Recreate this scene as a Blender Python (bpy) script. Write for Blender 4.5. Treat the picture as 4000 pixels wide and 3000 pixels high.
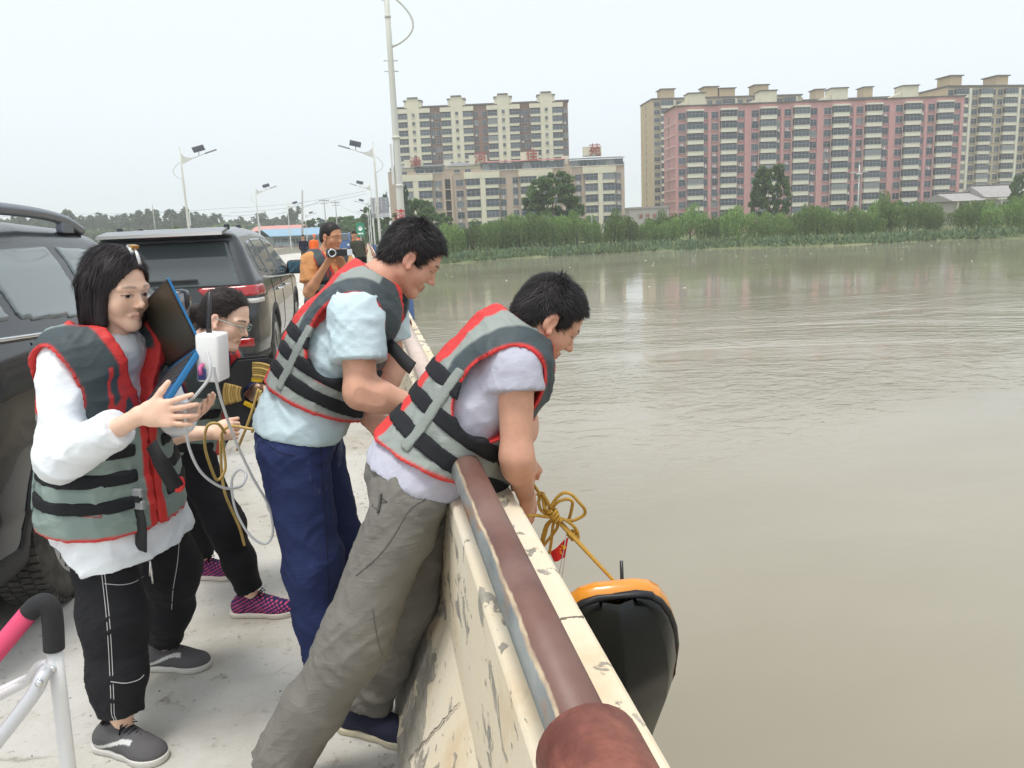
import bpy, bmesh, math, random
import numpy as np
from mathutils import Vector, Matrix, Euler
random.seed(7); rng = np.random.default_rng(7)
scene = bpy.context.scene
for o in list(bpy.data.objects): bpy.data.objects.remove(o, do_unlink=True)
COL = scene.collection
R = math.radians
# ---------------------------------------------------------------- camera
cd = bpy.data.cameras.new('camera'); cam = bpy.data.objects.new('camera', cd); COL.objects.link(cam)
cam.location = (0, 0, 1.580); cam.rotation_euler = (1.377626,0.043155,-0.179364)
cd.sensor_width = 36; cd.lens = 28.0800; cd.clip_start = 0.05; cd.clip_end = 6000
scene.camera = cam
# ---------------------------------------------------------------- sky and sun (thin overcast)
SUN_EL, SUN_AZ = 76.0, 215.0          # azimuth clockwise from +Y: high veiled sun, behind the camera and a little left
world = bpy.data.worlds.new('World'); scene.world = world; world.use_nodes = True
nt = world.node_tree; nt.nodes.clear()
sky = nt.nodes.new('ShaderNodeTexSky'); sky.sky_type = 'NISHITA'; sky.sun_disc = False
sky.sun_elevation = R(SUN_EL); sky.sun_rotation = R(SUN_AZ); sky.dust_density = 6.0; sky.air_density = 1.0; sky.ozone_density = 1.0; sky.altitude = 0
hs = nt.nodes.new('ShaderNodeHueSaturation'); hs.inputs['Saturation'].default_value = 0.25
mixw = nt.nodes.new('ShaderNodeMix'); mixw.data_type = 'RGBA'
mixw.inputs[0].default_value = 0.72
mixw.inputs[7].default_value = (7.0, 7.65, 8.1, 1)       # even cloud veil
bg = nt.nodes.new('ShaderNodeBackground'); bg.inputs['Strength'].default_value = 0.112
wo = nt.nodes.new('ShaderNodeOutputWorld')
nt.links.new(sky.outputs[0], hs.inputs['Color']); nt.links.new(hs.outputs[0], mixw.inputs[6])
nt.links.new(mixw.outputs[2], bg.inputs['Color']); nt.links.new(bg.outputs[0], wo.inputs['Surface'])
sl = bpy.data.lights.new('sun', 'SUN'); sl.energy = 1.5; sl.angle = R(14); sl.color = (1.0, 0.96, 0.9)
so = bpy.data.objects.new('sun', sl); COL.objects.link(so)
so.rotation_euler = (R(90 - SUN_EL), 0, R(180 - SUN_AZ))
scene.view_settings.view_transform = 'Standard'; scene.view_settings.look = 'None'
scene.view_settings.exposure = 0.50; scene.view_settings.gamma = 1.0; scene.view_settings.use_curve_mapping = False
scene.cycles.max_bounces = 6; scene.cycles.diffuse_bounces = 3; scene.cycles.glossy_bounces = 3
scene.cycles.transmission_bounces = 4; scene.cycles.transparent_max_bounces = 6; scene.cycles.volume_bounces = 2
scene.cycles.caustics_reflective = False; scene.cycles.caustics_refractive = False
scene.cycles.sample_clamp_indirect = 6.0
scene.cycles.use_denoising = True

# ---------------------------------------------------------------- helpers
MATS = {}
def srgb(*c):
    if len(c) == 1: c = c[0]
    return tuple((x/255/12.92 if x/255 <= .04045 else ((x/255+.055)/1.055)**2.4) for x in c)
def mat(name, col=(.5,.5,.5), rough=.6, metal=0., var=.0, vscale=6., bump=0., bscale=40., spec=.5, coat=0., attr=None, col2=None, randv=0., stretch=(1,1,1), trans=0., sss=0.):
    """procedural material: base colour (or a colour attribute) with noise variation, bump, per-object variation"""
    if name in MATS: return MATS[name]
    m = bpy.data.materials.new(name); m.use_nodes = True; MATS[name] = m
    n = m.node_tree.nodes; l = m.node_tree.links; b = n['Principled BSDF']
    b.inputs['Roughness'].default_value = rough; b.inputs['Metallic'].default_value = metal
    b.inputs['Specular IOR Level'].default_value = spec
    if coat: b.inputs['Coat Weight'].default_value = coat; b.inputs['Coat Roughness'].default_value = .05
    if trans: b.inputs['Transmission Weight'].default_value = trans
    if sss:
        b.inputs['Subsurface Weight'].default_value = sss; b.inputs['Subsurface Radius'].default_value = (.012,.005,.003)
    b.inputs['Base Color'].default_value = (*col, 1)
    tc = n.new('ShaderNodeTexCoord'); mp = n.new('ShaderNodeMapping'); mp.inputs['Scale'].default_value = stretch
    l.new(tc.outputs['Object'], mp.inputs['Vector'])
    src = None
    if attr:
        a = n.new('ShaderNodeAttribute'); a.attribute_name = attr; src = a.outputs['Color']
    if var or col2 is not None:
        nz = n.new('ShaderNodeTexNoise'); nz.inputs['Scale'].default_value = vscale; nz.inputs['Detail'].default_value = 6; nz.inputs['Roughness'].default_value = .6
        l.new(mp.outputs[0], nz.inputs['Vector'])
        if col2 is not None:
            rp = n.new('ShaderNodeValToRGB'); rp.color_ramp.elements[0].position = .38; rp.color_ramp.elements[1].position = .62
            rp.color_ramp.elements[0].color = (*col, 1); rp.color_ramp.elements[1].color = (*col2, 1)
            l.new(nz.outputs['Fac'], rp.inputs[0]); src = rp.outputs[0]
        if var:
            mr = n.new('ShaderNodeMapRange'); mr.inputs[1].default_value = .25; mr.inputs[2].default_value = .75
            mr.inputs[3].default_value = 1-var; mr.inputs[4].default_value = 1+var
            l.new(nz.outputs['Fac'], mr.inputs[0])
            mx = n.new('ShaderNodeMix'); mx.data_type = 'RGBA'; mx.blend_type = 'MULTIPLY'; mx.inputs[0].default_value = 1
            if src is not None: l.new(src, mx.inputs[6])
            else: mx.inputs[6].default_value = (*col, 1)
            l.new(mr.outputs[0], mx.inputs[7]); src = mx.outputs[2]
    if randv:
        oi = n.new('ShaderNodeObjectInfo'); mr2 = n.new('ShaderNodeMapRange'); mr2.inputs[3].default_value = 1-randv; mr2.inputs[4].default_value = 1+randv
        l.new(oi.outputs['Random'], mr2.inputs[0])
        mx = n.new('ShaderNodeMix'); mx.data_type = 'RGBA'; mx.blend_type = 'MULTIPLY'; mx.inputs[0].default_value = 1
        if src is not None: l.new(src, mx.inputs[6])
        else: mx.inputs[6].default_value = (*col, 1)
        l.new(mr2.outputs[0], mx.inputs[7]); src = mx.outputs[2]
    if src is not None: l.new(src, b.inputs['Base Color'])
    if bump:
        nb = n.new('ShaderNodeTexNoise'); nb.inputs['Scale'].default_value = bscale; nb.inputs['Detail'].default_value = 5
        l.new(mp.outputs[0], nb.inputs['Vector'])
        bp = n.new('ShaderNodeBump'); bp.inputs['Strength'].default_value = bump; bp.inputs['Distance'].default_value = 1.0/bscale
        l.new(nb.outputs['Fac'], bp.inputs['Height']); l.new(bp.outputs[0], b.inputs['Normal'])
    return m

def tag(o, label=None, cat=None, group=None, kind=None):
    if label: o['label'] = label
    if cat: o['category'] = cat
    if group: o['group'] = group
    if kind: o['kind'] = kind
    return o
def link(o, parent=None):
    COL.objects.link(o)
    if parent is not None: o.parent = parent
    return o
def empty(name, loc=(0,0,0), rz=0., parent=None):
    o = bpy.data.objects.new(name, None); o.empty_display_size = .1
    o.location = loc; o.rotation_euler = (0, 0, rz)
    return link(o, parent)
def copy_tree(o, parent=None):
    c = o.copy(); COL.objects.link(c); c.parent = parent
    for ch in list(o.children): copy_tree(ch, c)
    return c
def V3(p): return Vector(p)
class MB:
    """collects shapes into one mesh"""
    def __init__(s): s.v = []; s.f = []; s.m = []; s.sm = []
    def add(s, vs, fs, mi=0, smooth=False):
        o = len(s.v); s.v += [tuple(v) for v in vs]
        for f in fs: s.f.append(tuple(i+o for i in f)); s.m.append(mi); s.sm.append(smooth)
        return s
    def box(s, x0, x1, y0, y1, z0, z1, mi=0, M=None):
        vs = [(x,y,z) for z in (z0,z1) for y in (y0,y1) for x in (x0,x1)]
        if M is not None: vs = [M @ Vector(v) for v in vs]
        return s.add(vs, [(0,2,3,1),(4,5,7,6),(0,1,5,4),(2,6,7,3),(0,4,6,2),(1,3,7,5)], mi)
    def bbox(s, x0, x1, y0, y1, z0, z1, b=.01, mi=0, M=None, smooth=False):
        """box with bevelled edges"""
        bm = bmesh.new(); bmesh.ops.create_cube(bm, size=1)
        for v in bm.verts: v.co = Vector(((x0+x1)/2+v.co.x*(x1-x0), (y0+y1)/2+v.co.y*(y1-y0), (z0+z1)/2+v.co.z*(z1-z0)))
        bmesh.ops.bevel(bm, geom=list(bm.edges), offset=b, segments=2, profile=.5, affect='EDGES')
        bm.verts.index_update()
        vs = [v.co.copy() for v in bm.verts]; fs = [[v.index for v in f.verts] for f in bm.faces]; bm.free()
        if M is not None: vs = [M @ v for v in vs]
        return s.add(vs, fs, mi, smooth)
    def tube(s, pts, r, n=8, mi=0, cap=True, smooth=True, closed=False):
        pts = [Vector(p) for p in pts]; k = len(pts)
        rs = list(r) if hasattr(r, '__len__') else [r]*k
        vs = []; up = None
        for i, p in enumerate(pts):
            a = pts[(i-1) % k] if (closed or i > 0) else p
            b = pts[(i+1) % k] if (closed or i < k-1) else p
            t = (b-a)
            if t.length < 1e-9: t = Vector((0,0,1))
            t.normalize()
            if up is None:
                up = Vector((0,0,1)) if abs(t.z) < .9 else Vector((1,0,0))
            u = up - t*up.dot(t)
            if u.length < 1e-6: u = t.orthogonal()
            u.normalize(); w = t.cross(u); up = u
            for j in range(n):
                an = 2*math.pi*j/n; vs.append(p + (u*math.cos(an)+w*math.sin(an))*rs[i])
        fs = []
        for i in range(k if closed else k-1):
            for j in range(n):
                a = i*n+j; b = i*n+(j+1) % n; c = ((i+1) % k)*n+(j+1) % n; d = ((i+1) % k)*n+j
                fs.append((a,b,c,d))
        s.add(vs, fs, mi, smooth)
        if cap and not closed:
            o = len(s.v)-len(vs)
            s.f.append(tuple(o+j for j in range(n-1,-1,-1))); s.m.append(mi); s.sm.append(False)
            s.f.append(tuple(o+(k-1)*n+j for j in range(n))); s.m.append(mi); s.sm.append(False)
        return s
    def lathe(s, prof, M=None, n=24, mi=0, smooth=True):
        """prof: list of (r, z) turned round local z"""
        vs = []; k = len(prof)
        for r, z in prof:
            for j in range(n):
                an = 2*math.pi*j/n; v = Vector((r*math.cos(an), r*math.sin(an), z)); vs.append(M @ v if M is not None else v)
        fs = [(i*n+j, i*n+(j+1) % n, (i+1)*n+(j+1) % n, (i+1)*n+j) for i in range(k-1) for j in range(n)]
        return s.add(vs, fs, mi, smooth)
    def poly(s, pts, mi=0): return s.add(pts, [tuple(range(len(pts)))], mi)
    def prism(s, prof, axis, a, b, mi=0, M=None):
        """2-D outline extruded along an axis; prof gives the two other coordinates"""
        n = len(prof)
        def mk(p, t):
            v = {0: (t, p[0], p[1]), 1: (p[0], t, p[1]), 2: (p[0], p[1], t)}[axis]
            return M @ Vector(v) if M is not None else Vector(v)
        vs = [mk(p, a) for p in prof] + [mk(p, b) for p in prof]
        fs = [tuple(range(n))[::-1], tuple(range(n, 2*n))] + [(i, (i+1) % n, n+(i+1) % n, n+i) for i in range(n)]
        return s.add(vs, fs, mi)
    def mesh(s, name, mats, fixn=True):
        me = bpy.data.meshes.new(name); me.from_pydata(s.v, [], s.f)
        for m in (mats if isinstance(mats, (list, tuple)) else [mats]): me.materials.append(m)
        me.polygons.foreach_set('material_index', s.m); me.polygons.foreach_set('use_smooth', s.sm)
        if fixn and len(s.f) < 60000:
            bm = bmesh.new(); bm.from_mesh(me); bmesh.ops.recalc_face_normals(bm, faces=bm.faces); bm.to_mesh(me); bm.free()
        me.update(); return me
    def build(s, name, mats, parent=None, loc=None, fixn=True):
        o = bpy.data.objects.new(name, s.mesh(name, mats, fixn))
        if loc is not None: o.location = loc
        return link(o, parent)
def inst(name, me, parent=None, loc=(0,0,0), rot=(0,0,0), sc=None):
    o = bpy.data.objects.new(name, me); o.location = loc; o.rotation_euler = rot
    if sc is not None: o.scale = sc
    return link(o, parent)
def text_mesh(txt, size, depth, name='lettering'):
    cu = bpy.data.curves.new(name, 'FONT'); cu.body = txt; cu.size = size; cu.extrude = depth; cu.align_x = 'CENTER'; cu.align_y = 'CENTER'
    o = bpy.data.objects.new(name, cu); COL.objects.link(o)
    dg = bpy.context.evaluated_depsgraph_get(); me = bpy.data.meshes.new_from_object(o.evaluated_get(dg))
    bpy.data.objects.remove(o, do_unlink=True); bpy.data.curves.remove(cu); me.name = name
    return me
# ---------------------------------------------------------------- setting: road, parapets, water, banks
def road_z(y):
    ys = [-30, 50, 84, 117, 150, 184, 260, 400]; zs = [0, 0, -.22, -.62, -1.12, -1.9, -2.1, -2.1]
    return float(np.interp(y, ys, zs))
def concrete_mat():
    m = bpy.data.materials.new('road_concrete'); m.use_nodes = True
    n = m.node_tree.nodes; l = m.node_tree.links; b = n['Principled BSDF']; b.inputs['Roughness'].default_value = .9; b.inputs['Specular IOR Level'].default_value = .25
    tc = n.new('ShaderNodeTexCoord')
    def noise(sc, det=6, rg=.6, st=None):
        z = n.new('ShaderNodeTexNoise'); z.inputs['Scale'].default_value = sc; z.inputs['Detail'].default_value = det; z.inputs['Roughness'].default_value = rg
        if st:
            mp = n.new('ShaderNodeMapping'); mp.inputs['Scale'].default_value = st; l.new(tc.outputs['Object'], mp.inputs[0]); l.new(mp.outputs[0], z.inputs[0])
        else: l.new(tc.outputs['Object'], z.inputs[0])
        return z
    a = noise(1.3); c = noise(9, 8, .7); d = noise(34, 5, .6)
    r1 = n.new('ShaderNodeValToRGB'); e = r1.color_ramp.elements
    e[0].position = .3; e[0].color = (.50,.485,.45,1); e[1].position = .68; e[1].color = (.60,.585,.55,1)
    l.new(a.outputs['Fac'], r1.inputs[0])
    # dark pits and grit
    r2 = n.new('ShaderNodeValToRGB'); e = r2.color_ramp.elements; e[0].position = .33; e[0].color = (.55,.51,.45,1); e[1].position = .42; e[1].color = (1,1,1,1)
    l.new(c.outputs['Fac'], r2.inputs[0])
    r3 = n.new('ShaderNodeValToRGB'); e = r3.color_ramp.elements; e[0].position = .29; e[0].color = (.5,.47,.42,1); e[1].position = .37; e[1].color = (1,1,1,1)
    l.new(d.outputs['Fac'], r3.inputs[0])
    def mul(x, y, f=1.):
        mx = n.new('ShaderNodeMix'); mx.data_type = 'RGBA'; mx.blend_type = 'MULTIPLY'; mx.inputs[0].default_value = f
        l.new(x, mx.inputs[6]); l.new(y, mx.inputs[7]); return mx.outputs[2]
    vo = n.new('ShaderNodeTexVoronoi'); vo.feature = 'DISTANCE_TO_EDGE'; vo.inputs['Scale'].default_value = 1.1
    wz_ = n.new('ShaderNodeMix'); wz_.data_type = 'RGBA'; wz_.inputs[0].default_value = .12; l.new(tc.outputs['Object'], wz_.inputs[6]); l.new(noise(5, 5).outputs['Color'], wz_.inputs[7]); l.new(wz_.outputs[2], vo.inputs['Vector'])
    r4 = n.new('ShaderNodeValToRGB'); e = r4.color_ramp.elements; e[0].position = .0; e[0].color = (.60,.57,.52,1); e[1].position = .010; e[1].color = (1,1,1,1); l.new(vo.outputs['Distance'], r4.inputs[0])
    st_ = noise(.7, 7, .68); r5 = n.new('ShaderNodeValToRGB'); e = r5.color_ramp.elements; e[0].position = .36; e[0].color = (.80,.77,.70,1); e[1].position = .52; e[1].color = (1,1,1,1); l.new(st_.outputs['Fac'], r5.inputs[0])
    msk = noise(.9, 3); rm_ = n.new('ShaderNodeMapRange'); rm_.inputs[1].default_value = .52; rm_.inputs[2].default_value = .6; l.new(msk.outputs['Fac'], rm_.inputs[0])
    cr = n.new('ShaderNodeMix'); cr.data_type = 'RGBA'; cr.inputs[6].default_value = (1,1,1,1); l.new(rm_.outputs[0], cr.inputs[0]); l.new(r4.outputs[0], cr.inputs[7])
    l.new(mul(mul(mul(mul(r1.outputs[0], r2.outputs[0]), r3.outputs[0], .8), r5.outputs[0]), cr.outputs[2]), b.inputs['Base Color'])
    bp = n.new('ShaderNodeBump'); bp.inputs['Strength'].default_value = .5; bp.inputs['Distance'].default_value = .012
    l.new(c.outputs['Fac'], bp.inputs['Height']); l.new(bp.outputs[0], b.inputs['Normal'])
    return m
M_ROAD = concrete_mat()
XL, XR = -10.3, -0.01
ys = list(np.linspace(-8, 50, 30)) + list(np.linspace(56, 400, 60))
mb = MB()
vs = []; fs = []
for i, y in enumerate(ys):
    w = 0 if y < 140 else 0
    vs += [(XL, y, road_z(y)), (XR+.03, y, road_z(y))]
for i in range(len(ys)-1): fs.append((2*i, 2*i+1, 2*i+3, 2*i+2))
mb.add(vs, fs, 0)
# underside and edges of the deck
for i in range(len(ys)-1):
    y0, y1 = ys[i], ys[i+1]
    if y0 > 140: break
    for (xa, xb) in ((XL-.3, .50),):
        za, zb = road_z(y0), road_z(y1)
        mb.add([(xa,y0,za-.02),(xb,y0,za-.02),(xb,y1,zb-.02),(xa,y1,zb-.02),(xa,y0,za-.9),(xb,y0,za-.9),(xb,y1,zb-.9),(xa,y1,zb-.9)],
               [(0,1,2,3),(4,7,6,5),(0,3,7,4),(1,5,6,2)], 0)
tag(mb.build('road', [M_ROAD]), kind='structure')

# small loose grit on the road
gb = MB()
for k in range(420):
    x = random.uniform(-1.5, -.05); y = random.uniform(2.1, 6.5); s_ = random.uniform(.002, .0055)
    if random.random() < .45: x = -.04-abs(random.gauss(0, .07))
    vs = [(x+s_*random.uniform(.6,1.3)*math.cos(a), y+s_*random.uniform(.6,1.3)*math.sin(a), .001) for a in (0,1.3,2.5,3.8,5.0)] + [(x, y, s_*1.1)]
    gb.add(vs, [(i, (i+1) % 5, 5) for i in range(5)], 0)
tag(gb.build('grit', [mat('grit', (.25,.23,.2), .9)]), 'scattered grit and small stones on the pale concrete road', 'grit', kind='stuff')

def paint_wall_mat():
    """cream paint peeling off grey concrete"""
    m = bpy.data.materials.new('peeling_cream_paint'); m.use_nodes = True
    n = m.node_tree.nodes; l = m.node_tree.links; b = n['Principled BSDF']; b.inputs['Roughness'].default_value = .8; b.inputs['Specular IOR Level'].default_value = .3
    tc = n.new('ShaderNodeTexCoord')
    def noise(sc, det=6, rg=.6, st=(1,1,1), dist=0.):
        mp = n.new('ShaderNodeMapping'); mp.inputs['Scale'].default_value = st; l.new(tc.outputs['Object'], mp.inputs[0])
        z = n.new('ShaderNodeTexNoise'); z.inputs['Scale'].default_value = sc; z.inputs['Detail'].default_value = det; z.inputs['Roughness'].default_value = rg; z.inputs['Distortion'].default_value = dist
        l.new(mp.outputs[0], z.inputs[0]); return z
    cream = noise(2.4, 5); spots = noise(8.5, 8, .62, (1, .7, 1), .6); scr = noise(20, 6, .6, (1.6,.5,1.6), .3); big = noise(2.0, 6, .6)
    rc = n.new('ShaderNodeValToRGB'); e = rc.color_ramp.elements
    e[0].position = .32; e[0].color = (.64,.49,.31,1); e[1].position = .46; e[1].color = (.72,.62,.46,1)
    x = e.new(.68); x.color = (.73,.66,.53,1)
    l.new(cream.outputs['Fac'], rc.inputs[0])
    # peel mask: spots, more of them low on the sloping foot of the wall
    sep = n.new('ShaderNodeSeparateXYZ'); l.new(tc.outputs['Object'], sep.inputs[0])
    foot = n.new('ShaderNodeMapRange'); foot.inputs[1].default_value = .45; foot.inputs[2].default_value = .1; foot.inputs[3].default_value = 0; foot.inputs[4].default_value = .135; foot.clamp = True
    l.new(sep.outputs[2], foot.inputs[0])
    def math_(op, a, c):
        q = n.new('ShaderNodeMath'); q.operation = op
        for i, v in enumerate((a, c)):
            if isinstance(v, (int, float)): q.inputs[i].default_value = v
            else: l.new(v, q.inputs[i])
        return q.outputs[0]
    s1 = math_('ADD', math_('MULTIPLY', spots.outputs['Fac'], .7), math_('MULTIPLY', big.outputs['Fac'], .3))
    s1 = math_('ADD', s1, foot.outputs[0])
    mk = n.new('ShaderNodeMapRange'); mk.inputs[1].default_value = .563; mk.inputs[2].default_value = .578; mk.clamp = True; l.new(s1, mk.inputs[0])
    mk2 = n.new('ShaderNodeMapRange'); mk2.inputs[1].default_value = .65; mk2.inputs[2].default_value = .67; mk2.clamp = True; l.new(scr.outputs['Fac'], mk2.inputs[0])
    mask = math_('MAXIMUM', mk.outputs[0], mk2.outputs[0])
    rg = n.new('ShaderNodeValToRGB'); e = rg.color_ramp.elements; e[0].position = .35; e[0].color = (.27,.25,.21,1); e[1].position = .65; e[1].color = (.43,.39,.33,1)
    l.new(scr.outputs['Fac'], rg.inputs[0])
    mx = n.new('ShaderNodeMix'); mx.data_type = 'RGBA'; l.new(mask, mx.inputs[0]); l.new(rc.outputs[0], mx.inputs[6]); l.new(rg.outputs[0], mx.inputs[7])
    l.new(mx.outputs[2], b.inputs['Base Color'])
    bp = n.new('ShaderNodeBump'); bp.inputs['Strength'].default_value = .7; bp.inputs['Distance'].default_value = .006; bp.invert = True
    fine = noise(70, 4); hh = math_('ADD', mask, math_('MULTIPLY', fine.outputs['Fac'], .45))
    l.new(hh, bp.inputs['Height']); l.new(bp.outputs[0], b.inputs['Normal'])
    return m
M_WALL = paint_wall_mat()
def parapet(name, prof, y0, y1, label, seg=4.0, fine=None):
    """barrier swept along the bridge; fine: (ya, yb) stretch with chipped, uneven edges"""
    ysl = []
    y = y0
    while y < y1:
        ysl.append(y); y += (.05 if fine and fine[0] <= y < fine[1] else seg)
    ysl.append(y1)
    n = len(prof); mb = MB(); vs = []
    r_ = random.Random(3)
    for y in ysl:
        z = road_z(y); f = fine and fine[0] <= y < fine[1]
        for k, (px, pz, rough_) in enumerate(prof):
            j = rough_ if f else 0
            chip = (r_.random()**6)*j*2.2
            vs.append((px + r_.uniform(-j, j)*.35 + (chip if k in (2, 3) and px < .26 else -chip if px > .3 else 0), y, pz + z - chip*.5 + r_.uniform(-j, j)*.2))
    fs = [(i*n+k, i*n+(k+1) % n, (i+1)*n+(k+1) % n, (i+1)*n+k) for i in range(len(ysl)-1) for k in range(n)]
    fs += [tuple(range(n)), tuple(range((len(ysl)-1)*n, len(ysl)*n))[::-1]]
    mb.add(vs, fs, 0)
    return tag(mb.build(name, [M_WALL]), label, 'parapet')
PR = [(-.02,-.05,.0), (-.02,.045,.004), (.150,.46,.003), (.172,.845,.007), (.180,.853,.004), (.348,.853,.003), (.355,.845,.008), (.37,.2,.0), (.50,.05,.0), (.50,-.6,.0)]
par = parapet('parapet', PR, -2.0, 139, 'cream painted concrete bridge parapet with peeling paint along the river side', 4.0, (.4, 7.0))
# crack running across the sloping foot of the near parapet
ck = MB()
c0, c1 = Vector((-.012, 2.10, .06)), Vector((.140, 2.50, .44))
c0, c1 = Vector((.010, 2.04, .118)), Vector((.143, 1.78, .443))
pts = []
for i in range(26):
    t = i/25; p = c0.lerp(c1, t); p.y += random.uniform(-.006,.006); pts.append(p)
nrm = Vector((-.41, 0, .168)).normalized()
for i in range(25):
    a, b_ = pts[i], pts[i+1]; w0 = .0032*(1.1-abs(i/25-.5)); w1 = .0032*(1.1-abs((i+1)/25-.5))
    ck.add([a+nrm*.003+Vector((0,-w0,0)), a+nrm*.003+Vector((0,w0,0)), b_+nrm*.003+Vector((0,w1,0)), b_+nrm*.003+Vector((0,-w1,0))], [(0,1,2,3)])
ck.build('crack', [mat('crack_dark', (.12,.10,.08), .95)], par)
PL = [(XL-(a-XR)+.03, b, 0) for a, b, c in PR]
par2 = parapet('parapet', PL, 14.0, 139, 'cream concrete parapet along the far left side of the bridge', 4.0)

# pipe rail of the near parapet: flaking maroon paint above, bare galvanised steel on the road side
def rail_mat():
    m = bpy.data.materials.new('maroon_painted_pipe'); m.use_nodes = True
    n = m.node_tree.nodes; l = m.node_tree.links; b = n['Principled BSDF']
    tc = n.new('ShaderNodeTexCoord'); sep = n.new('ShaderNodeSeparateXYZ'); l.new(tc.outputs['Object'], sep.inputs[0])
    def noise(sc, st=(1,1,1), det=5):
        mp = n.new('ShaderNodeMapping'); mp.inputs['Scale'].default_value = st; l.new(tc.outputs['Object'], mp.inputs[0])
        z = n.new('ShaderNodeTexNoise'); z.inputs['Scale'].default_value = sc; z.inputs['Detail'].default_value = det; l.new(mp.outputs[0], z.inputs[0]); return z.outputs['Fac']
    def math_(op, a, c):
        q = n.new('ShaderNodeMath'); q.operation = op
        for i, v in enumerate((a, c)):
            if isinstance(v, (int, float)): q.inputs[i].default_value = v
            else: l.new(v, q.inputs[i])
        return q.outputs[0]
    def mixc(f, a, c):
        mx = n.new('ShaderNodeMix'); mx.data_type = 'RGBA'
        if isinstance(f, float): mx.inputs[0].default_value = f
        else: l.new(f, mx.inputs[0])
        for i, v in ((6, a), (7, c)):
            if isinstance(v, tuple): mx.inputs[i].default_value = (*v, 1)
            else: l.new(v, mx.inputs[i])
        return mx.outputs[2]
    def ramp(f, a, c):
        q = n.new('ShaderNodeMapRange'); q.inputs[1].default_value = a; q.inputs[2].default_value = c; q.clamp = True; l.new(f, q.inputs[0]); return q.outputs[0]
    # object x,z are measured from the pipe axis; s rises from the road side over the top
    s = math_('ADD', math_('MULTIPLY', sep.outputs[0], .9), math_('MULTIPLY', sep.outputs[2], .30))
    s = math_('ADD', s, math_('MULTIPLY', math_('SUBTRACT', noise(6, (1,1,1)), .5), .012))
    s = math_('ADD', s, math_('MULTIPLY', math_('SUBTRACT', noise(60, (1,.6,1)), .5), .006))
    red = mixc(ramp(noise(11, (1,.5,1)), .35, .65), (.098,.040,.031), (.165,.076,.057))
    red = mixc(ramp(noise(3), .42, .62), red, (.20,.115,.095))
    red = mixc(math_('MULTIPLY', ramp(noise(45, (1,1,1), 6), .64, .72), .5), red, (.10,.05,.04))
    steel = mixc(ramp(noise(26, (1,.25,1)), .35, .65), (.16,.18,.18), (.29,.305,.295))
    steel = mixc(ramp(noise(10, (1,.4,1)), .55, .66), steel, (.31,.17,.10))
    cream = mixc(ramp(noise(40, (1,.3,1)), .4, .6), (.55,.44,.30), (.36,.27,.19))
    e1 = ramp(s, -.0215, -.0185); e2 = ramp(s, -.0155, -.0125)
    c = mixc(e1, steel, cream); c = mixc(e2, c, red)
    l.new(c, b.inputs['Base Color'])
    b.inputs['Roughness'].default_value = .48; b.inputs['Specular IOR Level'].default_value = .45
    mt = math_('MULTIPLY', math_('SUBTRACT', 1.0, e1), .25); l.new(mt, b.inputs['Metallic'])
    bp = n.new('ShaderNodeBump'); bp.inputs['Strength'].default_value = .35; bp.inputs['Distance'].default_value = .003
    l.new(noise(38, (1,.5,1), 6), bp.inputs['Height']); l.new(bp.outputs[0], b.inputs['Normal'])
    return m
M_RAIL = rail_mat()
M_MAROON = mat('maroon_paint', (.21,.062,.043), .55, var=.3, vscale=18, bump=.25, bscale=60, col2=(.27,.09,.06))
M_PALEPIPE = mat('pale_primer_pipe', (.55,.44,.38), .5, var=.12, vscale=10)
RX, RZ, RR = .2185, .955, .0415
def rail(name, x, y0, y1, z, m, label, sleeves, posts, step=3.0, pale=None):
    e = empty(name, (x, y0, 0)); tag(e, label, 'railing')
    def seg(a, b, r, mm, nm, n=32, step=step):
        k = max(2, int((b-a)/step)+1); q = MB()
        q.tube([(0, yy, 0 + road_z(yy)) for yy in np.linspace(a, b, k)], r, n, 0)
        o = q.build(nm, [mm], e); o.location = (0, -y0, z); return o
    prev = y0
    cuts = [(y0, y1, m)] if pale is None else [(y0, pale[0], m), (pale[0], pale[1], M_PALEPIPE), (pale[1], y1, M_MAROON)]
    for a, b, mm in cuts: seg(a, b, RR, mm, 'pipe')
    for (a, b, r) in sleeves: seg(a, b, r, M_MAROON, 'sleeve')
    for py in posts:
        q = MB(); zz = road_z(py)
        q.tube([(0, py-y0, .85+zz), (0, py-y0, z-.01+zz)], .03, 12); q.tube([(0, py-y0, .845+zz), (0, py-y0, .862+zz)], .055, 12)
        q.build('post', [M_MAROON], e)
    return e
rail('pipe_rail', RX, .50, 139, RZ, M_RAIL, 'round steel handrail on the near parapet, flaking maroon paint over galvanised grey',
     [(.52, .835, .066), (5.55, 5.63, .056), (5.63, 8.0, .050), (11.6, 11.75, .056)], [.68, 3.1, 5.6, 8.1, 10.6, 13.1, 16, 19, 22, 25, 28, 31], 3.0, (2.75, 5.6))
rail('pipe_rail', XL-RX+.03, 14, 139, RZ, M_MAROON, 'maroon pipe handrail on the far left parapet', [], list(range(16, 139, 6)))

# expansion joint line across the parapet top (a recessed dark gap)
jb = MB()
for i in range(7): jb.box(.275+i*.011, .2855+i*.011, 1.357+random.uniform(-.004,.004), 1.3605+random.uniform(-.003,.003), .850, .8542)
jb.build('joint', [mat('joint_dark', (.16,.13,.1), .95)], par)

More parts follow.
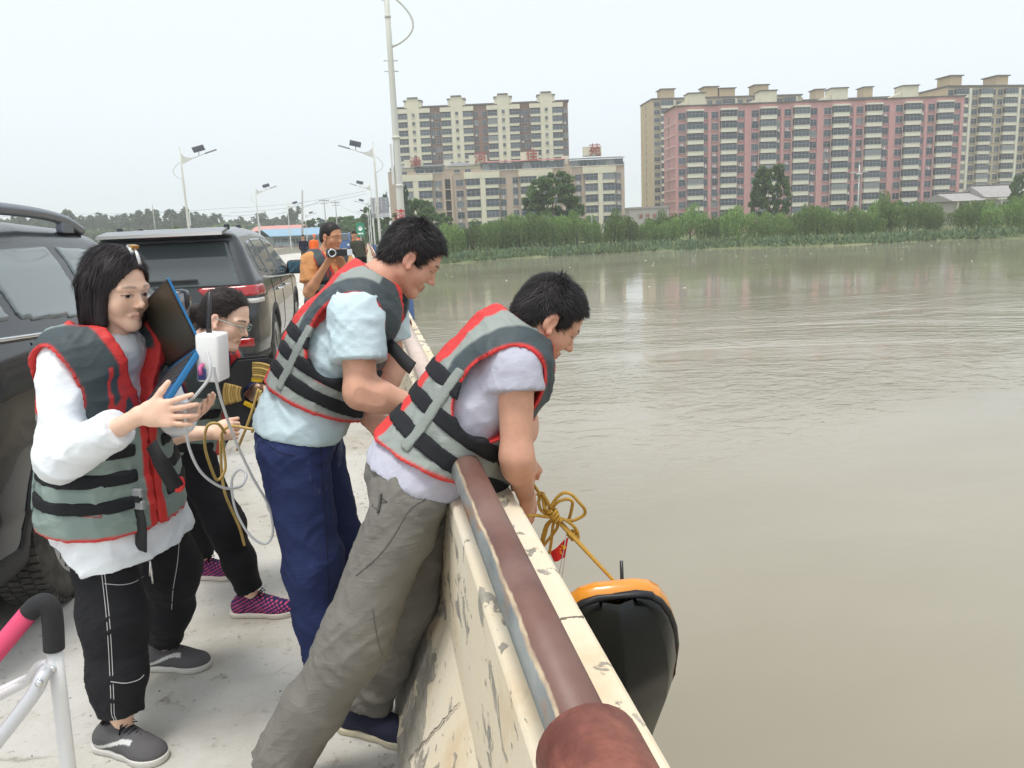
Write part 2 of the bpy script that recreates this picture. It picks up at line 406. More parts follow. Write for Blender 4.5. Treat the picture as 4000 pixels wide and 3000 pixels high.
# ---- river
def water_mat():
    m = bpy.data.materials.new('muddy_river_water'); m.use_nodes = True
    n = m.node_tree.nodes; l = m.node_tree.links; b = n['Principled BSDF']
    b.inputs['IOR'].default_value = 1.333; b.inputs['Roughness'].default_value = .06; b.inputs['Specular IOR Level'].default_value = .5
    tc = n.new('ShaderNodeTexCoord')
    def noise(sc, st=(1,1,1), det=4, rot=0., dist=0., rg=.55):
        mp = n.new('ShaderNodeMapping'); mp.inputs['Scale'].default_value = st; mp.inputs['Rotation'].default_value = (0,0,rot); l.new(tc.outputs['Object'], mp.inputs[0])
        z = n.new('ShaderNodeTexNoise'); z.inputs['Scale'].default_value = sc; z.inputs['Detail'].default_value = det; z.inputs['Distortion'].default_value = dist; z.inputs['Roughness'].default_value = rg
        l.new(mp.outputs[0], z.inputs[0]); return z.outputs['Fac']
    def math_(op, a, c):
        q = n.new('ShaderNodeMath'); q.operation = op
        for i, v in enumerate((a, c)):
            if isinstance(v, (int, float)): q.inputs[i].default_value = v
            else: l.new(v, q.inputs[i])
        return q.outputs[0]
    def ramp(f, a, c, lo=0., hi=1.):
        q = n.new('ShaderNodeMapRange'); q.inputs[1].default_value = a; q.inputs[2].default_value = c; q.inputs[3].default_value = lo; q.inputs[4].default_value = hi; q.clamp = True; l.new(f, q.inputs[0]); return q.outputs[0]
    mud = noise(.05, (1,1.6,1), 5, .15)
    rp = n.new('ShaderNodeValToRGB'); e = rp.color_ramp.elements; e[0].position = .35; e[0].color = (.265,.235,.175,1); e[1].position = .68; e[1].color = (.34,.31,.245,1)
    l.new(mud, rp.inputs[0]); l.new(rp.outputs[0], b.inputs['Base Color'])
    # patches of small ripples on smooth running water
    sep = n.new('ShaderNodeSeparateXYZ'); l.new(tc.outputs['Object'], sep.inputs[0])
    near = ramp(sep.outputs[1], 9, 24); far = ramp(sep.outputs[1], 58, 40)                  # the chop lies in the middle of the stream
    patch = ramp(noise(.055, (.8,1.3,1), 5, .2, 1.8), .40, .58)
    mid = math_('MULTIPLY', math_('MULTIPLY', near, far), math_('ADD', .25, math_('MULTIPLY', patch, .75)))
    amp = math_('ADD', math_('ADD', .025, math_('MULTIPLY', mid, .5)), math_('MULTIPLY', patch, .05))
    chop = math_('ADD', math_('MULTIPLY', noise(1.5, (.8,1.2,1), 3, .35, .8), amp), math_('MULTIPLY', noise(.6, (.9,1.15,1), 3, -.25, 1.2), math_('MULTIPLY', amp, 1.3)))
    rip = math_('MULTIPLY', noise(4.2, (.75,1.25,1), 3, .6, .5), math_('MULTIPLY', amp, .35))
    swell = math_('MULTIPLY', noise(.25, (.8,1.1,1), 3, .1, .6), .22)
    h = math_('ADD', math_('ADD', chop, rip), swell)
    bp = n.new('ShaderNodeBump'); bp.inputs['Strength'].default_value = .42; bp.inputs['Distance'].default_value = .20
    l.new(h, bp.inputs['Height']); l.new(bp.outputs[0], b.inputs['Normal'])
    return m
WZ = -4.0
wb = MB()
wb.add([(-900,-400,WZ),(900,-400,WZ),(900,400,WZ),(-900,400,WZ)], [(0,1,2,3)])
tag(wb.build('water', [water_mat()]), kind='structure')
# floating scraps of foam and litter on the water
fb = MB()
for k in range(70):
    x = random.uniform(4, 150); y = random.triangular(45, 140, 118)
    s_ = random.uniform(.04, .13)*(1.5 if random.random() < .15 else 1)
    n_ = random.randint(4, 7)
    ring = [(x+s_*random.uniform(.5,1.2)*math.cos(6.28*i/n_)*1.5, y+s_*random.uniform(.5,1.2)*math.sin(6.28*i/n_), WZ+.004) for i in range(n_)]
    fb.add(ring+[(x, y, WZ+.03+s_*.35)], [(i, (i+1) % n_, n_) for i in range(n_)])
for k in range(26):
    x = random.uniform(8, 130); y = random.triangular(40, 135, 100); L_ = random.uniform(1.5, 7); w = random.uniform(.05, .16); nseg = 10; vs = []
    for i in range(nseg+1):
        t = i/nseg; ww = w*math.sin(math.pi*min(1, max(.03, t)))*random.uniform(.4,1.3); xx = x+(t-.5)*L_; yy = y-(t-.5)*L_*.12+random.uniform(-.12,.12); vs += [(xx, yy-ww, WZ+.006), (xx, yy+ww, WZ+.006)]
    fb.add(vs, [(2*i, 2*i+2, 2*i+3, 2*i+1) for i in range(nseg)])
tag(fb.build('floating_foam', [mat('foam_scraps', (.46,.44,.34), .9, var=.35, vscale=.5)]), 'pale scraps of foam and litter drifting on the muddy water', 'foam', kind='stuff')

# ---- far bank and land out to the horizon
SHORE = [(-900,150),(-300,140),(-60,134),(-12,133),(1,134),(13,137),(26.4,147),(41.7,149.2),(57,149),(69.8,142.6),(83.4,130.8),(104,131.2),(112,122.6),(150,112),(300,80),(900,20)]
M_LAND = mat('bank_earth_grass', (.12,.155,.06), .95, var=.3, vscale=.15, col2=(.17,.18,.09), bump=.6, bscale=3)
vs = []; fs = []
steps = [(-.6,-5.0), (0,WZ+.02), (2.5,WZ+.7), (9,-3.1), (22,-2.45), (60,-2.3), (400,-2.3), (1300,-2.3)]
fine = []
for i in range(len(SHORE)-1):
    (x0,y0),(x1,y1) = SHORE[i], SHORE[i+1]; k = max(1, int(abs(x1-x0)/4)) if abs(x0) < 200 and abs(x1) < 310 else 6
    for j in range(k): fine.append((x0+(x1-x0)*j/k, y0+(y1-y0)*j/k))
fine.append(SHORE[-1])
for (x, y) in fine:
    wob = random.uniform(-.8,.8) if abs(x) < 200 else 0
    for (dy, z) in steps:
        jz = 0 if dy <= 0 or dy > 100 else random.uniform(-.25,.25)
        vs.append((x*(1+max(0, dy-60)/1700.), y+dy+wob*(1 if dy < 30 else 0), z+jz))
k = len(steps)
for i in range(len(fine)-1):
    for j in range(k-1): fs.append((i*k+j, (i+1)*k+j, (i+1)*k+j+1, i*k+j+1))
lb = MB(); lb.add(vs, fs, 0, True)
tag(lb.build('ground', [M_LAND]), kind='structure')
def shore_y(x): return float(np.interp(x, [p[0] for p in SHORE], [p[1] for p in SHORE]))
def land_z(x, y):
    d = y-shore_y(x); return float(np.interp(d, [s[0] for s in steps], [s[1] for s in steps]))
# reeds and rank grass along the waterline
rb = MB()
for k in range(15000):
    x = random.uniform(6, 140); d = abs(random.gauss(0, 3.6))+.1
    y = shore_y(x)+d; z = land_z(x, y)-.15; h = random.uniform(.5, 1.5)*(1.0 if d > 1 else .7); w = random.uniform(.10,.28); a = random.uniform(0, 3.14)
    lx, ly = random.gauss(0,.4), random.gauss(0,.4)
    rb.add([(x-w*math.cos(a), y-w*math.sin(a), z), (x+w*math.cos(a), y+w*math.sin(a), z), (x+lx+w*.5*math.cos(a), y+ly, z+h), (x+lx-w*.3, y+ly, z+h*.9)], [(0,1,2,3)], random.choice((0,0,1,2)))
tag(rb.build('reeds', [mat('reed_green', (.14,.215,.095), .8), mat('reed_blue_green', (.12,.205,.125), .8), mat('reed_yellow', (.20,.245,.10), .8)], fixn=False), 'rank green reeds and grass along the far waterline', 'reeds', kind='stuff')
# ---------------------------------------------------------------- buildings on the far bank
M_GLASS = mat('window_glass', (.040,.055,.072), .12, spec=.8, randv=.55)
M_GLASSB = mat('balcony_glass', (.05,.068,.088), .1, spec=.8, randv=.5)
M_FRAME = mat('window_frame', (.32,.34,.36), .5)
M_CREAM = mat('cream_render', (.68,.64,.50), .85, var=.08, vscale=.3)
M_CREAMW = mat('pale_cream_render', (.70,.67,.56), .85, var=.06, vscale=.5)
M_BROWN = mat('brown_render', (.25,.155,.125), .85, var=.1, vscale=.3)
M_TAN = mat('tan_render', (.50,.40,.32), .85, var=.1, vscale=.3)
M_PINK = mat('pink_render', (.55,.305,.30), .85, var=.07, vscale=.3)
M_PINKL = mat('pale_pink_band', (.66,.47,.44), .85)
M_BEIGE = mat('beige_render', (.47,.40,.29), .85, var=.07, vscale=.3)
M_ENDW = mat('yellow_beige_render', (.55,.43,.27), .85, var=.06, vscale=.3)
M_ROOFD = mat('dark_roof_edge', (.13,.12,.115), .8)
M_ROOFG = mat('grey_roof_tile', (.20,.20,.205), .75, var=.12, vscale=1.5)
M_WHITEP = mat('white_plastic', (.70,.71,.70), .5)
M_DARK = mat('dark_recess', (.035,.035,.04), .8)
M_REDTXT = mat('faded_red_sign', (.38,.07,.07), .7)
M_METALG = mat('grey_metal', (.25,.26,.27), .45, metal=.4)

for m_ in (M_GLASS, M_GLASSB):                                                 # some panes show pale curtains
    n_ = m_.node_tree.nodes; l_ = m_.node_tree.links; oi_ = n_.new('ShaderNodeObjectInfo'); rp_ = n_.new('ShaderNodeValToRGB'); rp_.color_ramp.interpolation = 'CONSTANT'; e_ = rp_.color_ramp.elements
    e_[0].position = 0; e_[0].color = (.030,.042,.058,1); e_[1].position = .35; e_[1].color = (.05,.068,.088,1)
    for ps, cc in ((.68,(.085,.105,.125,1)), (.84,(.025,.03,.04,1)), (.92,(.20,.215,.22,1))): x_ = e_.new(ps); x_.color = cc
    l_.new(oi_.outputs['Random'], rp_.inputs[0]); l_.new(rp_.outputs[0], n_['Principled BSDF'].inputs['Base Color'])
def window_mesh(w, h, key={}):
    k = (round(w, 1), round(h, 1))
    if k not in key:
        q = MB(); w, h = k
        q.box(0, w, -.03, .1, 0, h, 1)                                       # pane
        f = .07
        for (a, b, c, d) in ((0, w, 0, f), (0, w, h-f, h), (0, f, f, h-f), (w-f, w, f, h-f)): q.box(a, b, -.11, -.031, c, d, 0)
        nm = 1 if w < 2.6 else 3
        for i in range(1, nm+1): q.box(w*i/(nm+1)-.03, w*i/(nm+1)+.03, -.10, -.031, f, h-f, 0)
        q.box(f, w-f, -.095, -.031, h*.66, h*.66+.05, 0)
        q.box(-.08, w+.08, -.22, -.001, -.14, -.012, 2)                        # sill
        key[k] = q.mesh('window', [M_FRAME, M_GLASS, None])
    return key[k]
def win(par, x, z, w, h, wallm, y=0.):
    o = inst('window', window_mesh(w, h), par, (x, y, z)); o.material_slots[2].link = 'OBJECT'; o.material_slots[2].material = wallm
    return o
def balcony_mesh(w, hp, hg, dep, slabm, key={}):
    k = (round(w, 1), hp, hg, dep, slabm.name)
    if k not in key:
        q = MB(); w = k[0]
        q.box(0, w, -dep, -.002, 0, hp, 0)                                   # solid parapet
        q.box(-.07, w+.07, -dep-.07, -.002, hp+.001, hp+.08, 0)
        q.box(.05, w-.05, -dep+.06, -.003, hp+.081, hp+hg, 1)                # glazed band
        n = max(3, int(w/1.1))
        for i in range(n+1):
            x = .05+(w-.1)*i/n; q.box(x-.035, x+.035, -dep+.02, -dep+.059, hp+.081, hp+hg, 2)
        for yy in (-dep*.5,):
            for x in (.02, w-.06): q.box(x, x+.04, yy-.04, yy+.04, hp+.081, hp+hg, 2)
        q.box(.03, w-.03, -dep+.015, -dep+.058, hp+hg*.62, hp+hg*.62+.06, 2)
        key[k] = q.mesh('balcony', [slabm, M_GLASSB, M_FRAME])
    return key[k]
def ac_mesh(key={}):
    if not key:
        q = MB(); q.box(0, .85, -.42, -.08, 0, .62, 0); q.box(-.03, .9, -.45, -.001, -.06, -.004, 1); q.lathe([(0,0),(.22,0),(.22,.02)], Matrix.Translation((.3,-.425,.31)) @ Matrix.Rotation(R(90),4,'X'), 10, 1)
        key[0] = q.mesh('air_conditioner', [M_WHITEP, M_METALG])
    return key[0]
def building(name, label, A, B, depth, z0, z1, mats):
    """Empty at the left foot of the facade, local x along it, local -y towards the river; plus the wall block"""
    A = Vector(A); B = Vector(B); d = Vector((B.x-A.x, B.y-A.y, 0)); rz = math.atan2(d.y, d.x)
    e = empty(name, (A.x, A.y, 0), rz); tag(e, label, 'building')
    L = d.length
    q = MB(); q.box(0, L, 0, depth, z0, z1, 0); q.build('wall', mats, e)
    return e, L
def roof_edge(e, x0, x1, y0, y1, z, m=None, h=.45, o=.35, nm='roof_edge'):
    q = MB(); q.box(x0-o, x1+o, y0-o, y1+o, z+.002, z+h); return q.build(nm, [m or M_ROOFD], e)
def block(e, nm, x0, x1, y0, y1, z0, z1, m, parent=None):
    q = MB(); q.box(x0, x1, y0, y1, z0, z1); return q.build(nm, [m], parent or e)

# --- pink slab block: ten storeys, cream balconies
pk, L = building('apartment_block', 'long pink ten storey apartment block with cream balconies, across the river', (87.1,219.5,0), (169.3,209.8,0), 13, -3, 32.4, [M_PINK])
fz = [28.1-3.01*i for i in range(10)]
pw = L/4
rr = random.Random(5)
bal = balcony_mesh(4.5, 1.05, 1.75, 1.25, M_CREAMW)
for p in range(4):
    ox = p*pw
    for fi, z in enumerate(fz):
        for (a, b) in ((.8, 2.9), (7.75, 9.1), (10.2, 12.1), (17.6, 19.5)):
            win(pk, ox+a, z+.75, b-a, 1.85, M_PINK)
        inst('balcony', bal, pk, (ox+3.15, 0, z)); inst('balcony', bal, pk, (ox+12.6, 0, z))
        for xx in (7.8, 10.4, 17.8, 1.2):
            if rr.random() < .28: inst('air_conditioner', ac_mesh(), pk, (ox+xx, 0, z-.25))
    for x in (3.15, 12.6):
        block(pk, 'balcony_roof', ox+x-.1, ox+x+4.6, -1.35, -.002, fz[0]+2.86, fz[0]+3.35, M_CREAMW)
    for x in (9.25, 19.62):
        block(pk, 'pilaster', ox+x, ox+x+.75, -.25, -.002, -3, 31.0, M_PINK)
    for x in (2.92, 7.7, 12.35, 17.3):
        block(pk, 'drain_pipe', ox+x, ox+x+.13, -.18, -.003, -3, 31.2, M_PINKL)
roof_edge(pk, 0, L, 0, 13, 32.4, h=.35)
for i, x in enumerate((4.2, 24.6, 45.0, 65.5)):
    st = block(pk, 'stair_house', x, x+4.6, 1.5, 6, 32.76, 36.0, M_CREAM); roof_edge(pk, x, x+4.6, 1.5, 6, 36.0, h=.25, o=.25)
    q = MB(); q.prism([(x-4.5, 32.76), (x-.001, 32.76), (x-.001, 34.4)], 1, 2.0, 5.5); q.build('sloped_stair_roof', [M_CREAM], pk)
for z in [fz[0]-.2-3.01*i for i in range(9)]:
    block(pk, 'end_band', -.12, -.002, .3, 12.7, z, z+.35, M_PINKL)
for z in fz:
    win_o = inst('window', window_mesh(.7, 1.6), pk, (-.002, 7.6, z+.9), (0, 0, R(-90))); win_o.material_slots[2].link = 'OBJECT'; win_o.material_slots[2].material = M_PINK

# --- brown and cream high-rise behind on the left
hb, L = building('apartment_tower', 'tall brown and cream apartment tower behind the low cream block', (13.6,312.3,0), (77.4,300.8,0), 14, -3, 46.6, [M_BROWN])
fz = [41.6-2.98*i for i in range(10)]
cx = [7.6, 23.7, 40.9, 56.8]
for c in cx:
    block(hb, 'stair_shaft', c-2.2, c+2.2, -.9, -.002, -3, 49.8, M_CREAM)
    block(hb, 'shaft_wing', c-3.2, c-2.201, -.7, 4, 46.62, 48.9, M_CREAM); block(hb, 'shaft_wing', c+2.201, c+3.2, -.7, 4, 46.62, 48.9, M_CREAM)
    roof_edge(hb, c-3.2, c-2.5, -.7, 4, 48.9, h=.35, o=.25); roof_edge(hb, c+2.5, c+3.2, -.7, 4, 48.9, h=.35, o=.25)
    block(hb, 'shaft_wall', c-2.2, c+2.2, 0.001, 5, 46.61, 49.8, M_CREAM)
    roof_edge(hb, c-1.6, c+1.6, -.9, 5, 49.802, h=.4, o=.3)
    for s in (-1, 1): block(hb, 'parapet_band', c+s*4.2-2.0+.001, c+s*4.2+2.0, -1.05, -.003, 44.6, 46.2, M_CREAM)
    bm_ = balcony_mesh(3.6, .85, 1.85, 1.0, M_CREAM)
    for z in fz:
        win(hb, c-.55, z+1.6, 1.1, 1.3, M_CREAM, -.902)
        inst('balcony', bm_, hb, (c-2.25-3.6, 0, z)); inst('balcony', bm_, hb, (c+2.25, 0, z))
        win(hb, max(.2, c-7.9), z+.75, 1.6, 1.9, M_BROWN); win(hb, c+6.2, z+.75, 1.6, 1.9, M_BROWN)
        if rr.random() < .5: inst('air_conditioner', ac_mesh(), hb, (c+6.4, 0, z-.1))
for i in range(10):
    pass
roof_edge(hb, 0, L, 0, 14, 46.6, h=.5, o=.45)

# --- six-storey cream and tan block with the sign characters on the roof
lo, L = building('low_apartment_block', 'six storey cream and tan apartment block with red sign characters on its roof', (7.7,234.3,0), (73.1,222.4,0), 12, -3, 18.35, [M_TAN])
k_ = .0358; X0 = 135
def cxp(x): return (x-X0)*k_
fz = [13.35-3.0*i for i in range(5)]
for (a, b) in ((210, 480), (738, 1004), (1165, 1420), (1668, 1915)):
    block(lo, 'cream_band', cxp(a)-.25, cxp(b)+.25, -1.28, -.002, 15.55, 17.25, M_CREAM)
for (a, b) in ((330, 372), (856, 896), (1300, 1340), (1780, 1816)):
    block(lo, 'cream_pier', cxp(a), cxp(b), -1.22, -.002, -3, 15.549, M_CREAM)
BAL = ((212, 329), (373, 476), (745, 855), (897, 1000), (1172, 1299), (1341, 1420), (1680, 1779), (1817, 1912))
for z in fz:
    for (a, b) in BAL:
        inst('balcony', balcony_mesh(cxp(b)-cxp(a), .85, 1.95, 1.2, M_CREAM), lo, (cxp(a), 0, z-.55))
    for (a, b) in ((495, 550), (664, 724), (1008, 1058), (1110, 1155), (1440, 1495), (1603, 1652), (1918, 1966)):
        win(lo, cxp(a), z+.35, cxp(b)-cxp(a), 1.75, M_TAN)
        if rr.random() < .6: inst('air_conditioner', ac_mesh(), lo, (cxp(a)+.3, 0, z-.6))
    for (a, b) in ((580, 620), (1524, 1560)):
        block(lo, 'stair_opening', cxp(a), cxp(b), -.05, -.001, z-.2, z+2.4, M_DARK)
        block(lo, 'stair_slab', cxp(a)-.2, cxp(b)+.2, -.4, -.002, z-.5, z-.25, M_TAN)
for (a, b) in ((560, 578), (622, 640), (1500, 1522), (1562, 1580)):
    block(lo, 'stair_pier', cxp(a), cxp(b), -.55, -.002, -3, 17.0, M_TAN)
# glazed roof terraces
for (a, b, z0, z1) in ((350, 572, 17.4, 19.4), (870, 1520, 17.4, 19.7), (1565, 1985, 17.4, 19.5)):
    n_ = int((b-a)/62)
    block(lo, 'terrace_wall', cxp(a), cxp(b), .8, 7, 18.351, z1-.1, M_CREAMW)
    for i in range(n_):
        w = (cxp(b)-cxp(a))/n_; win(lo, cxp(a)+i*w+.1, z0+.25, w-.2, z1-z0-.4, M_CREAMW, -.05 if z0 < 18.3 else .75)
    q = MB(); q.prism([(-.5, z1), (8.5, z1+.9), (8.5, z1+1.1), (-.5, z1+.2)], 0, cxp(a)-.3, cxp(b)+.3); q.build('terrace_roof', [M_ROOFG if a != 870 else mat('red_sheet_roof', (.40,.16,.15), .7)], lo)
for (a, b) in ((150, 345), (600, 865)):
    q = MB(); q.prism([(-.4, 19.2), (5.5, 20.6), (10, 19.2)], 0, cxp(a), cxp(b)); q.build('tiled_roof', [M_ROOFG], lo)
    block(lo, 'attic_wall', cxp(a), cxp(b), .2, 9.5, 18.352, 19.19, M_CREAM)
for x in (240, 655, 740): win(lo, cxp(x), 17.45, 1.6, .85, M_CREAM, -.002)
roof_edge(lo, 0, L, 0, 12, 18.35, M_TAN, h=.001, o=.1)
for ch, x, z in (('清', 345, 20.5), ('河', 855, 21.0), ('佳', 1262, 21.2), ('苑', 1757, 21.9)):
    bx = block(lo, 'sign_base', cxp(x)-2.9, cxp(x)+2.2, 1.0, 3.5, z-1.4, z+1.1, M_CREAM)
    o = inst('sign_character', text_mesh(ch, 3.5, .12), lo, (cxp(x)+.3, .7, z), (R(90), 0, 0)); o.data.materials.append(M_REDTXT)
for x in (600, 1535): block(lo, 'chimney_block', cxp(x)-1.0, cxp(x)+1.0, 2, 4, 18.4, 20.9, M_CREAMW)

# --- beige towers behind the pink block
def beige_tower(name, label, A, B, depth, ztop, n_f, fh, pat, period, roofs, wm):
    e, L = building(name, label, A, B, depth, -3, ztop, [wm])
    roof_edge(e, 0, L, 0, depth, ztop, M_ROOFD, h=.5, o=.4)
    x = 0.
    zs = [ztop-3.4-fh*i for i in range(n_f)]
    while x < L-3:
        for (kind, a, b) in pat:
            if x+b > L: continue
            for z in zs:
                if kind == 'w': win(e, x+a, z+.7, b-a, 1.8, wm)
                elif kind == 'b': inst('balcony', balcony_mesh(b-a, .95, 1.75, 1.1, M_CREAMW), e, (x+a, 0, z))
            if kind == 'p': block(e, 'pilaster', x+a, x+b, -.4, -.002, -3, ztop-.4, M_CREAMW)
        x += period
    for (x, w, h) in roofs:
        block(e, 'stair_house', x, x+w, 2, 8, ztop+.51, ztop+h, M_ENDW); roof_edge(e, x, x+w, 2, 8, ztop+h, M_ROOFD, h=.3, o=.5)
    return e, L
t1, L1 = beige_tower('beige_tower', 'tall beige tower at the right edge behind the pink block', (186.389,238.993,2.901), (236.867,240.252,1.048), 15, 39.6, 13, 2.95,
   [('w',.4,2.2),('b',2.6,7.2),('p',8.0,8.9),('w',9.3,11.4),('b',11.8,16.2),('w',16.4,18.0)], 18.4, [(2.6,4.2,3.7),(20,4.2,3.6)], M_BEIGE)
q = MB(); q.box(-.25, -.002, .0, 15, -3, 39.5); q.build('end_wall', [M_ENDW], t1)
t2, L2 = beige_tower('beige_tower', 'beige tower with a blank yellow end wall, left behind the pink block', (113.809,310.458,8.117), (173.941,305.803,5.696), 17, 48.0, 14, 2.95,
   [('w',.6,2.9),('b',3.3,8.0),('p',8.4,9.0),('w',9.6,11.6)], 12.4, [(4.2,5.2,4.0),(21.5,5.4,4.4),(27.5,6.4,3.7),(42,5.6,4.6)], M_BEIGE)
q = MB(); q.box(-.25, -.002, 0, 17, -3, 47.9); q.build('end_wall', [M_ENDW], t2)
for i in range(14):
    z = 48-3.4-2.95*i+.9
    inst('window', window_mesh(.7, 1.5), t2, (-.252, 9.0, z), (0, 0, R(-90))).data.materials
t3, L3 = beige_tower('beige_tower', 'distant beige tower showing only its roof over the middle of the pink block', (178.202,311.277,5.726), (223.007,305.236,3.832), 16, 46.7, 13, 2.95,
   [('w',.6,2.9),('b',3.3,8.0),('w',9.6,11.6)], 12.4, [(5.5,3.6,4.4),(25.5,3.6,4.6)], M_BEIGE)
for t in (t2,):
    for o in t.children:
        if o.name.startswith('window') and o.material_slots[2].material is None: o.material_slots[2].link = 'OBJECT'; o.material_slots[2].material = M_ENDW
q = MB(); q.prism([(-4, 46.7), (-.002, 46.7), (-.002, 48.3)], 1, 1, 10); q.build('sloped_stair_roof', [M_BEIGE], t3)

# --- low grey hall with red characters, left of the pink block
gh, L = building('grey_hall', 'low grey rendered hall with red characters at the foot of the pink block', (67.296,201.239,6.060), (77.243,199.436,5.624), 8, -3, 4.9, [mat('grey_render', (.42,.39,.36), .9, var=.08, vscale=.6)])
roof_edge(gh, 0, L, 0, 8, 4.9, mat('grey_coping', (.36,.33,.31), .9), h=.5, o=.15)
for i, ch in enumerate('漳河佳'):
    o = inst('sign_character', text_mesh(ch, 1.25, .04), gh, (2.9+i*1.75, -.05, 3.0), (R(90), 0, 0)); o.data.materials.append(mat('red_paint_text', (.45,.13,.12), .7))
# --- old-style hall with a swept grey roof at the far right
og, L = building('tiled_hall', 'low hall with a swept grey tiled roof at the right, behind the willows', (145.160,181.540,0.570), (175.423,182.482,0.377), 9, -3, 3.3, [mat('pale_hall_wall', (.50,.46,.42), .9)])
for (x0, x1, zt, zr) in ((-1.2, 8.2, 3.3, 5.3), (8.4, L+1, 3.9, 6.9)):
    q = MB(); pr = [(-1.6, zt), (-.6, zt+.25), (1.5, zt+(zr-zt)*.5), (4.5, zr), (7.5, zt+(zr-zt)*.5), (10.4, zt)]
    q.prism(pr, 0, x0, x1); q.build('roof', [mat('weathered_roof', (.33,.31,.30), .8, var=.15, vscale=1)], og)
    q = MB(); q.tube([(x0-.3, 4.5, zr+.5), (x0+.4, 4.5, zr+.12), ((x0+x1)/2, 4.5, zr+.08), (x1-.4, 4.5, zr+.12), (x1+.3, 4.5, zr+.5)], .18, 6); q.build('roof_ridge', [M_ROOFD], og)
for x in (1.0, 5.5, 10.5, 14.5, 18.5, 22.5):
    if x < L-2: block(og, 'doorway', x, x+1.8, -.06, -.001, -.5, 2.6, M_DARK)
for x in (0.2, 3.6, 8.3, 12.8, 17, 21):
    if x < L: block(og, 'column', x, x+.35, -1.3, -.95, -3, 3.35, M_CREAMW)

# --- sheds beyond the left side of the bridge
M_BLUER = mat('blue_sheet_roof', (.22,.36,.47), .5, var=.08, vscale=.4); M_SALMON = mat('salmon_sheet_roof', (.55,.25,.22), .6)
def shed(name, label, A, B, depth, zw, zr, wm, rm, nw, ww=1.6, wh=1.3, wz=1.2, ov=.8):
    e, L = building(name, label, A, B, depth, -3, zw, [wm])
    q = MB(); q.prism([(-ov, zw-.1), (depth/2, zr), (depth+ov, zw-.1), (depth+ov, zw+.1), (depth/2, zr+.2), (-ov, zw+.1)], 0, -ov, L+ov); q.build('roof', [rm], e)
    for i in range(nw):
        x = (i+.5)*L/nw-ww/2; win(e, x, wz, ww, wh, wm)
    return e, L
shed('blue_roof_shed', 'long low shed with a pale blue sheet roof beyond the left parapet', (-18.759,174.163,3.184), (-7.211,179.421,3.252), 9, 1.9, 3.3, mat('shed_grey_wall', (.30,.30,.29), .9), M_BLUER, 8, 1.5, 1.2, .2)
shed('salmon_roof_house', 'two storey grey house with a salmon pink roof behind the blue shed', (-27.922,217.478,5.068), (-16.748,215.452,4.577), 9, 3.5, 4.6, mat('house_grey_wall', (.26,.24,.24), .9), M_SALMON, 4, 1.6, 1.3, 1.3)
e, L = building('grey_site_cabin', 'small grey metal site cabin in front of the blue roofed shed', (-16.706,157.704,0.185), (-14.059,157.224,0.069), 3, -3, .7, [mat('cabin_grey', (.30,.34,.37), .6)])
roof_edge(e, 0, L, 0, 3, .7, M_METALG, h=.1, o=.1); win(e, .6, -.6, 1.0, .8, M_METALG)
# ---------------------------------------------------------------- street lamps, poles, wires
M_LAMPW = mat('lamp_white_paint', (.62,.64,.60), .45, var=.06, vscale=3)
M_LAMPR = mat('lamp_rusty_white_paint', (.62,.64,.60), .5, var=.1, vscale=2.0, stretch=(6,6,.5), col2=(.60,.60,.53))
M_SOLAR = mat('solar_cell', (.12,.145,.21), .3, spec=.7); M_BLUEB = mat('blue_base_paint', (.045,.09,.22), .6)
def lamp(label, x, y, side, detail=False, group='solar street lamps along the bridge', blue=True, n=10):
    """side = +1: arm reaches to +x"""
    z = road_z(y); e = empty('street_lamp', (x, y, z)); tag(e, label, 'street lamp', group)
    q = MB(); s = side
    q.tube([(0,0,-.6),(0,0,.9),(0,0,2.6),(0,0,5.0),(0,0,6.9)], [.085,.08,.075,.058,.045], n); q.tube([(0,0,6.9),(0,0,7.05)], [.03,.008], 6)
    if detail:
        for zz in (3.45, 2.5, 5.75): q.tube([(0,0,zz),(0,0,zz+.05)], .085 if zz < 4 else .062, n)
        for zz in (4.75, 4.95):
            q.tube([(-.14,0,zz),(.14,0,zz)], .012, 6)
    q.build('pole', [M_LAMPR if detail else M_LAMPW], e)
    q = MB()
    q.prism([(s*.03, 6.05), (s*.03, 6.75), (s*.10, 6.62), (s*.28, 6.46), (s*.62, 6.40), (s*.62, 6.31)], 1, -.02, .02)
    q.build('gusset', [M_LAMPW], e)
    q = MB(); q.tube([(s*.55,0,6.355),(s*1.5,0,6.66)], [.03,.022], 8); q.build('arm', [M_LAMPW], e)
    q = MB(); q.bbox(-.36, .36, -.09, .09, -.035, .035, .02, 0, Matrix.Translation((s*1.72,0,6.74)) @ Matrix.Rotation(-s*R(17), 4, 'Y')); q.build('lamp_head', [M_METALG], e)
    q = MB(); Mx = Matrix.Translation((s*1.05,0,6.92)) @ Matrix.Rotation(-s*R(14), 4, 'Y') @ Matrix.Rotation(R(42), 4, 'X')
    q.box(-.34,.34,-.02,.02,-.19,.19,0,Mx)
    for i in range(6): q.box(-.325+i*.109,-.325+i*.109+.096,-.024,-.0205,-.175,.175,1,Mx)
    q.tube([(s*1.05,0,6.52),(s*1.05,0,6.9)], .02, 6)
    q.build('solar_panel', [M_METALG, M_SOLAR], e)
    q = MB(); q.tube([(-s*(.02+.47*math.sin(math.pi*t)**.8), 0, 6.2-1.0*t-.06*math.sin(math.pi*t)) for t in np.linspace(0,1,15)], .022, 8); q.build('hoop', [M_LAMPW], e)
    q = MB(); q.box(s*.115-.022, s*.115+.022, -.05, .05, 2.55, 3.35); q.build('control_box', [M_WHITEP], e)
    if blue:
        q = MB(); q.tube([(0,0,-1.1),(0,0,.22 if detail and y < 30 else .7)], .13, 12); q.tube([(0,0,-1.15),(0,0,-1.0)], .2, 12); q.build('base', [M_BLUEB], e)
    return e
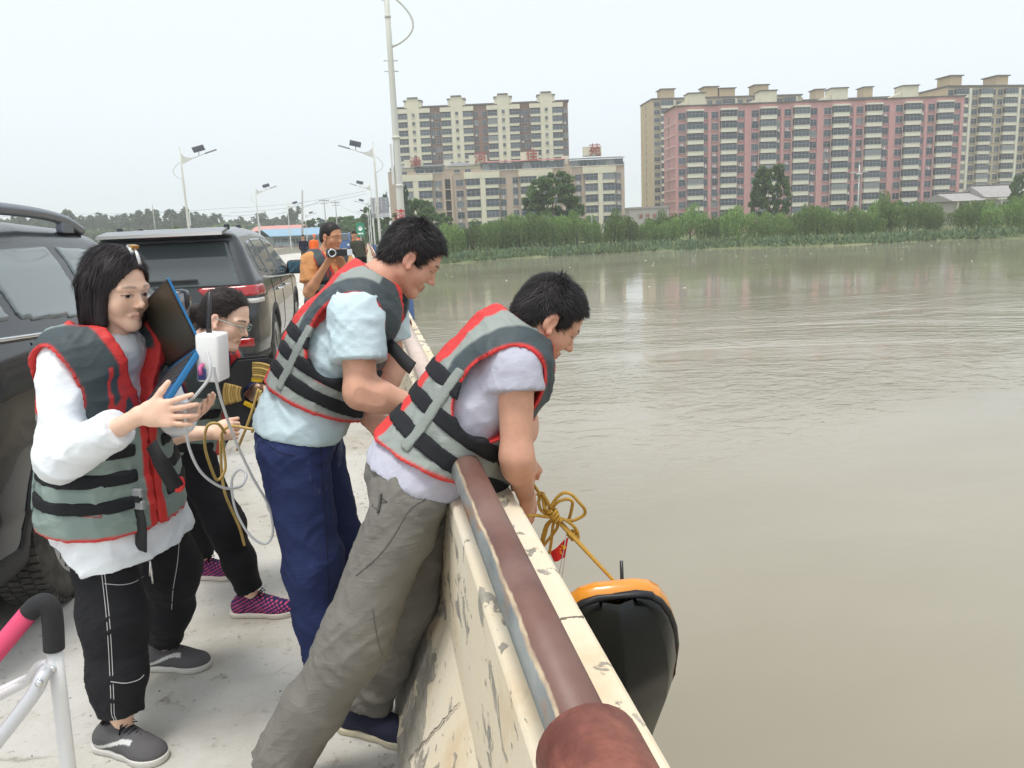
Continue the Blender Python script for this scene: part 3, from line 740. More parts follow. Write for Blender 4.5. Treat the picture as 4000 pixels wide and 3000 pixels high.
r1 = lamp('tall white street lamp pole with a red painted character, nearest on the right', .77, 17.0, -1, True, n=20)
o = inst('painted_character', text_mesh('漆', .24, .001), r1, (-.03, -.079, 1.93), (R(90), 0, 0)); o.data.materials.append(mat('red_spray', (.55,.03,.03), .6))
r2 = lamp('second white street lamp on the right, carrying two pale banner boards', .90, 50.5, -1, True)
lamp('third street lamp along the right side of the bridge', .95, 84, -1); lamp('fourth street lamp along the right side of the bridge', .92, 117, -1); lamp('fifth and farthest street lamp on the right side', .85, 150, -1)
lamp('tall solar street lamp on the left, above the rear of the parked cars', -10.25, 51, 1, True, blue=False); lamp('second solar street lamp on the left of the bridge', -10.27, 84, 1, blue=False)
lamp('third solar street lamp on the left of the bridge', -10.26, 117, 1, blue=False); lamp('fourth solar street lamp on the left of the bridge', -10.24, 150, 1, blue=False); lamp('fifth and farthest solar street lamp on the left', -10.2, 184, 1, blue=False)
# banner boards hung from the second right lamp
M_BOARD = mat('faded_banner', (.50,.50,.51), .7, var=.08, vscale=2); M_BOARDG = mat('faded_banner_grey', (.30,.31,.34), .7, var=.08, vscale=2); M_BTXT = mat('banner_print', (.27,.28,.30), .7); M_BTXTW = mat('banner_print_pale', (.52,.53,.55), .7)
for (x0, x1, bm_, tm, lab, cols) in ((-.42,-.09,M_BOARD,M_BTXT,'left',((-.25,5),)), (.09,.68,M_BOARDG,M_BTXTW,'right',((.25,4),(.52,4)))):
    b_ = MB(); b_.box(x0, x1, -.02, .02, 2.55, 3.75); bo = b_.build('banner_board', [bm_], r2)
    b_ = MB(); b_.box(x0, x1, -.024, -.021, 2.56, 2.8); b_.build('banner_foot', [M_BOARD if bm_ is M_BOARDG else M_BTXT], bo)
    rr2 = random.Random(9)
    for (cxx, n_) in cols:                                   # rows of small worn print strokes
        q = MB()
        for i in range(n_):
            zc = 3.62-i*.17
            for k in range(4): q.box(cxx-.06, cxx+.06, -.026, -.0215, zc-.055+k*.033, zc-.04+k*.033)
            q.box(cxx-.05+rr2.uniform(0,.06), cxx-.03+rr2.uniform(0,.06), -.027, -.0216, zc-.06, zc+.06)
        q.build('print', [tm], bo)
# green road sign by the far right lamps
gs = empty('road_sign', (-.55, 112, road_z(112))); tag(gs, 'green rectangular road sign with a white emblem beside the far right lamps', 'road sign')
q = MB(); q.tube([(0,0,-.3),(0,0,3.6)], .05, 8); q.build('post', [M_LAMPW], gs)
q = MB(); q.box(-.55,.55,-.09,-.06,1.9,3.7); sb = q.build('panel', [mat('sign_green', (.02,.24,.13), .5)], gs)
q = MB(); q.lathe([(0,0),(.3,0),(.3,.01)], Matrix.Translation((0,-.1,2.95)) @ Matrix.Rotation(R(90),4,'X'), 16); q.box(-.35,.35,-.105,-.093,2.15,2.35); q.build('emblem', [mat('sign_white', (.75,.78,.76), .5)], sb)
# wooden and concrete utility poles with wires beyond the bridge
M_POLE = mat('concrete_pole', (.40,.39,.37), .9, var=.1, vscale=2)
poles = []
def upole(x, y, h, label, arm=True, tilt=0.):
    z = min(land_z(x, y), -1.5) if y > 140 else road_z(y); e = empty('utility_pole', (x, y, z)); tag(e, label, 'utility pole', 'utility poles beyond the bridge')
    e.rotation_euler = (0, tilt, 0)
    q = MB(); q.tube([(0,0,-1),(0,0,h)], [.19,.12], 8); q.build('pole', [M_POLE], e)
    if arm:
        q = MB(); q.box(-1.1,1.1,-.06,.06,h-.5,h-.36); q.box(-.8,.8,-.05,.05,h-1.2,h-1.08)
        for xx in (-1,-.5,.5,1): q.tube([(xx,0,h-.36),(xx,0,h-.12)], [.05,.03], 6)
        q.build('crossarm', [M_METALG], e)
    poles.append(Vector((x, y, z+h-.2))); return e
pA = upole(*(-8.521,190.000,7.667)[:2], 12.2, 'concrete utility pole with a crossarm, left of the man filming'); 
pB = upole(*(-6.822,215.000,7.521)[:2], 12.6, 'concrete utility pole with a crossarm, behind the man filming')
pC = upole(*(-54.706,230.000,9.922)[:2], 14.0, 'grey concrete pole among the hazy trees above the rear car', False)
pD = upole(*(-9.766,130.000,4.152)[:2], 9.5, 'dark leaning timber pole beside the site cabin', False, R(5))
wires = empty('overhead_wires', poles[0]); tag(wires, 'thin overhead wires strung across the sky on the left', 'wires')
def wire(a, b, sag):
    a = Vector(a)-poles[0]; b = Vector(b)-poles[0]; q = MB()
    pts = []
    for t in np.linspace(0,1,14):
        p = a.lerp(b, t); p.z -= sag*4*t*(1-t); pts.append(p)
    q.tube(pts, .028, 4, cap=False); q.build('wire', [mat('wire_dark', (.12,.12,.13), .7)], wires)
for a, b in (((-103.696,259.890,12.203), (-37.469,246.091,10.694)), ((-103.843,259.539,10.307), (-37.626,245.717,8.671)), ((-37.469,246.091,10.694), (1.171,213.933,12.518)), ((-37.570,245.851,9.393), (1.111,213.790,11.745)), ((-103.769,259.714,11.255), (-59.433,249.872,10.643)), ((-59.433,249.872,10.643), (-30.632,246.555,8.557))):
    wire(a, b, .9)
wire(poles[0], poles[1], .5); wire(poles[0], (-20.288,201.074,7.203), .4); wire(poles[1], (0.637,197.209,5.926), .6)
# far-bank lamp masts
ms = empty('lamp_mast', (100.6,153.5,-2.3)); tag(ms, 'tall white multi-headed lamp mast standing before the pink block', 'lamp mast')
q = MB(); q.tube([(0,0,0),(0,0,13.4)], [.2,.11], 8); q.tube([(0,0,13.4),(0,0,14.6)], [.07,.02], 6); q.build('pole', [M_LAMPW], ms)
for k in range(6):
    a = k*math.pi/3; q = MB(); q.tube([(.1*math.cos(a),.1*math.sin(a),11.6),(1.0*math.cos(a),1.0*math.sin(a),11.9)], .05, 6)
    q.bbox(-.42,.42,-.16,.16,-.08,.08,.03,0,Matrix.Translation((1.35*math.cos(a),1.35*math.sin(a),12.0)) @ Matrix.Rotation(a,4,'Z')); q.build('lamp_head', [M_LAMPW], ms)
q = MB(); q.lathe([(.1,11.4),(.6,11.5),(.6,11.7),(.1,11.8)], None, 12); q.build('collar', [M_LAMPW], ms)
for (x, y, h, lab) in ((111.5,151.3,5.6,'short curved white lamp post before the right end of the pink block'), (46.3,162.7,6.0,'short white lamp post in the willows below the cream block')):
    e = empty('lamp_post', (x, y, -2.4)); tag(e, lab, 'lamp post')
    q = MB(); q.tube([(0,0,0),(0,0,h-.6),(-.15,0,h-.1),(-.6,0,h)], [.12,.09,.08,.06], 8); q.build('pole', [M_LAMPW], e)
    q = MB(); q.bbox(-1.15,-.55,-.16,.16,h-.06,h+.1,.03); q.build('lamp_head', [M_LAMPW], e)
# ---------------------------------------------------------------- trees
def leaf_mats(nm, cols):
    out = []
    for i, c in enumerate(cols):
        m = bpy.data.materials.new(nm+'_'+str(i)); m.use_nodes = True; n = m.node_tree.nodes; l = m.node_tree.links
        b = n['Principled BSDF']; b.inputs['Base Color'].default_value = (*c, 1); b.inputs['Roughness'].default_value = .7; b.inputs['Specular IOR Level'].default_value = .2
        t = n.new('ShaderNodeBsdfTranslucent'); t.inputs['Color'].default_value = (c[0]*1.5, c[1]*1.5, c[2]*1.1, 1)
        oi = n.new('ShaderNodeObjectInfo'); mr = n.new('ShaderNodeMapRange'); mr.inputs[3].default_value = .72; mr.inputs[4].default_value = 1.3; l.new(oi.outputs['Random'], mr.inputs[0])
        for sh, cc in ((b.inputs['Base Color'], c), (t.inputs['Color'], (c[0]*1.5, c[1]*1.5, c[2]*1.1))):
            mm = n.new('ShaderNodeMix'); mm.data_type = 'RGBA'; mm.blend_type = 'MULTIPLY'; mm.inputs[0].default_value = 1; mm.inputs[6].default_value = (*cc, 1); l.new(mr.outputs[0], mm.inputs[7]); l.new(mm.outputs[2], sh)
        mx = n.new('ShaderNodeMixShader'); mx.inputs[0].default_value = .42
        l.new(b.outputs[0], mx.inputs[1]); l.new(t.outputs[0], mx.inputs[2]); l.new(mx.outputs[0], n['Material Output'].inputs['Surface']); out.append(m)
    return out
LM_W = leaf_mats('willow_leaf', [(.155,.245,.08),(.19,.285,.10),(.235,.32,.125),(.10,.175,.06)])
LM_B = leaf_mats('broad_leaf', [(.10,.17,.07),(.125,.20,.078),(.075,.135,.06),(.15,.225,.095)])
LM_P = leaf_mats('poplar_leaf', [(.065,.105,.065),(.08,.12,.07),(.05,.085,.058)])
LM_Y = leaf_mats('pale_bush_leaf', [(.10,.15,.05),(.085,.135,.05),(.12,.17,.06)])
M_BARK = mat('bark', (.10,.075,.05), .95, var=.3, vscale=8)
def quads(cent, size, nm, mats, droop=False, r=None, flat=.0):
    """leaf-sized quads at given centres"""
    r = r or rng; c = np.asarray(cent, float); n = len(c)
    a = r.normal(size=(n,3))
    if droop: a[:,2] = -np.abs(a[:,2])*2.2-1
    a /= np.linalg.norm(a, axis=1)[:,None]
    b = r.normal(size=(n,3)); b -= (b*a).sum(1)[:,None]*a; b /= np.linalg.norm(b, axis=1)[:,None]
    s = size*r.uniform(.6, 1.4, n)[:,None]; w = s*(.32 if droop else .62)
    v = np.stack([c-a*s-b*w*.3, c-b*w+a*s*.1, c+a*s, c+b*w+a*s*.1], 1).reshape(-1,3)
    me = bpy.data.meshes.new(nm); me.vertices.add(4*n); me.vertices.foreach_set('co', v.ravel())
    me.loops.add(4*n); me.loops.foreach_set('vertex_index', np.arange(4*n)); me.polygons.add(n)
    me.polygons.foreach_set('loop_start', np.arange(n)*4); me.polygons.foreach_set('loop_total', np.full(n, 4))
    for m in mats: me.materials.append(m)
    me.polygons.foreach_set('material_index', r.integers(0, len(mats), n)); me.update(); me.validate(); return me
def limb_trunk(h, r0, nl, spread, rr_):
    q = MB(); q.tube([(0,0,-.3),(rr_.uniform(-.1,.1),rr_.uniform(-.1,.1),h*.35),(rr_.uniform(-.2,.2),0,h*.75)], [r0,r0*.75,r0*.3], 7)
    for i in range(nl):
        a = rr_.uniform(0,6.28); z0 = h*rr_.uniform(.25,.6); z1 = z0+h*rr_.uniform(.15,.35); d = spread*rr_.uniform(.4,.8)
        q.tube([(0,0,z0),(d*.5*math.cos(a),d*.5*math.sin(a),(z0+z1)/2+.1*h*.3),(d*math.cos(a),d*math.sin(a),z1)], [r0*.45,r0*.3,r0*.12], 5)
    return q.mesh('trunk', [M_BARK])
def willow_proto(seed):
    r = np.random.default_rng(seed); rr_ = random.Random(seed); pts = []
    for k in range(20):                                                      # domes of hanging twigs
        a = r.uniform(0,6.28); d = 2.7*math.sqrt(r.uniform()); cz = 5.7-.20*d*d+r.normal()*.7; cx_, cy_ = d*math.cos(a), d*math.sin(a)
        for j in range(22):
            b = r.uniform(0,6.28); e = 1.0*math.sqrt(r.uniform()); x, y = cx_+e*math.cos(b), cy_+e*math.sin(b); L_ = r.uniform(.9, 3.6)*(1 if d > 1.0 else .75); z = cz+.6*(1-e*e)
            n_ = int(L_*4.5)+3; t = np.linspace(0,1,n_)
            pts.append(np.stack([x+.25*math.cos(a)*t+r.normal(size=n_)*.06, y+.25*math.sin(a)*t+r.normal(size=n_)*.06, z-L_*1.15*t+.2*np.sin(3*t)], 1))
    p = np.concatenate(pts); p = p[p[:,2] > .1]
    return quads(p, .2, 'crown', LM_W, True, r), limb_trunk(5.2, .2, 5, 2.4, rr_)
def broad_proto(seed, h=1., mats=LM_B, n_cl=70, per=62, shape='round', ls=.021):
    """unit-height tree"""
    r = np.random.default_rng(seed); rr_ = random.Random(seed); pts = []
    for k in range(n_cl):
        z = r.uniform(.18, .95)
        if shape == 'round': rad = .40*math.sqrt(max(.02, 1-((z-.55)/.46)**2))
        elif shape == 'column': rad = .17*math.sqrt(max(.04, 1-((z-.55)/.47)**2))*r.uniform(.6,1.25)
        elif shape == 'cone': rad = .36*(1.02-z)*r.uniform(.7,1.2)+.02
        else: rad = .5*math.sqrt(max(.02, 1-((z-.4)/.6)**2))
        a = r.uniform(0,6.28); d = rad*math.sqrt(r.uniform(.25,1)); c = np.array([d*math.cos(a), d*math.sin(a), z])
        cs = r.uniform(.035,.075)*(1 if shape != 'column' else .8)
        g = r.normal(size=(per,3)); g /= np.linalg.norm(g,axis=1)[:,None]; g *= (r.uniform(.3,1,per)**.5)[:,None]*cs
        g[:,2] *= .75 if shape != 'column' else 1.5
        if shape == 'column': g[:,:2] += g[:,2:3]*0; 
        pts.append(c+g)
    p = np.concatenate(pts)
    return quads(p, ls, 'crown', mats, False, r), limb_trunk(.8, .028, 6, .3, rr_)
def place_tree(name, proto, x, y, z, sx, sz, label, group, rz=None):
    e = empty(name, (x, y, z), random.uniform(0,6.28) if rz is None else rz); e.scale = (sx, sx, sz)
    inst('trunk', proto[1], e); inst('crown', proto[0], e); tag(e, label, 'tree', group); return e
WP = [willow_proto(s) for s in (1,2,3,4,5)]
def ordn(k): return '%d%s' % (k, 'th' if 10 <= k % 100 <= 20 else {1:'st',2:'nd',3:'rd'}.get(k % 10, 'th'))
G_W = 'willows along the far bank'
xs = list(np.linspace(15, 128, 31))
order = ['first', 'second', 'third']
for i, x in enumerate(xs):
    x += random.uniform(-.9,.9); d = random.uniform(6.5, 9.5); y = shore_y(x)+d; s = random.uniform(.6,1.22)
    place_tree('willow_tree', random.choice(WP), x, y, land_z(x, y)-.2, s, s*random.uniform(.9,1.1), 'drooping green willow, %s from the left in the front row along the far bank' % ordn(i+1), G_W)
for i, x in enumerate(np.linspace(12, 138, 22)):
    x += random.uniform(-2,2); y = shore_y(x)+random.uniform(13,19); s = random.uniform(.75,1.02)
    place_tree('willow_tree', random.choice(WP), x, y, land_z(x, y)-.4, s*1.15, s, 'green willow, %s from the left in the second row behind the bank' % ordn(i+1), 'willows behind the front row')
BP = [broad_proto(s, shape='round', n_cl=170, per=75) for s in (11,12)]; CP = [broad_proto(s, mats=LM_P, shape='column', n_cl=34, per=40, ls=.03) for s in (21,22,23,24)]; PP = broad_proto(31, shape='cone', n_cl=95, per=60); RP = [broad_proto(s, mats=LM_B, shape='bush', n_cl=60, per=50, ls=.03) for s in (41,42)]; YP = [broad_proto(s, mats=LM_Y, shape='bush', n_cl=60, per=50, ls=.03) for s in (51,52)]
place_tree('poplar_tree', BP[0], *(40.020,171.073,2.264), 15.5, 17.5, 'large dark green tree rising in front of the cream block', None).location.z = -4.2
place_tree('tall_tree', BP[1], *(87.852,166.658,0.777), 10.5, 15.5, 'tall green tree rising in front of the pink block', None).location.z = -2.6
place_tree('tall_tree', BP[1], *(154.085,169.886,1.708), 7, 11.5, 'dark tree at the right edge beside the tiled hall', None).location.z = -2.5
G_B = 'trees by the far end of the bridge'
for i, (px, py, dep, s, h, k, lab) in enumerate(((1640,900,150,9,11,BP[1],'leafy tree behind the nearest lamp pole, below the cream block'),(1590,850,158,5,13.5,CP[0],'slender tree left of the nearest lamp pole'),(1505,800,165,5,13.5,CP[1],'slender tree between the banner boards and the lamp pole'),
      (1455,880,160,7,11.5,BP[0],'bushy tree behind the banner boards'),(1545,900,145,8,8.5,RP[0],'low bushy tree at the foot of the nearest lamp pole'),(1700,930,150,9,8,RP[1],'low bush just right of the nearest lamp pole'))):
    p = {1640:(11.238,168.724,1.867),1590:(8.464,162.477,4.447),1505:(5.181,191.678,8.061),1455:(1.958,196.518,3.591),1545:(6.413,172.704,2.093),1700:(13.805,162.784,0.217)}[px]
    place_tree('bank_tree', k, p[0], p[1], -2.6, s, h, lab, G_B)
# trees behind the road end
for i, (p, s, h, lab) in enumerate((((-14.410,240.644,3.300),11,9.5,'round tree left of the man filming, beyond the sheds'),((-6.298,233.999,2.921),14,9.5,'wide green tree right behind the man filming'),((-3.309,223.108,2.742),11,7.5,'green tree at the end of the road'),((-1.217,212.379,2.603),9,8.0,'green tree beside the far right lamps'),((-9.170,244.869,3.094),12,8.8,'green tree just behind the filming man'),((0.084,238.017,2.664),12,9.0,'green tree behind the green road sign'))):
    place_tree('road_end_tree', (BP+RP)[i % 4], p[0], p[1], -2.5, s, h, lab, 'trees at the end of the road')
# hazy tree belt on the left
G_L = 'hazy tree belt on the left horizon'
for i in range(90):
    px = -60+i*14+random.uniform(-4,4); dep = random.uniform(480, 600)
    x = (px-2000)/3120*dep; ca, sa = math.cos(-.1794), math.sin(-.1794)
    X = x*ca - dep*.982*sa; Y = x*sa + dep*.982*ca
    big = 1.0 if px < 900 else .9
    h = random.uniform(17, 27)*big*(1.05 if 60 < px < 420 else .95)
    if 900 < px < 985: h *= .8
    place_tree('belt_tree', random.choice(CP), X, Y, -2.6, h*random.uniform(1.1,1.6), h, 'grey green tree in the hazy belt on the left horizon, %s from the left' % ordn(i+1), G_L)
for i in range(30):
    px = -40+i*42+random.uniform(-10,10); dep = random.uniform(460, 520)
    x = (px-2000)/3120*dep; ca, sa = math.cos(-.1794), math.sin(-.1794)
    X = x*ca - dep*.982*sa; Y = x*sa + dep*.982*ca
    h = random.uniform(10, 14); place_tree('belt_bush', random.choice(RP), X, Y, -2.6, h*1.9, h, 'low bush under the hazy tree belt on the left, %s from the left' % ordn(i+1), 'bushes under the hazy tree belt')
for (p, s, h, lab) in (((-56.179,186.123,4.850),11,5.4,'bright green bush above the rear of the near car'),((-48.049,179.422,4.209),12,5.2,'bright green bush above the girl\'s hair clip'),((-40.201,193.575,4.196),9,7.6,'bright green bush behind the left lamp pole')):
    place_tree('green_bush', random.choice(YP), p[0], p[1], -2.4, s, h, lab.replace("girl's", "woman's"), 'bright green bushes left of the bridge')
# ---------------------------------------------------------------- sculpting kit: smooth-blended solids meshed as one surface
def unit(v): v = np.asarray(v, float); return v/np.linalg.norm(v)
def frame(fwd, up):
    """rows: right, forward, up"""
    f = unit(fwd); u = np.asarray(up, float); u = unit(u-f*np.dot(u, f)); r = np.cross(f, u); return np.array([r, f, u])
def _hash(i, j, k):
    h = (i*374761393 + j*668265263 + k*2147483647) & 0xffffffff
    h = ((h ^ (h >> 13))*1274126177) & 0xffffffff
    return ((h ^ (h >> 16)) & 0xffff)/65535.0
def vnoise(p):
    p = np.asarray(p, float); i = np.floor(p).astype(np.int64); f = p-i; f = f*f*(3-2*f); out = 0
    for a in (0,1):
        for b in (0,1):
            for c in (0,1):
                w = (f[:,0] if a else 1-f[:,0])*(f[:,1] if b else 1-f[:,1])*(f[:,2] if c else 1-f[:,2])
                out = out + w*_hash(i[:,0]+a, i[:,1]+b, i[:,2]+c)
    return out
def fbm(p, o=3):
    s = 0; a = .5
    for k in range(o): s = s+a*vnoise(p*(2**k)+17.3*k); a *= .5
    return s
def folds(p, sc, seed=0.):
    """soft creases: ridged noise in a stretched, warped domain, about -0.5..0.5"""
    q = p*np.asarray(sc)+seed; w = vnoise(q*.5+5.1); q = q+w[:,None]*1.3
    r1 = 1-np.abs(2*vnoise(q)-1); r2 = 1-np.abs(2*vnoise(q*2.3+9)-1); r3 = vnoise(q*4.7+3)
    return r1**2.2*.75+r2**2*.32+r3*.10-.50
class SDF:
    def __init__(s, lo, hi, h):
        s.lo = np.asarray(lo, float); s.h = h; s.n = np.ceil((np.asarray(hi, float)-s.lo)/h).astype(int)+1
        s.F = np.full(tuple(s.n), .06, np.float32)
    def axes(s, sl=None):
        ax = [(s.lo[i]+np.arange(s.n[i])*s.h).astype(np.float32) for i in range(3)]
        if sl is not None: ax = [a[q] for a, q in zip(ax, sl)]
        return ax[0][:,None,None], ax[1][None,:,None], ax[2][None,None,:]
    def sub(s, lo, hi):
        a = np.clip(np.floor((np.asarray(lo)-s.lo)/s.h).astype(int), 0, s.n); b = np.clip(np.ceil((np.asarray(hi)-s.lo)/s.h).astype(int)+1, 0, s.n)
        return None if np.any(b-a < 1) else tuple(slice(x, y) for x, y in zip(a, b))
    def comb(s, sl, d, k, op):
        A = s.F[sl]; d = d.astype(np.float32)
        if op == '+':
            if k > 0: h = np.maximum(k-np.abs(A-d), 0)/k; s.F[sl] = np.minimum(A, d)-h*h*k*.25
            else: s.F[sl] = np.minimum(A, d)
        else:
            d = -d
            if k > 0: h = np.maximum(k-np.abs(A-d), 0)/k; s.F[sl] = np.maximum(A, d)+h*h*k*.25
            else: s.F[sl] = np.maximum(A, d)
    def cap(s, a, b, ra, rb=None, k=.02, op='+', flat=None):
        """tapered rod; flat = (direction, factor) squashes it along a direction"""
        a = np.asarray(a, float); b = np.asarray(b, float); rb = ra if rb is None else rb
        m = max(ra, rb)*(max(1., flat[1]) if flat else 1.)+.055
        sl = s.sub(np.minimum(a, b)-m, np.maximum(a, b)+m)
        if sl is None: return s
        X, Y, Z = s.axes(sl); d = b-a; L2 = max(float(d@d), 1e-9)
        px, py, pz = X-a[0], Y-a[1], Z-a[2]
        t = np.clip((px*d[0]+py*d[1]+pz*d[2])/L2, 0, 1)
        qx, qy, qz = px-t*d[0], py-t*d[1], pz-t*d[2]; r2 = qx*qx+qy*qy+qz*qz; sc = 1.
        if flat:
            f = unit(flat[0]); c = qx*f[0]+qy*f[1]+qz*f[2]; r2 = np.maximum(r2-c*c, 0)+(c/flat[1])**2; sc = min(1., flat[1]**.5)
        s.comb(sl, (np.sqrt(r2)-(ra+(rb-ra)*t))*sc, k, op); return s
    def chain(s, pts, rs, k=.02, **kw):
        for i in range(len(pts)-1): s.cap(pts[i], pts[i+1], rs[i], rs[i+1], k, **kw)
        return s
    def ell(s, c, r, A=None, k=.02, op='+'):
        """ellipsoid; A rows are its axes"""
        c = np.asarray(c, float); A = np.eye(3) if A is None else np.asarray(A); m = max(r)+.055
        sl = s.sub(c-m, c+m)
        if sl is None: return s
        X, Y, Z = s.axes(sl); px, py, pz = X-c[0], Y-c[1], Z-c[2]; k0 = 0; k1 = 0
        for i in range(3):
            q = px*A[i,0]+py*A[i,1]+pz*A[i,2]; k0 = k0+(q/r[i])**2; k1 = k1+(q/(r[i]*r[i]))**2
        k0 = np.sqrt(k0); k1 = np.sqrt(k1)+1e-6
        s.comb(sl, k0*(k0-1)/k1, k, op); return s
    def pts(s):
        X, Y, Z = s.axes(); return X, Y, Z
    def local(s, o, A):
        X, Y, Z = s.axes(); px, py, pz = X-o[0], Y-o[1], Z-o[2]
        return [px*A[i,0]+py*A[i,1]+pz*A[i,2] for i in range(3)]
    def cut(s, d): s.F = np.maximum(s.F, d.astype(np.float32)); return s
    def copy(s, F=None):
        c = SDF.__new__(SDF); c.lo = s.lo; c.h = s.h; c.n = s.n; c.F = s.F.copy() if F is None else F.astype(np.float32); return c
    def mesh(s):
        F = s.F; N_ = F < 0; off0 = np.zeros(3, int); sl = []
        for ax in range(3):                                                  # work only where the solid is
            w = np.flatnonzero(N_.any(axis=tuple(i for i in range(3) if i != ax)))
            if len(w) == 0: return np.zeros((0,3)), np.zeros((0,4), int)
            a, b = max(0, w[0]-2), min(F.shape[ax], w[-1]+3); off0[ax] = a; sl.append(slice(a, b))
        F = F[tuple(sl)]; F = np.where(np.abs(F) < 1e-7, 1e-7, F)
        F[0] = F[-1] = .05; F[:,0] = F[:,-1] = .05; F[:,:,0] = F[:,:,-1] = .05
        S = F < 0
        c = np.zeros(tuple(np.array(F.shape)-1), np.int8)
        for a in (0,1):
            for b in (0,1):
                for d in (0,1): c += S[a:F.shape[0]-1+a, b:F.shape[1]-1+b, d:F.shape[2]-1+d]
        act = np.argwhere((c > 0) & (c < 8)); n = len(act)
        if n == 0: return np.zeros((0,3)), np.zeros((0,4), int)
        idx = np.full(c.shape, -1, np.int64); idx[tuple(act.T)] = np.arange(n)
        cor = [(a,b,d) for a in (0,1) for b in (0,1) for d in (0,1)]
        val = {q: F[act[:,0]+q[0], act[:,1]+q[1], act[:,2]+q[2]] for q in cor}
        acc = np.zeros((n,3)); cnt = np.zeros(n)
        for q in cor:
            for ax in range(3):
                if q[ax]: continue
                p = list(q); p[ax] = 1; p = tuple(p); f0, f1 = val[q], val[p]; m = (f0 < 0) != (f1 < 0)
                t = f0[m]/(f0[m]-f1[m]); o = np.tile(np.array(q, float), (m.sum(),1)); o[:,ax] = t; acc[m] += o; cnt[m] += 1
        v = s.lo+(act+off0+acc/cnt[:,None])*s.h
        fs = []
        for ax in range(3):
            sl0 = [slice(1,-1)]*3; sl1 = [slice(1,-1)]*3; sl0[ax] = slice(0,-1); sl1[ax] = slice(1,None)
            a, b = S[tuple(sl0)], S[tuple(sl1)]; e = np.argwhere(a != b)
            off = np.ones(3, int); off[ax] = 0; e = e+off; flip = S[e[:,0], e[:,1], e[:,2]]
            u, w = [i for i in range(3) if i != ax]
            def cell(du, dw):
                q = e.copy(); q[:,u] += du; q[:,w] += dw; return idx[q[:,0], q[:,1], q[:,2]]
            quad = np.stack([cell(-1,-1), cell(0,-1), cell(0,0), cell(-1,0)], 1)
            if ax == 1: flip = ~flip
            quad[~flip] = quad[~flip][:,::-1]; fs.append(quad)
        f = np.concatenate(fs); f = f[(f >= 0).all(1)]
        return v, f
def smooth_mesh(v, f, it=1, lam=.5):
    n = len(v)
    i = np.concatenate([f[:,a] for a in range(4)]+[f[:,(a+1) % 4] for a in range(4)]); j = np.concatenate([f[:,(a+1) % 4] for a in range(4)]+[f[:,a] for a in range(4)])
    cnt = np.maximum(np.bincount(i, minlength=n), 1)
    for _ in range(it):
        acc = np.stack([np.bincount(i, v[j,k], minlength=n) for k in range(3)], 1); v = v+lam*(acc/cnt[:,None]-v)
    return v
def vnormals(v, f):
    a = v[f[:,2]]-v[f[:,0]]; b = v[f[:,3]]-v[f[:,1]]; nn = np.cross(a, b); i = f.T.ravel(); out = np.stack([np.bincount(i, np.tile(nn[:,k], 4), minlength=len(v)) for k in range(3)], 1)
    return out/np.maximum(np.linalg.norm(out, axis=1), 1e-12)[:,None]
def np_mesh(name, v, f, mats, parent, col=None, smooth=True, org=None, tri=None, mi=None):
    """numpy verts + quads (+ loose triangles) to an object; col = per-vertex linear rgb"""
    v = np.asarray(v, float)
    if org is not None: v = v-np.asarray(org)
    f = np.asarray(f, np.int64).reshape(-1, 4); nt_ = 0 if tri is None else len(tri)
    me = bpy.data.meshes.new(name); me.vertices.add(len(v)); me.vertices.foreach_set('co', v.ravel())
    lv = f.ravel() if tri is None else np.concatenate([f.ravel(), np.asarray(tri).ravel()])
    me.loops.add(len(lv)); me.loops.foreach_set('vertex_index', lv); me.polygons.add(len(f)+nt_)
    st = np.arange(len(f))*4
    if nt_: st = np.concatenate([st, len(f)*4+np.arange(nt_)*3])
    me.polygons.foreach_set('loop_start', st)
    me.polygons.foreach_set('loop_total', np.concatenate([np.full(len(f), 4), np.full(nt_, 3)]).astype(int))
    me.polygons.foreach_set('use_smooth', np.full(len(f)+nt_, smooth))
    if mi is not None: me.polygons.foreach_set('material_index', mi)
    for m in (mats if isinstance(mats, (list, tuple)) else [mats]): me.materials.append(m)
    if col is not None:
        a = me.color_attributes.new('Col', 'FLOAT_COLOR', 'POINT'); c4 = np.ones((len(v),4), np.float32); c4[:,:3] = col; a.data.foreach_set('color', c4.ravel())
    me.update(); me.validate()
    o = bpy.data.objects.new(name, me); return link(o, parent)
def sstep(x, a, b): t = np.clip((x-a)/(b-a), 0, 1); return t*t*(3-2*t)
def blend(c, w, k): return c*(1-w[:,None])+np.asarray(k)[None,:]*w[:,None]
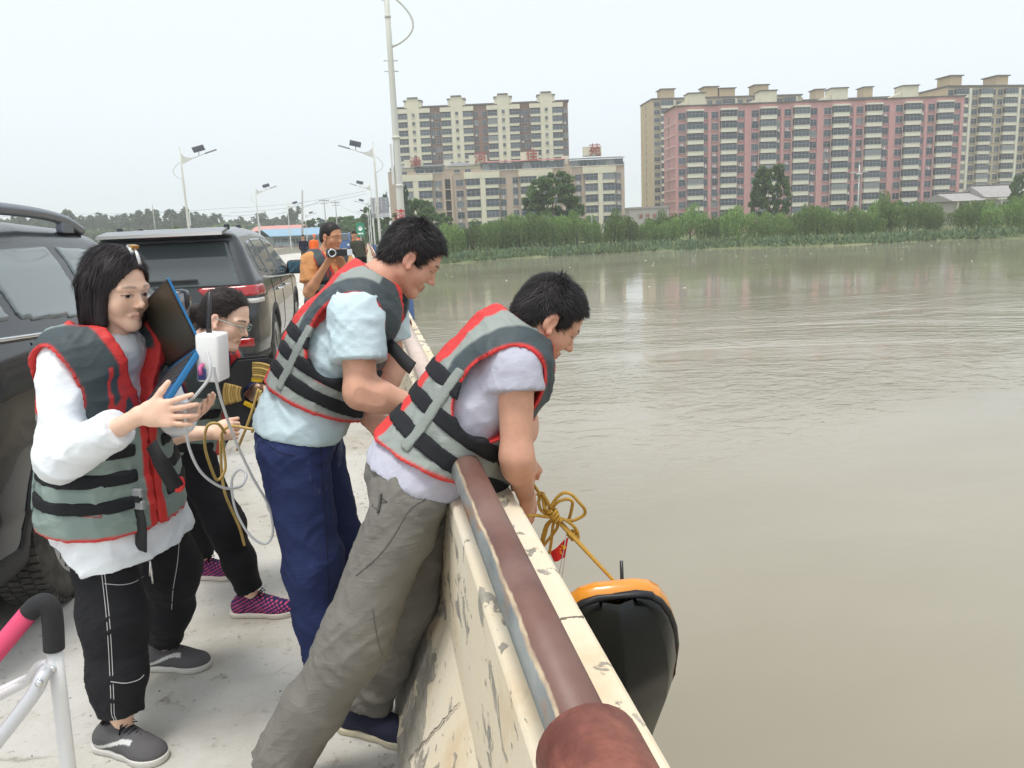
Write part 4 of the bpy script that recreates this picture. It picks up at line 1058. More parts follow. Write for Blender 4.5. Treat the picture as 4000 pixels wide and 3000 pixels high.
# ---------------------------------------------------------------- people
M_SKIN = mat('skin', (.6,.36,.25), .48, attr='Col', var=.09, vscale=32, bump=.12, bscale=420, spec=.4, sss=.12)
M_HAIR = mat('hair', (.018,.014,.014), .5, attr='Col', var=.2, vscale=40, spec=.28)
def cloth_mat(name, bump=.25, rough=.85, bs=260, var=.06, spec=.25, wr=.35):
    m = mat(name, (.5,.5,.5), rough, attr='Col', var=var, vscale=14, bump=bump, bscale=bs, spec=spec)
    n = m.node_tree.nodes; l = m.node_tree.links; b = n['Principled BSDF']; bp0 = b.inputs['Normal'].links[0].from_node
    tc = n.new('ShaderNodeTexCoord'); hs_ = []
    for rot, sc_ in (((.7,.5,.2), (7,7,26)), ((-.8,-.3,.6), (6,6,22))):                   # crossing families of soft creases
        mp = n.new('ShaderNodeMapping'); mp.inputs['Rotation'].default_value = rot; mp.inputs['Scale'].default_value = sc_; l.new(tc.outputs['Object'], mp.inputs[0])
        nz = n.new('ShaderNodeTexNoise'); nz.inputs['Scale'].default_value = 1.0; nz.inputs['Detail'].default_value = 3; nz.inputs['Distortion'].default_value = 1.2; l.new(mp.outputs[0], nz.inputs[0])
        ab = n.new('ShaderNodeMath'); ab.operation = 'SUBTRACT'; ab.inputs[1].default_value = .5; l.new(nz.outputs['Fac'], ab.inputs[0]); a2 = n.new('ShaderNodeMath'); a2.operation = 'ABSOLUTE'; l.new(ab.outputs[0], a2.inputs[0]); hs_.append(a2.outputs[0])
    ad = n.new('ShaderNodeMath'); ad.operation = 'MINIMUM'; l.new(hs_[0], ad.inputs[0]); l.new(hs_[1], ad.inputs[1])
    b2 = n.new('ShaderNodeBump'); b2.inputs['Strength'].default_value = wr; b2.inputs['Distance'].default_value = .03; l.new(ad.outputs[0], b2.inputs['Height']); l.new(bp0.outputs[0], b2.inputs['Normal']); l.new(b2.outputs[0], b.inputs['Normal'])
    return m
M_CLOTH = cloth_mat('woven_cloth', .3, .85, 340, .06, .25, .13); M_PANT = cloth_mat('trouser_cloth', .35, .85, 340, .09, .25, .26); M_NYLON = cloth_mat('vest_nylon', .15, .6, 420, .07, .4, .22); M_WEB = cloth_mat('webbing', .4, .75, 500, .08, .3, .1); M_SHOE = cloth_mat('shoe_canvas', .3, .8, 400)
SK_M = np.array(srgb(196,140,110)); 
def head_prims(s, o, A, sc, k=1., female=False):
    def L(p): return o+sc*(np.asarray(p, float) @ A)
    e = lambda c, r, kk=.02, op='+': s.ell(L(c), [x*sc for x in r], A, kk*sc, op)
    c = lambda a, b, ra, rb, kk=.02, op='+': s.cap(L(a), L(b), ra*sc, rb*sc, kk*sc, op)
    jw = .84 if female else .97; nf = .86 if female else .96; wx = .93 if female else 1.
    e((0,-.015,.035), (.075*wx,.096,.083)); e((0,.018,-.015), (.065*jw,.068,.088))
    for x in (-1, 1):
        c((x*.048*jw,.0,-.062), (x*.018*jw,.056,-.098), .022, .018, .03)
        e((x*.038,.050,-.036), (.026,.025,.03), .02)
        c((x*.048,.063,.016), (x*.012,.080,.018), .010, .010, .015)
    e((0,.068,-.101), (.020*jw,.016,.016), .02)
    c((0,.079,.006), (0,.098,-.026), .0066*nf, .0092*nf, .012); e((0,.1015,-.032), (.0115*nf,.0105*nf,.0092*nf), .008)
    for x in (-1, 1):
        e((x*.0122*nf,.090,-.036), (.0078*nf,.0095*nf,.0072*nf), .006)
        e((x*.031,.090,-.002), (.019,.011,.0105), .012, '-')
        e((x*.031,.0675,-.004), (.0158,.0145,.0125), .004)
    for x in (-1, 1):
        c((x*.021,.075,-.0665), (0,.0845,-.0625), .0050, .0058, .006); c((x*.020,.075,-.0695), (0,.0825,-.0745), .0052, .0066, .006)
        c((x*.022,.081,-.0685), (0,.0905,-.0685), .0020, .0020, .002, '-')
        e((x*.077,-.010,-.010), (.0085,.019,.030), .006); e((x*.088,-.004,-.008), (.009,.011,.019), .004, '-'); e((x*.079,.004,-.036), (.008,.009,.011), .005)
    return L
def head_colour(P, col, sc, look, lip, brow=(.02,.015,.013), openf=.5, browlift=0., browk=.85):
    """features by place on the head: brows, eyes, lips"""
    x, y, z = P.T/sc; f = (y > .045)
    ax = np.abs(x)
    # lips
    w = np.clip(1-((x/.0235)**2+((z+.0685)/.0110)**2), 0, 1)*(y > .068); col = blend(col, np.clip(w*3, 0, 1)*.6, lip)
    col = blend(col, ((np.abs(z+.0685) < .0019) & (ax < .0215) & (y > .07))*.45, (.16,.05,.04))
    # warm nose, cheeks, ears
    w = np.exp(-(((x)/.014)**2+((z+.036)/.016)**2))*(y > .08)+.7*np.exp(-(((ax-.042)/.018)**2+((z+.035)/.02)**2))*f+.8*(ax > .073)*(np.abs(y+.01) < .03)*(np.abs(z+.01) < .04)
    col = blend(col, np.clip(w, 0, 1)*.22, (.62,.22,.16))
    col = blend(col, (np.exp(-(((ax-.010)/.0035)**2+((z+.0445)/.0028)**2))*(y > .085))*.40, (.20,.08,.06))
    # brows
    zb = .0225+browlift-.10*np.clip(ax-.034, 0, 1)**1.0*1.4+.05*(ax-.012)*(ax < .034)
    th = .0042*(1-np.clip((ax-.03)/.022, 0, 1)*.5)
    w = (1-sstep(np.abs(z-zb), th*.6, th*1.3))*sstep(ax, .010, .014)*(1-sstep(ax, .047, .053))*f; col = blend(col, w*browk, brow)
    # eyes
    u = (ax-.031)/.0165; hgt = .0056*openf*np.clip(1-u*u, 0, 1); zc = -.0045+.0006*u
    inside = (np.abs(z-zc) < hgt) & (np.abs(u) < 1) & f
    col = blend(col, inside*.9, (.55,.50,.47))
    ir = np.hypot((ax-.031-look[0]*np.sign(x)), (z-zc-look[1])) < .0064; col = blend(col, (inside & ir)*1., (.018,.012,.010))
    lash = (np.abs(z-(zc+hgt+.0008)) < .0017) & (np.abs(u) < 1.08) & f; col = blend(col, lash*.85, (.02,.013,.012))
    low = (np.abs(z-(zc-hgt-.0006)) < .001) & (np.abs(u) < .95) & f; col = blend(col, low*.35, (.10,.05,.04))
    crease = (np.abs(z-(.0065-.0012*u*u)) < .0012) & (np.abs(u) < 1) & f; col = blend(col, crease*.35, (.25,.11,.08))
    return col
def hand_prims(s, wr, d, n, side, sz=1., curl=(.25,.25,.3,.35), bend=None, thumb=(.55,.75,.15), spread=.05):
    """wrist, finger direction, palm normal (the way the fingers curl), side=+1 thumb on the (d x n) side; curl = radians per joint for index..little"""
    d = unit(d); n = unit(np.asarray(n)-d*np.dot(n, d)); t = np.cross(d, n)*side; wr = np.asarray(wr, float)
    def L(a, b, c): return wr+sz*(a*d+b*t+c*n)
    s.cap(L(0,0,0), L(.035,0,0), .024*sz, .026*sz, .015, flat=(n, .72))
    for b, e in ((-.026,-.028), (-.009,-.010), (.010,.010), (.026,.028)): s.cap(L(.03,b*.75,0), L(.082,e,0), .0155*sz, .0125*sz, .012, flat=(n, .85))
    s.cap(L(.022,.020,.006), L(.055,.036,.006), .016*sz, .013*sz, .012)                  # thumb mound
    tips = []
    for i, (b, ln, r) in enumerate(((.029,.070,.0088), (.0105,.078,.0090), (-.010,.072,.0086), (-.027,.056,.0076))):
        p = L(.084, b, 0); ang = 0.; spr = spread*(1.5-i); cu = curl[i] if hasattr(curl[i], '__len__') else (curl[i],)*3
        for j, q in enumerate((.45,.30,.25)):
            ang += cu[j]; v = math.cos(ang)*(d*math.cos(spr)+t*math.sin(spr))+math.sin(ang)*n; p2 = p+sz*ln*q*v
            s.cap(p, p2, r*sz*(1-.10*j), r*sz*(.93-.10*j), .004); p = p2
        tips.append(p)
    p = L(.045,.036,.004); a = math.cos(thumb[0])*d+math.sin(thumb[0])*t; a = unit(a+thumb[2]*n)
    p2 = p+sz*.036*a; s.cap(p, p2, .0115*sz, .0098*sz, .006)
    b2 = unit(math.cos(thumb[1]*.5)*a+math.sin(thumb[1]*.5)*(d*.7+n*.5)); s.cap(p2, p2+sz*.03*b2, .0098*sz, .0078*sz, .004)
    return tips
def mirror_bounds(pts, m): p = np.array(pts, float); return p.min(0)-m, p.max(0)+m
def torso_prims(s, sk, g, k=.05, hips=True, f=1., bust=0., gs=None):
    """trunk from pelvis to shoulders, each level in its own frame, g = how far outside the body"""
    A1, A2 = sk['Ap'], sk['Ac']; w = sk.get('w', 1.)
    if hips: s.ell(sk['pel'], (.165*w+g, .115*w+g, .125+g), A1, k)
    Am = frame(A1[1]+A2[1], A1[2]+A2[2])
    s.ell(sk['wst'], (.145*w+g, .108*w+g, .16+g), Am, k)
    g2 = g if gs is None else gs+.004; s.ell(sk['chs'], (.160*w+g2, .115*w+g2, .17+g2), A2, k)
    if bust:
        for x in (-1, 1): s.ell(sk['chs']+A2[0]*.065*x+A2[1]*.07+A2[2]*.01, (.065+g,.05+g,.06+g), A2, .05)
    up = sk['nk']-A2[2]*.045
    for q in ('shR', 'shL'): s.cap(sk[q]*.82+up*.18-A2[2]*.012, up, .058*w+(g if gs is None else gs), .064*w+(g if gs is None else gs), k)
def arm_prims(s, sk, q, g=0., k=.03, r=(.056,.043,.040,.027), upto=1.):
    a, b, c = sk['sh'+q], sk['el'+q], sk['wr'+q]; m = b+(c-b)*.25
    s.cap(a, b, r[0]+g, r[1]+g, k); s.cap(b, m, r[1]+g, r[2]+g+.002, k); s.cap(m, c, r[2]+g+.002, r[3]+g, k)
class Person: pass
def col_of(v, rgb): return np.tile(np.asarray(rgb, float), (len(v), 1))
def make_person(label, sk, skin, headopt, hands, res=.0031, neck_r=.052, arm_r=(.052,.041,.040,.026), ankles=False, group=None):
    sk = {k: (np.asarray(v, float) if not np.isscalar(v) else v) for k, v in sk.items()}
    org = np.array([sk['foot'][0], sk['foot'][1], sk['foot'][2]]); e = empty('person', org); tag(e, label, 'person', group)
    P = Person(); P.e = e; P.org = org; P.sk = sk
    A = frame(sk['hfwd'], sk['hup']); hc = sk['hd']; sc = sk.get('hs', 1.); P.A = A; P.hc = hc; P.sc = sc
    nb = sk['nk']; ac = sk['Ac']; pts = [hc+.16*sc, hc-.16*sc, nb, sk['chs']-ac[2]*.06]
    for q in 'RL': pts += [sk['sh'+q]+.06, sk['sh'+q]-.06, sk['el'+q], sk['wr'+q], sk['wr'+q]+unit(hands[q]['d'])*.2, sk['wr'+q]+unit(hands[q]['d'])*.1+unit(hands[q]['n'])*.09]
    lo, hi = mirror_bounds(pts, .055); s = SDF(lo, hi, res)
    # trunk under the clothes, neck, arms with hands, head: blended into one surface
    s.ell(sk['chs']+ac[2]*.03, (.135,.085,.12), ac, .04)
    up = nb-ac[2]*.05
    for q in 'RL': s.cap(sk['sh'+q]*.86+up*.14, up, .046, .050, .04)
    L = lambda p: hc+sc*(np.asarray(p, float) @ A)
    for q, side in (('R', 1), ('L', -1)):
        hp = hands[q]; arm_prims(s, sk, q, 0., r=arm_r)
        hand_prims(s, sk['wr'+q], hp['d'], hp['n'], hp.get('side', side), hp.get('sz', 1.), hp.get('curl', (.25,.25,.3,.35)), thumb=hp.get('thumb', (.55,.75,.15)), spread=hp.get('spread', .05))
    head_prims(s, hc, A, sc, female=headopt.get('female', False))
    s.cap(L((0,-.030,-.045)), nb, neck_r*1.0, neck_r*1.12, .03); s.cap(nb, nb-ac[2]*.06, neck_r*1.12, neck_r*1.5, .03)
    v, f = s.mesh(); v = smooth_mesh(v, f, 1, .5)
    c = col_of(v, skin)*(1+.12*(fbm(v*34)-.45)+.05*(vnoise(v*140)-.5))[:,None]
    for q in 'RL':
        dd = np.linalg.norm(v-(sk['wr'+q]+unit(hands[q]['d'])*.13), axis=1); c = blend(c, np.exp(-(dd/.05)**2)*.3, np.asarray(skin)*np.array([1.02,.78,.72]))
    loc = (v-hc) @ A.T; hm = (np.linalg.norm(loc, axis=1) < .15*sc)
    c[hm] = head_colour(loc[hm], c[hm], sc, headopt.get('look', (0,-.002)), headopt.get('lip', (.42,.13,.11)), openf=headopt.get('open', .5), browlift=headopt.get('brow', 0.), browk=headopt.get('browk', .85))
    P.body = np_mesh('body', v, f, M_SKIN, e, c, org=org)
    if ankles:
        for q in 'RL':
            a = sk['a'+q]; k = sk['k'+q]; top = a+(k-a)*.45
            lo, hi = mirror_bounds([a, top], .08); s = SDF(lo, hi, .005); s.cap(a-np.array([0,0,.03]), a+(k-a)*.15, .034, .032, .02); s.cap(a+(k-a)*.15, top, .032, .045, .02)
            v, f = s.mesh(); np_mesh('lower_leg', v, f, M_SKIN, e, col_of(v, skin), org=org)
    return P
def largest(v, f):
    """keep the biggest connected piece"""
    lab = np.arange(len(v))
    while True:
        m = lab[f].min(1); new = lab.copy(); np.minimum.at(new, f.ravel(), np.repeat(m, 4)); new = new[new]
        if (new == lab).all(): break
        lab = new
    k = np.bincount(lab).argmax(); keep = lab == k; idx = np.cumsum(keep)-1; fk = f[keep[f].all(1)]; return v[keep], idx[fk]
def garment(P, name, s, colfn, m, disp=None, it=1, parent=None):
    v, f = s.mesh()
    if len(v) == 0: return None
    if name in ('webbing', 'strap'): v, f = largest(v, f)
    v = smooth_mesh(v, f, it, .5)
    if disp is not None: v = v+vnormals(v, f)*disp(v)[:,None]; 
    o = np_mesh(name, v, f, m, parent or P.e, colfn(v) if callable(colfn) else col_of(v, colfn), org=P.org); o.parent = parent or P.e
    return o
def strands(v, nrm, flow, n, length, width, r_, colr, lift=.25, bendz=0., jit=.25):
    """thin tapering hair blades rooted on a surface"""
    i = r_.integers(0, len(v), n); p = v[i]; d = flow[i]+nrm[i]*(lift*np.where(r_.uniform(size=n) < .2, 2.6, .7))[:,None]+r_.normal(size=(n,3))*jit; d /= np.linalg.norm(d, axis=1)[:,None]
    L_ = (length*r_.uniform(.5,1.25,n))[:,None]; w = np.cross(d, nrm[i]); w /= np.maximum(np.linalg.norm(w, axis=1), 1e-6)[:,None]
    a = p-w*width*.5-nrm[i]*.001; b = p+w*width*.5-nrm[i]*.001; mid = p+d*L_*.55+nrm[i]*.0005; tip = p+d*L_-np.array([0,0,1])*bendz*L_
    vs = np.stack([a, b, mid+w*width*.35, mid-w*width*.35, tip], 1).reshape(-1,3); k = np.arange(n)*5
    q = np.stack([k,k+1,k+2,k+3], 1); t = np.stack([k+3,k+2,k+4], 1); c = np.repeat(np.asarray(colr)[None,:]*(1+.5*r_.uniform(-1,1,n))[:,None], 5, 0)
    return vs, q, t, c
def hair_short(P, thick=.007, line=None, col=(.016,.013,.013), n=6500, length=.022, seed=1, flowv=(0,.8,-.5), crop=False):
    A, hc, sc = P.A, P.hc, P.sc; s = SDF(hc-.15*sc, hc+.15*sc, .003); L = lambda p: hc+sc*(np.asarray(p) @ A)
    s.ell(L((0,-.015,.035)), [(x+thick)*sc for x in (.075,.096,.083)], A, 0); s.ell(L((0,-.05,-.015)), [(x+thick*.6)*sc for x in (.066,.060,.07)], A, .02)
    x, y, z = s.local(hc, A); x, y, z = x/sc, y/sc, z/sc
    ys, zs = line or ([-.13,-.09,-.06,-.034,-.022,.004,.010,.028,.040,.060,.078,.1], [-.075,-.075,-.068,-.030,.022,.022,-.018,-.020,.034,.066,.076,.076])
    zl = np.interp(y, ys, zs); s.cut((zl-z)*.7*sc); s.cut((z*0-.2))
    v, f = s.mesh(); v = smooth_mesh(v, f, 1, .5); nn = vnormals(v, f); loc = (v-hc) @ A.T
    v = v+nn*((fbm(v*70)-.45)*.006)[:,None]
    fl = np.asarray(flowv)[None,:]*np.ones((len(v),1)); fl[:,0] += (vnoise(v*22)-.5)*.9; wb_ = sstep(-loc[:,1]+(vnoise(v*30)-.5)*.05, .0, .09); fl[:,1] -= wb_*1.3; fl[:,2] -= wb_*.8; fl[:,0] += loc[:,0]*4*wb_
    fl = fl @ A; fl -= (fl*nn).sum(1)[:,None]*nn
    r_ = np.random.default_rng(seed); vs, q, t, c = strands(v, nn, fl, n, length, .0018, r_, np.asarray(col)*1.1, .14, jit=.14)
    o = len(v); base = col_of(v, col)*(.75+.6*vnoise(v*np.array([160,160,60])))[:,None]
    np_mesh('hair', np.concatenate([v, vs]), np.concatenate([f, q+o]), M_HAIR, P.e, np.concatenate([base, c]), org=P.org, tri=t+o)
VEST_GREY = np.array(srgb(143,149,144)); VEST_RED = np.array(srgb(208,56,54)); VEST_DARK = np.array(srgb(62,72,76)); BLACK = np.array(srgb(30,31,35))
def vest(P, grey=VEST_GREY, zlo=-.14, h=.0062, front_print=True, straps=(.135,.045,-.045), g=.042, strap_w=.021, armr=.108, red=VEST_RED, dark_front=True, seed=0., hem=None, split=True, skirt=0., pad=0., armx=.132, lapel=.022):
    """foam life vest in the chest frame: x right, y forward, z up the spine from the waist"""
    sk = P.sk; A = sk['Ac']; o = sk['wst']; H_ = float((sk['nk']-o) @ A[2])                     # waist to neck
    lo, hi = mirror_bounds([sk['pel'], sk['nk'], sk['shR'], sk['shL']], .2); s = SDF(lo, hi, h)
    torso_prims(s, sk, g, .06)
    if skirt: s.cap(sk['wst'], sk['wst']-A[2]*skirt, .150*sk.get('w',1.)+g, .195*sk.get('w',1.)+g, .05, flat=(A[1], .86))
    if skirt:
        for q in 'RL': s.cap(sk['h'+q]+A[2]*.02, sk['h'+q]-A[2]*.06, .127, .133, .06)
    if pad: s.ell(o+A[1]*pad-A[2]*.02, (.13,.10+g*.6,.17), A, .05)
    xs_ = .115*sk.get('w', 1.)
    for x in (-1, 1): s.cap(o+A[0]*x*xs_+A[2]*(H_-.035)-A[1]*.02, o+A[0]*x*xs_+A[2]*(H_-.10)+A[1]*.07, .05, .05, .05)
    x, y, z = s.local(o, A)
    s.cut((zlo+(hem(x, y) if hem else 0)-z)*.9)
    s.cut(z-(H_+.034))
    # arm holes
    ah = None
    for q, sg in (('shR', 1), ('shL', -1)):
        c = sk[q]; cz = float((c-o) @ A[2]); cy = float((c-o) @ A[1]); cx_ = armx*sk.get('w', 1.)
        d = np.sqrt(((y-cy-.005)/.92)**2+((z-(cz-.085))/1.30)**2)-armr; d = np.where(z > cz-.085, np.maximum(d, 0*d+np.sqrt(((y-cy-.005)/.92)**2+((z-(cz-.085))/1.6)**2)-armr), d)
        lat = (cx_-.012*np.clip((z-cz+.2)/.2, 0, 1))-sg*x
        dd = np.maximum(d, lat); ah = dd if ah is None else np.minimum(ah, dd)
    s.cut(-ah)
    # neck opening and front V
    nr = np.sqrt(x*x+(y-.012)**2)-.084; nk_ = np.maximum(nr, (H_-.07)-z)
    vv = np.maximum(np.abs(x)-np.clip((z-.10)/(H_-.10), 0, 1)*.085, -(y-.02)); s.cut(-np.minimum(nk_, vv))
    if split: s.cut(-np.maximum(np.abs(x)-.004, -(y-.03)))
    nk_f = np.minimum(nk_, vv)
    def sample(arr, v):
        q = np.clip((v-s.lo)/s.h, 0, s.n-1.001); i = q.astype(int); t = q-i; out = 0
        for a in (0,1):
            for b in (0,1):
                for c_ in (0,1): out = out+arr[i[:,0]+a, i[:,1]+b, i[:,2]+c_]*(t[:,0] if a else 1-t[:,0])*(t[:,1] if b else 1-t[:,1])*(t[:,2] if c_ else 1-t[:,2])
        return out
    ss = lambda t, a: sstep(t, a-.003, a+.003)
    def colf(v):
        L_ = (v-o) @ A.T; X, Y, Z = L_.T; c = col_of(v, grey)*(1+.10*(fbm(v*12)-.45))[:,None]
        a = sample(ah, v); nn = sample(nk_f, v); AX = np.abs(X)
        if dark_front:
            w = ss(Y, .0)*ss(Z, .12); c = blend(c, w, VEST_DARK)
            pr = sstep(vnoise(np.stack([Z*26+X*8, X*60, Y*30], 1)+seed), .5, .56)*w*(AX < .12)*(Z < .30)*(Z > .10); c = blend(c, pr*.9, red)
        c = blend(c, (1-ss(Y, .02))*(1-ss(AX, .058+.030*sstep(Z, .15, .22))), red)             # back panel
        c = blend(c, (1-ss(nn, lapel))*ss(Z, .06), red)                                           # lapels and collar
        c = blend(c, (1-ss(a, .042))*ss(Z, .15), VEST_DARK if dark_front else grey*.8); c = blend(c, (1-ss(a, .009))*ss(Z, .0), red)
        c = blend(c, (1-ss(AX, .035))*ss(Y, 0), red)                                            # front zip edges
        zh = zlo+(hem(X, Y) if hem else 0); c = blend(c, 1-ss(Z, zh+.010), red); return c
    def disp(v):
        L_ = (v-o) @ A.T; X, Y, Z = L_.T; d = folds(v, (13,13,17), seed)*.009
        for q in straps: d -= .0045*np.exp(-((Z-q)/.02)**2)                                     # pulled in under the straps
        d += .004*np.sin(np.arctan2(X, Y)*9)*np.exp(-((Z-straps[1])/.12)**2); return d
    base = s.copy(); ve = garment(P, 'life_vest', s, colf, M_NYLON, disp, 2)
    for q in straps:
        st = base.copy(np.maximum(np.maximum(base.F-.0045, np.abs(z-q)-strap_w), -(base.F+.014)))
        st.F = np.maximum(st.F, np.where((np.abs(x) < .055) & (y > .03), .03, -.03).astype(np.float32))
        garment(P, 'strap', st, BLACK, M_WEB, lambda v: folds(v, (10,10,10), 3)*.003, 1, ve)
    an = np.arctan2(np.abs(x), -y)                                                              # side webbing over the straps
    for sg in (1, -1):
        w = np.maximum(np.abs(np.where(sg*x > 0, np.sqrt(x*x+y*y), 0)*(an-.95))-.017, -(sg*x)); st = base.copy(np.maximum(np.maximum(np.maximum(base.F-.0070, w), -(base.F+.010)), np.maximum(z-straps[0]-.05, straps[2]-.045-z)))
        garment(P, 'webbing', st, grey*.92, M_WEB, lambda v: folds(v, (30,30,30), 3)*.002, 1, ve)
    P.vest = ve; P.vest_frame = (o, A, H_)
    return ve
Ra_ = np.array(Euler((.7, .5, .3)).to_matrix()); Rb_ = np.array(Euler((-.9, -.3, .5)).to_matrix())
def shirt(P, col, g=.016, sleeve=.55, sl_r=(.075,.078), zlo=-.22, h=.0065, m=None, neck=.066, amp=.009, armres=None, seed=1., hemf=None, skirt=0.):
    sk = P.sk; A = sk['Ac']; o = sk['wst']; lo, hi = mirror_bounds([sk['pel'], sk['pel']-sk['Ap'][2]*skirt, sk['nk'], sk['shR'], sk['shL'], sk['elR'], sk['elL']], .17); s = SDF(lo, hi, h)
    torso_prims(s, sk, g, .06, gs=.003)
    if skirt: s.cap(sk['pel'], sk['pel']-sk['Ap'][2]*skirt, .180*sk.get('w',1.)+g, .215*sk.get('w',1.)+g, .05, flat=(sk['Ap'][1], .86))
    if skirt:
        for q in 'RL': s.cap(sk['h'+q], sk['h'+q]+(sk['k'+q]-sk['h'+q])*.55, .108, .117, .06)
    s.cap(sk['nk']-A[2]*.06, sk['nk']-A[2]*.005, neck+.012, neck, .03)
    x, y, z = s.local(o, A); X, Y, Z = s.axes()
    Ap = sk['Ap']; xp, yp, zp = s.local(sk['pel'], Ap); s.cut((zlo-(zp if hemf is None else zp-hemf(xp, yp)))*.9)
    nb = sk['nk']; xn, yn, zn = s.local(nb, A); s.cut(zn-.018-.25*(-yn))                           # neckline, lower in front
    for q in 'RL':
        a, b, c = sk['sh'+q], sk['el'+q], sk['wr'+q]
        sv = SDF(lo, hi, h); 
        if sleeve <= 1:
            e_ = a+(b-a)*sleeve; sv.cap(a, e_+unit(b-a)*.05, sl_r[0], sl_r[1], .02); ax_ = unit(b-a)
            xx, yy, zz = sv.axes(); sv.cut((xx-e_[0])*ax_[0]+(yy-e_[1])*ax_[1]+(zz-e_[2])*ax_[2])
        else:
            sv.cap(a, b, sl_r[0], sl_r[1], .03); e_ = b+(c-b)*(sleeve-1); sv.cap(b, e_+unit(c-b)*.05, sl_r[1], sl_r[2], .03); ax_ = unit(c-b)
            xx, yy, zz = sv.axes(); pl = (xx-e_[0])*ax_[0]+(yy-e_[1])*ax_[1]+(zz-e_[2])*ax_[2]; near = (xx-c[0])**2+(yy-c[1])**2+(zz-c[2])**2 < .17**2
            sv.F = np.where(near, np.maximum(sv.F, pl), sv.F).astype(np.float32)
        hh = np.maximum(.03-np.abs(s.F-sv.F), 0)/.03; s.F = np.minimum(s.F, sv.F)-hh*hh*.03*.25
    def cf(v):
        c = col_of(v, col) if not callable(col) else col(v); return c*(1+.05*(fbm(v*9)-.45))[:,None]
    return garment(P, 'shirt', s, cf, m or M_CLOTH, lambda v: (folds(v @ Ra_, (8,8,17), seed)+.6*folds(v @ Rb_, (9,8,22), seed+2))*amp*.85, 1)
def trousers(P, col, r=(.100,.086,.080,.078), g=.018, top=.10, hem=(.03,.03), h=.0068, amp=.010, seed=2., colf=None, pg=.014):
    sk = P.sk; A = sk['Ap']; pl = sk['pel']; lo, hi = mirror_bounds([pl, sk['aR'], sk['aL'], sk['kR'], sk['kL'], sk['hR'], sk['hL'], sk['wst']], .16); s = SDF(lo, hi, h)
    w = sk.get('w', 1.); s.ell(pl, (.165*w+pg, .118*w+pg, .13+pg), A, .04); s.ell(sk['wst'], (.145*w+pg, .108*w+pg, .16+pg), A, .05)
    x, y, z = s.local(pl, A); s.cut(z-top)
    for q, hm in zip('RL', hem):
        a, b, c = sk['h'+q], sk['k'+q], sk['a'+q]; ax_ = unit(c-b); e_ = c+ax_*(-hm)
        sv = SDF(lo, hi, h); sv.cap(a, b, r[0], r[1], .05); m_ = b+(c-b)*.5; sv.cap(b, m_, r[1], r[2], .05); sv.cap(m_, e_+ax_*.06, r[2], r[3], .04)
        xx, yy, zz = sv.axes(); p_ = (xx-e_[0])*ax_[0]+(yy-e_[1])*ax_[1]+(zz-e_[2])*ax_[2]; sv.F = np.maximum(sv.F, p_).astype(np.float32)
        hh = np.maximum(.03-np.abs(s.F-sv.F), 0)/.03; s.F = np.minimum(s.F, sv.F)-hh*hh*.03*.25
    Ra = np.array(Euler((.9, .35, .4)).to_matrix()); Rb = np.array(Euler((-.8, -.5, .2)).to_matrix())
    def disp(v):
        d = folds(v @ Ra, (5,5,12), seed)*amp*.8+folds(v @ Rb, (6,5,15), seed+3)*amp*.5
        for q in 'RL':
            for key, ww in (('k', .13), ('h', .14), ('a', .13)):
                dd = np.linalg.norm(v-sk[key+q], axis=1); d += np.exp(-(dd/ww)**2)*(folds(v @ Ra, (7,7,30), seed+4)+folds(v @ Rb, (7,7,26), seed+5))*amp*.75
        return d-.004
    def cf(v):
        c = col_of(v, col)*(1+.07*(fbm(v*8)-.45))[:,None]; return c if colf is None else colf(v, c)
    return garment(P, 'trousers', s, cf, M_PANT, disp, 1)
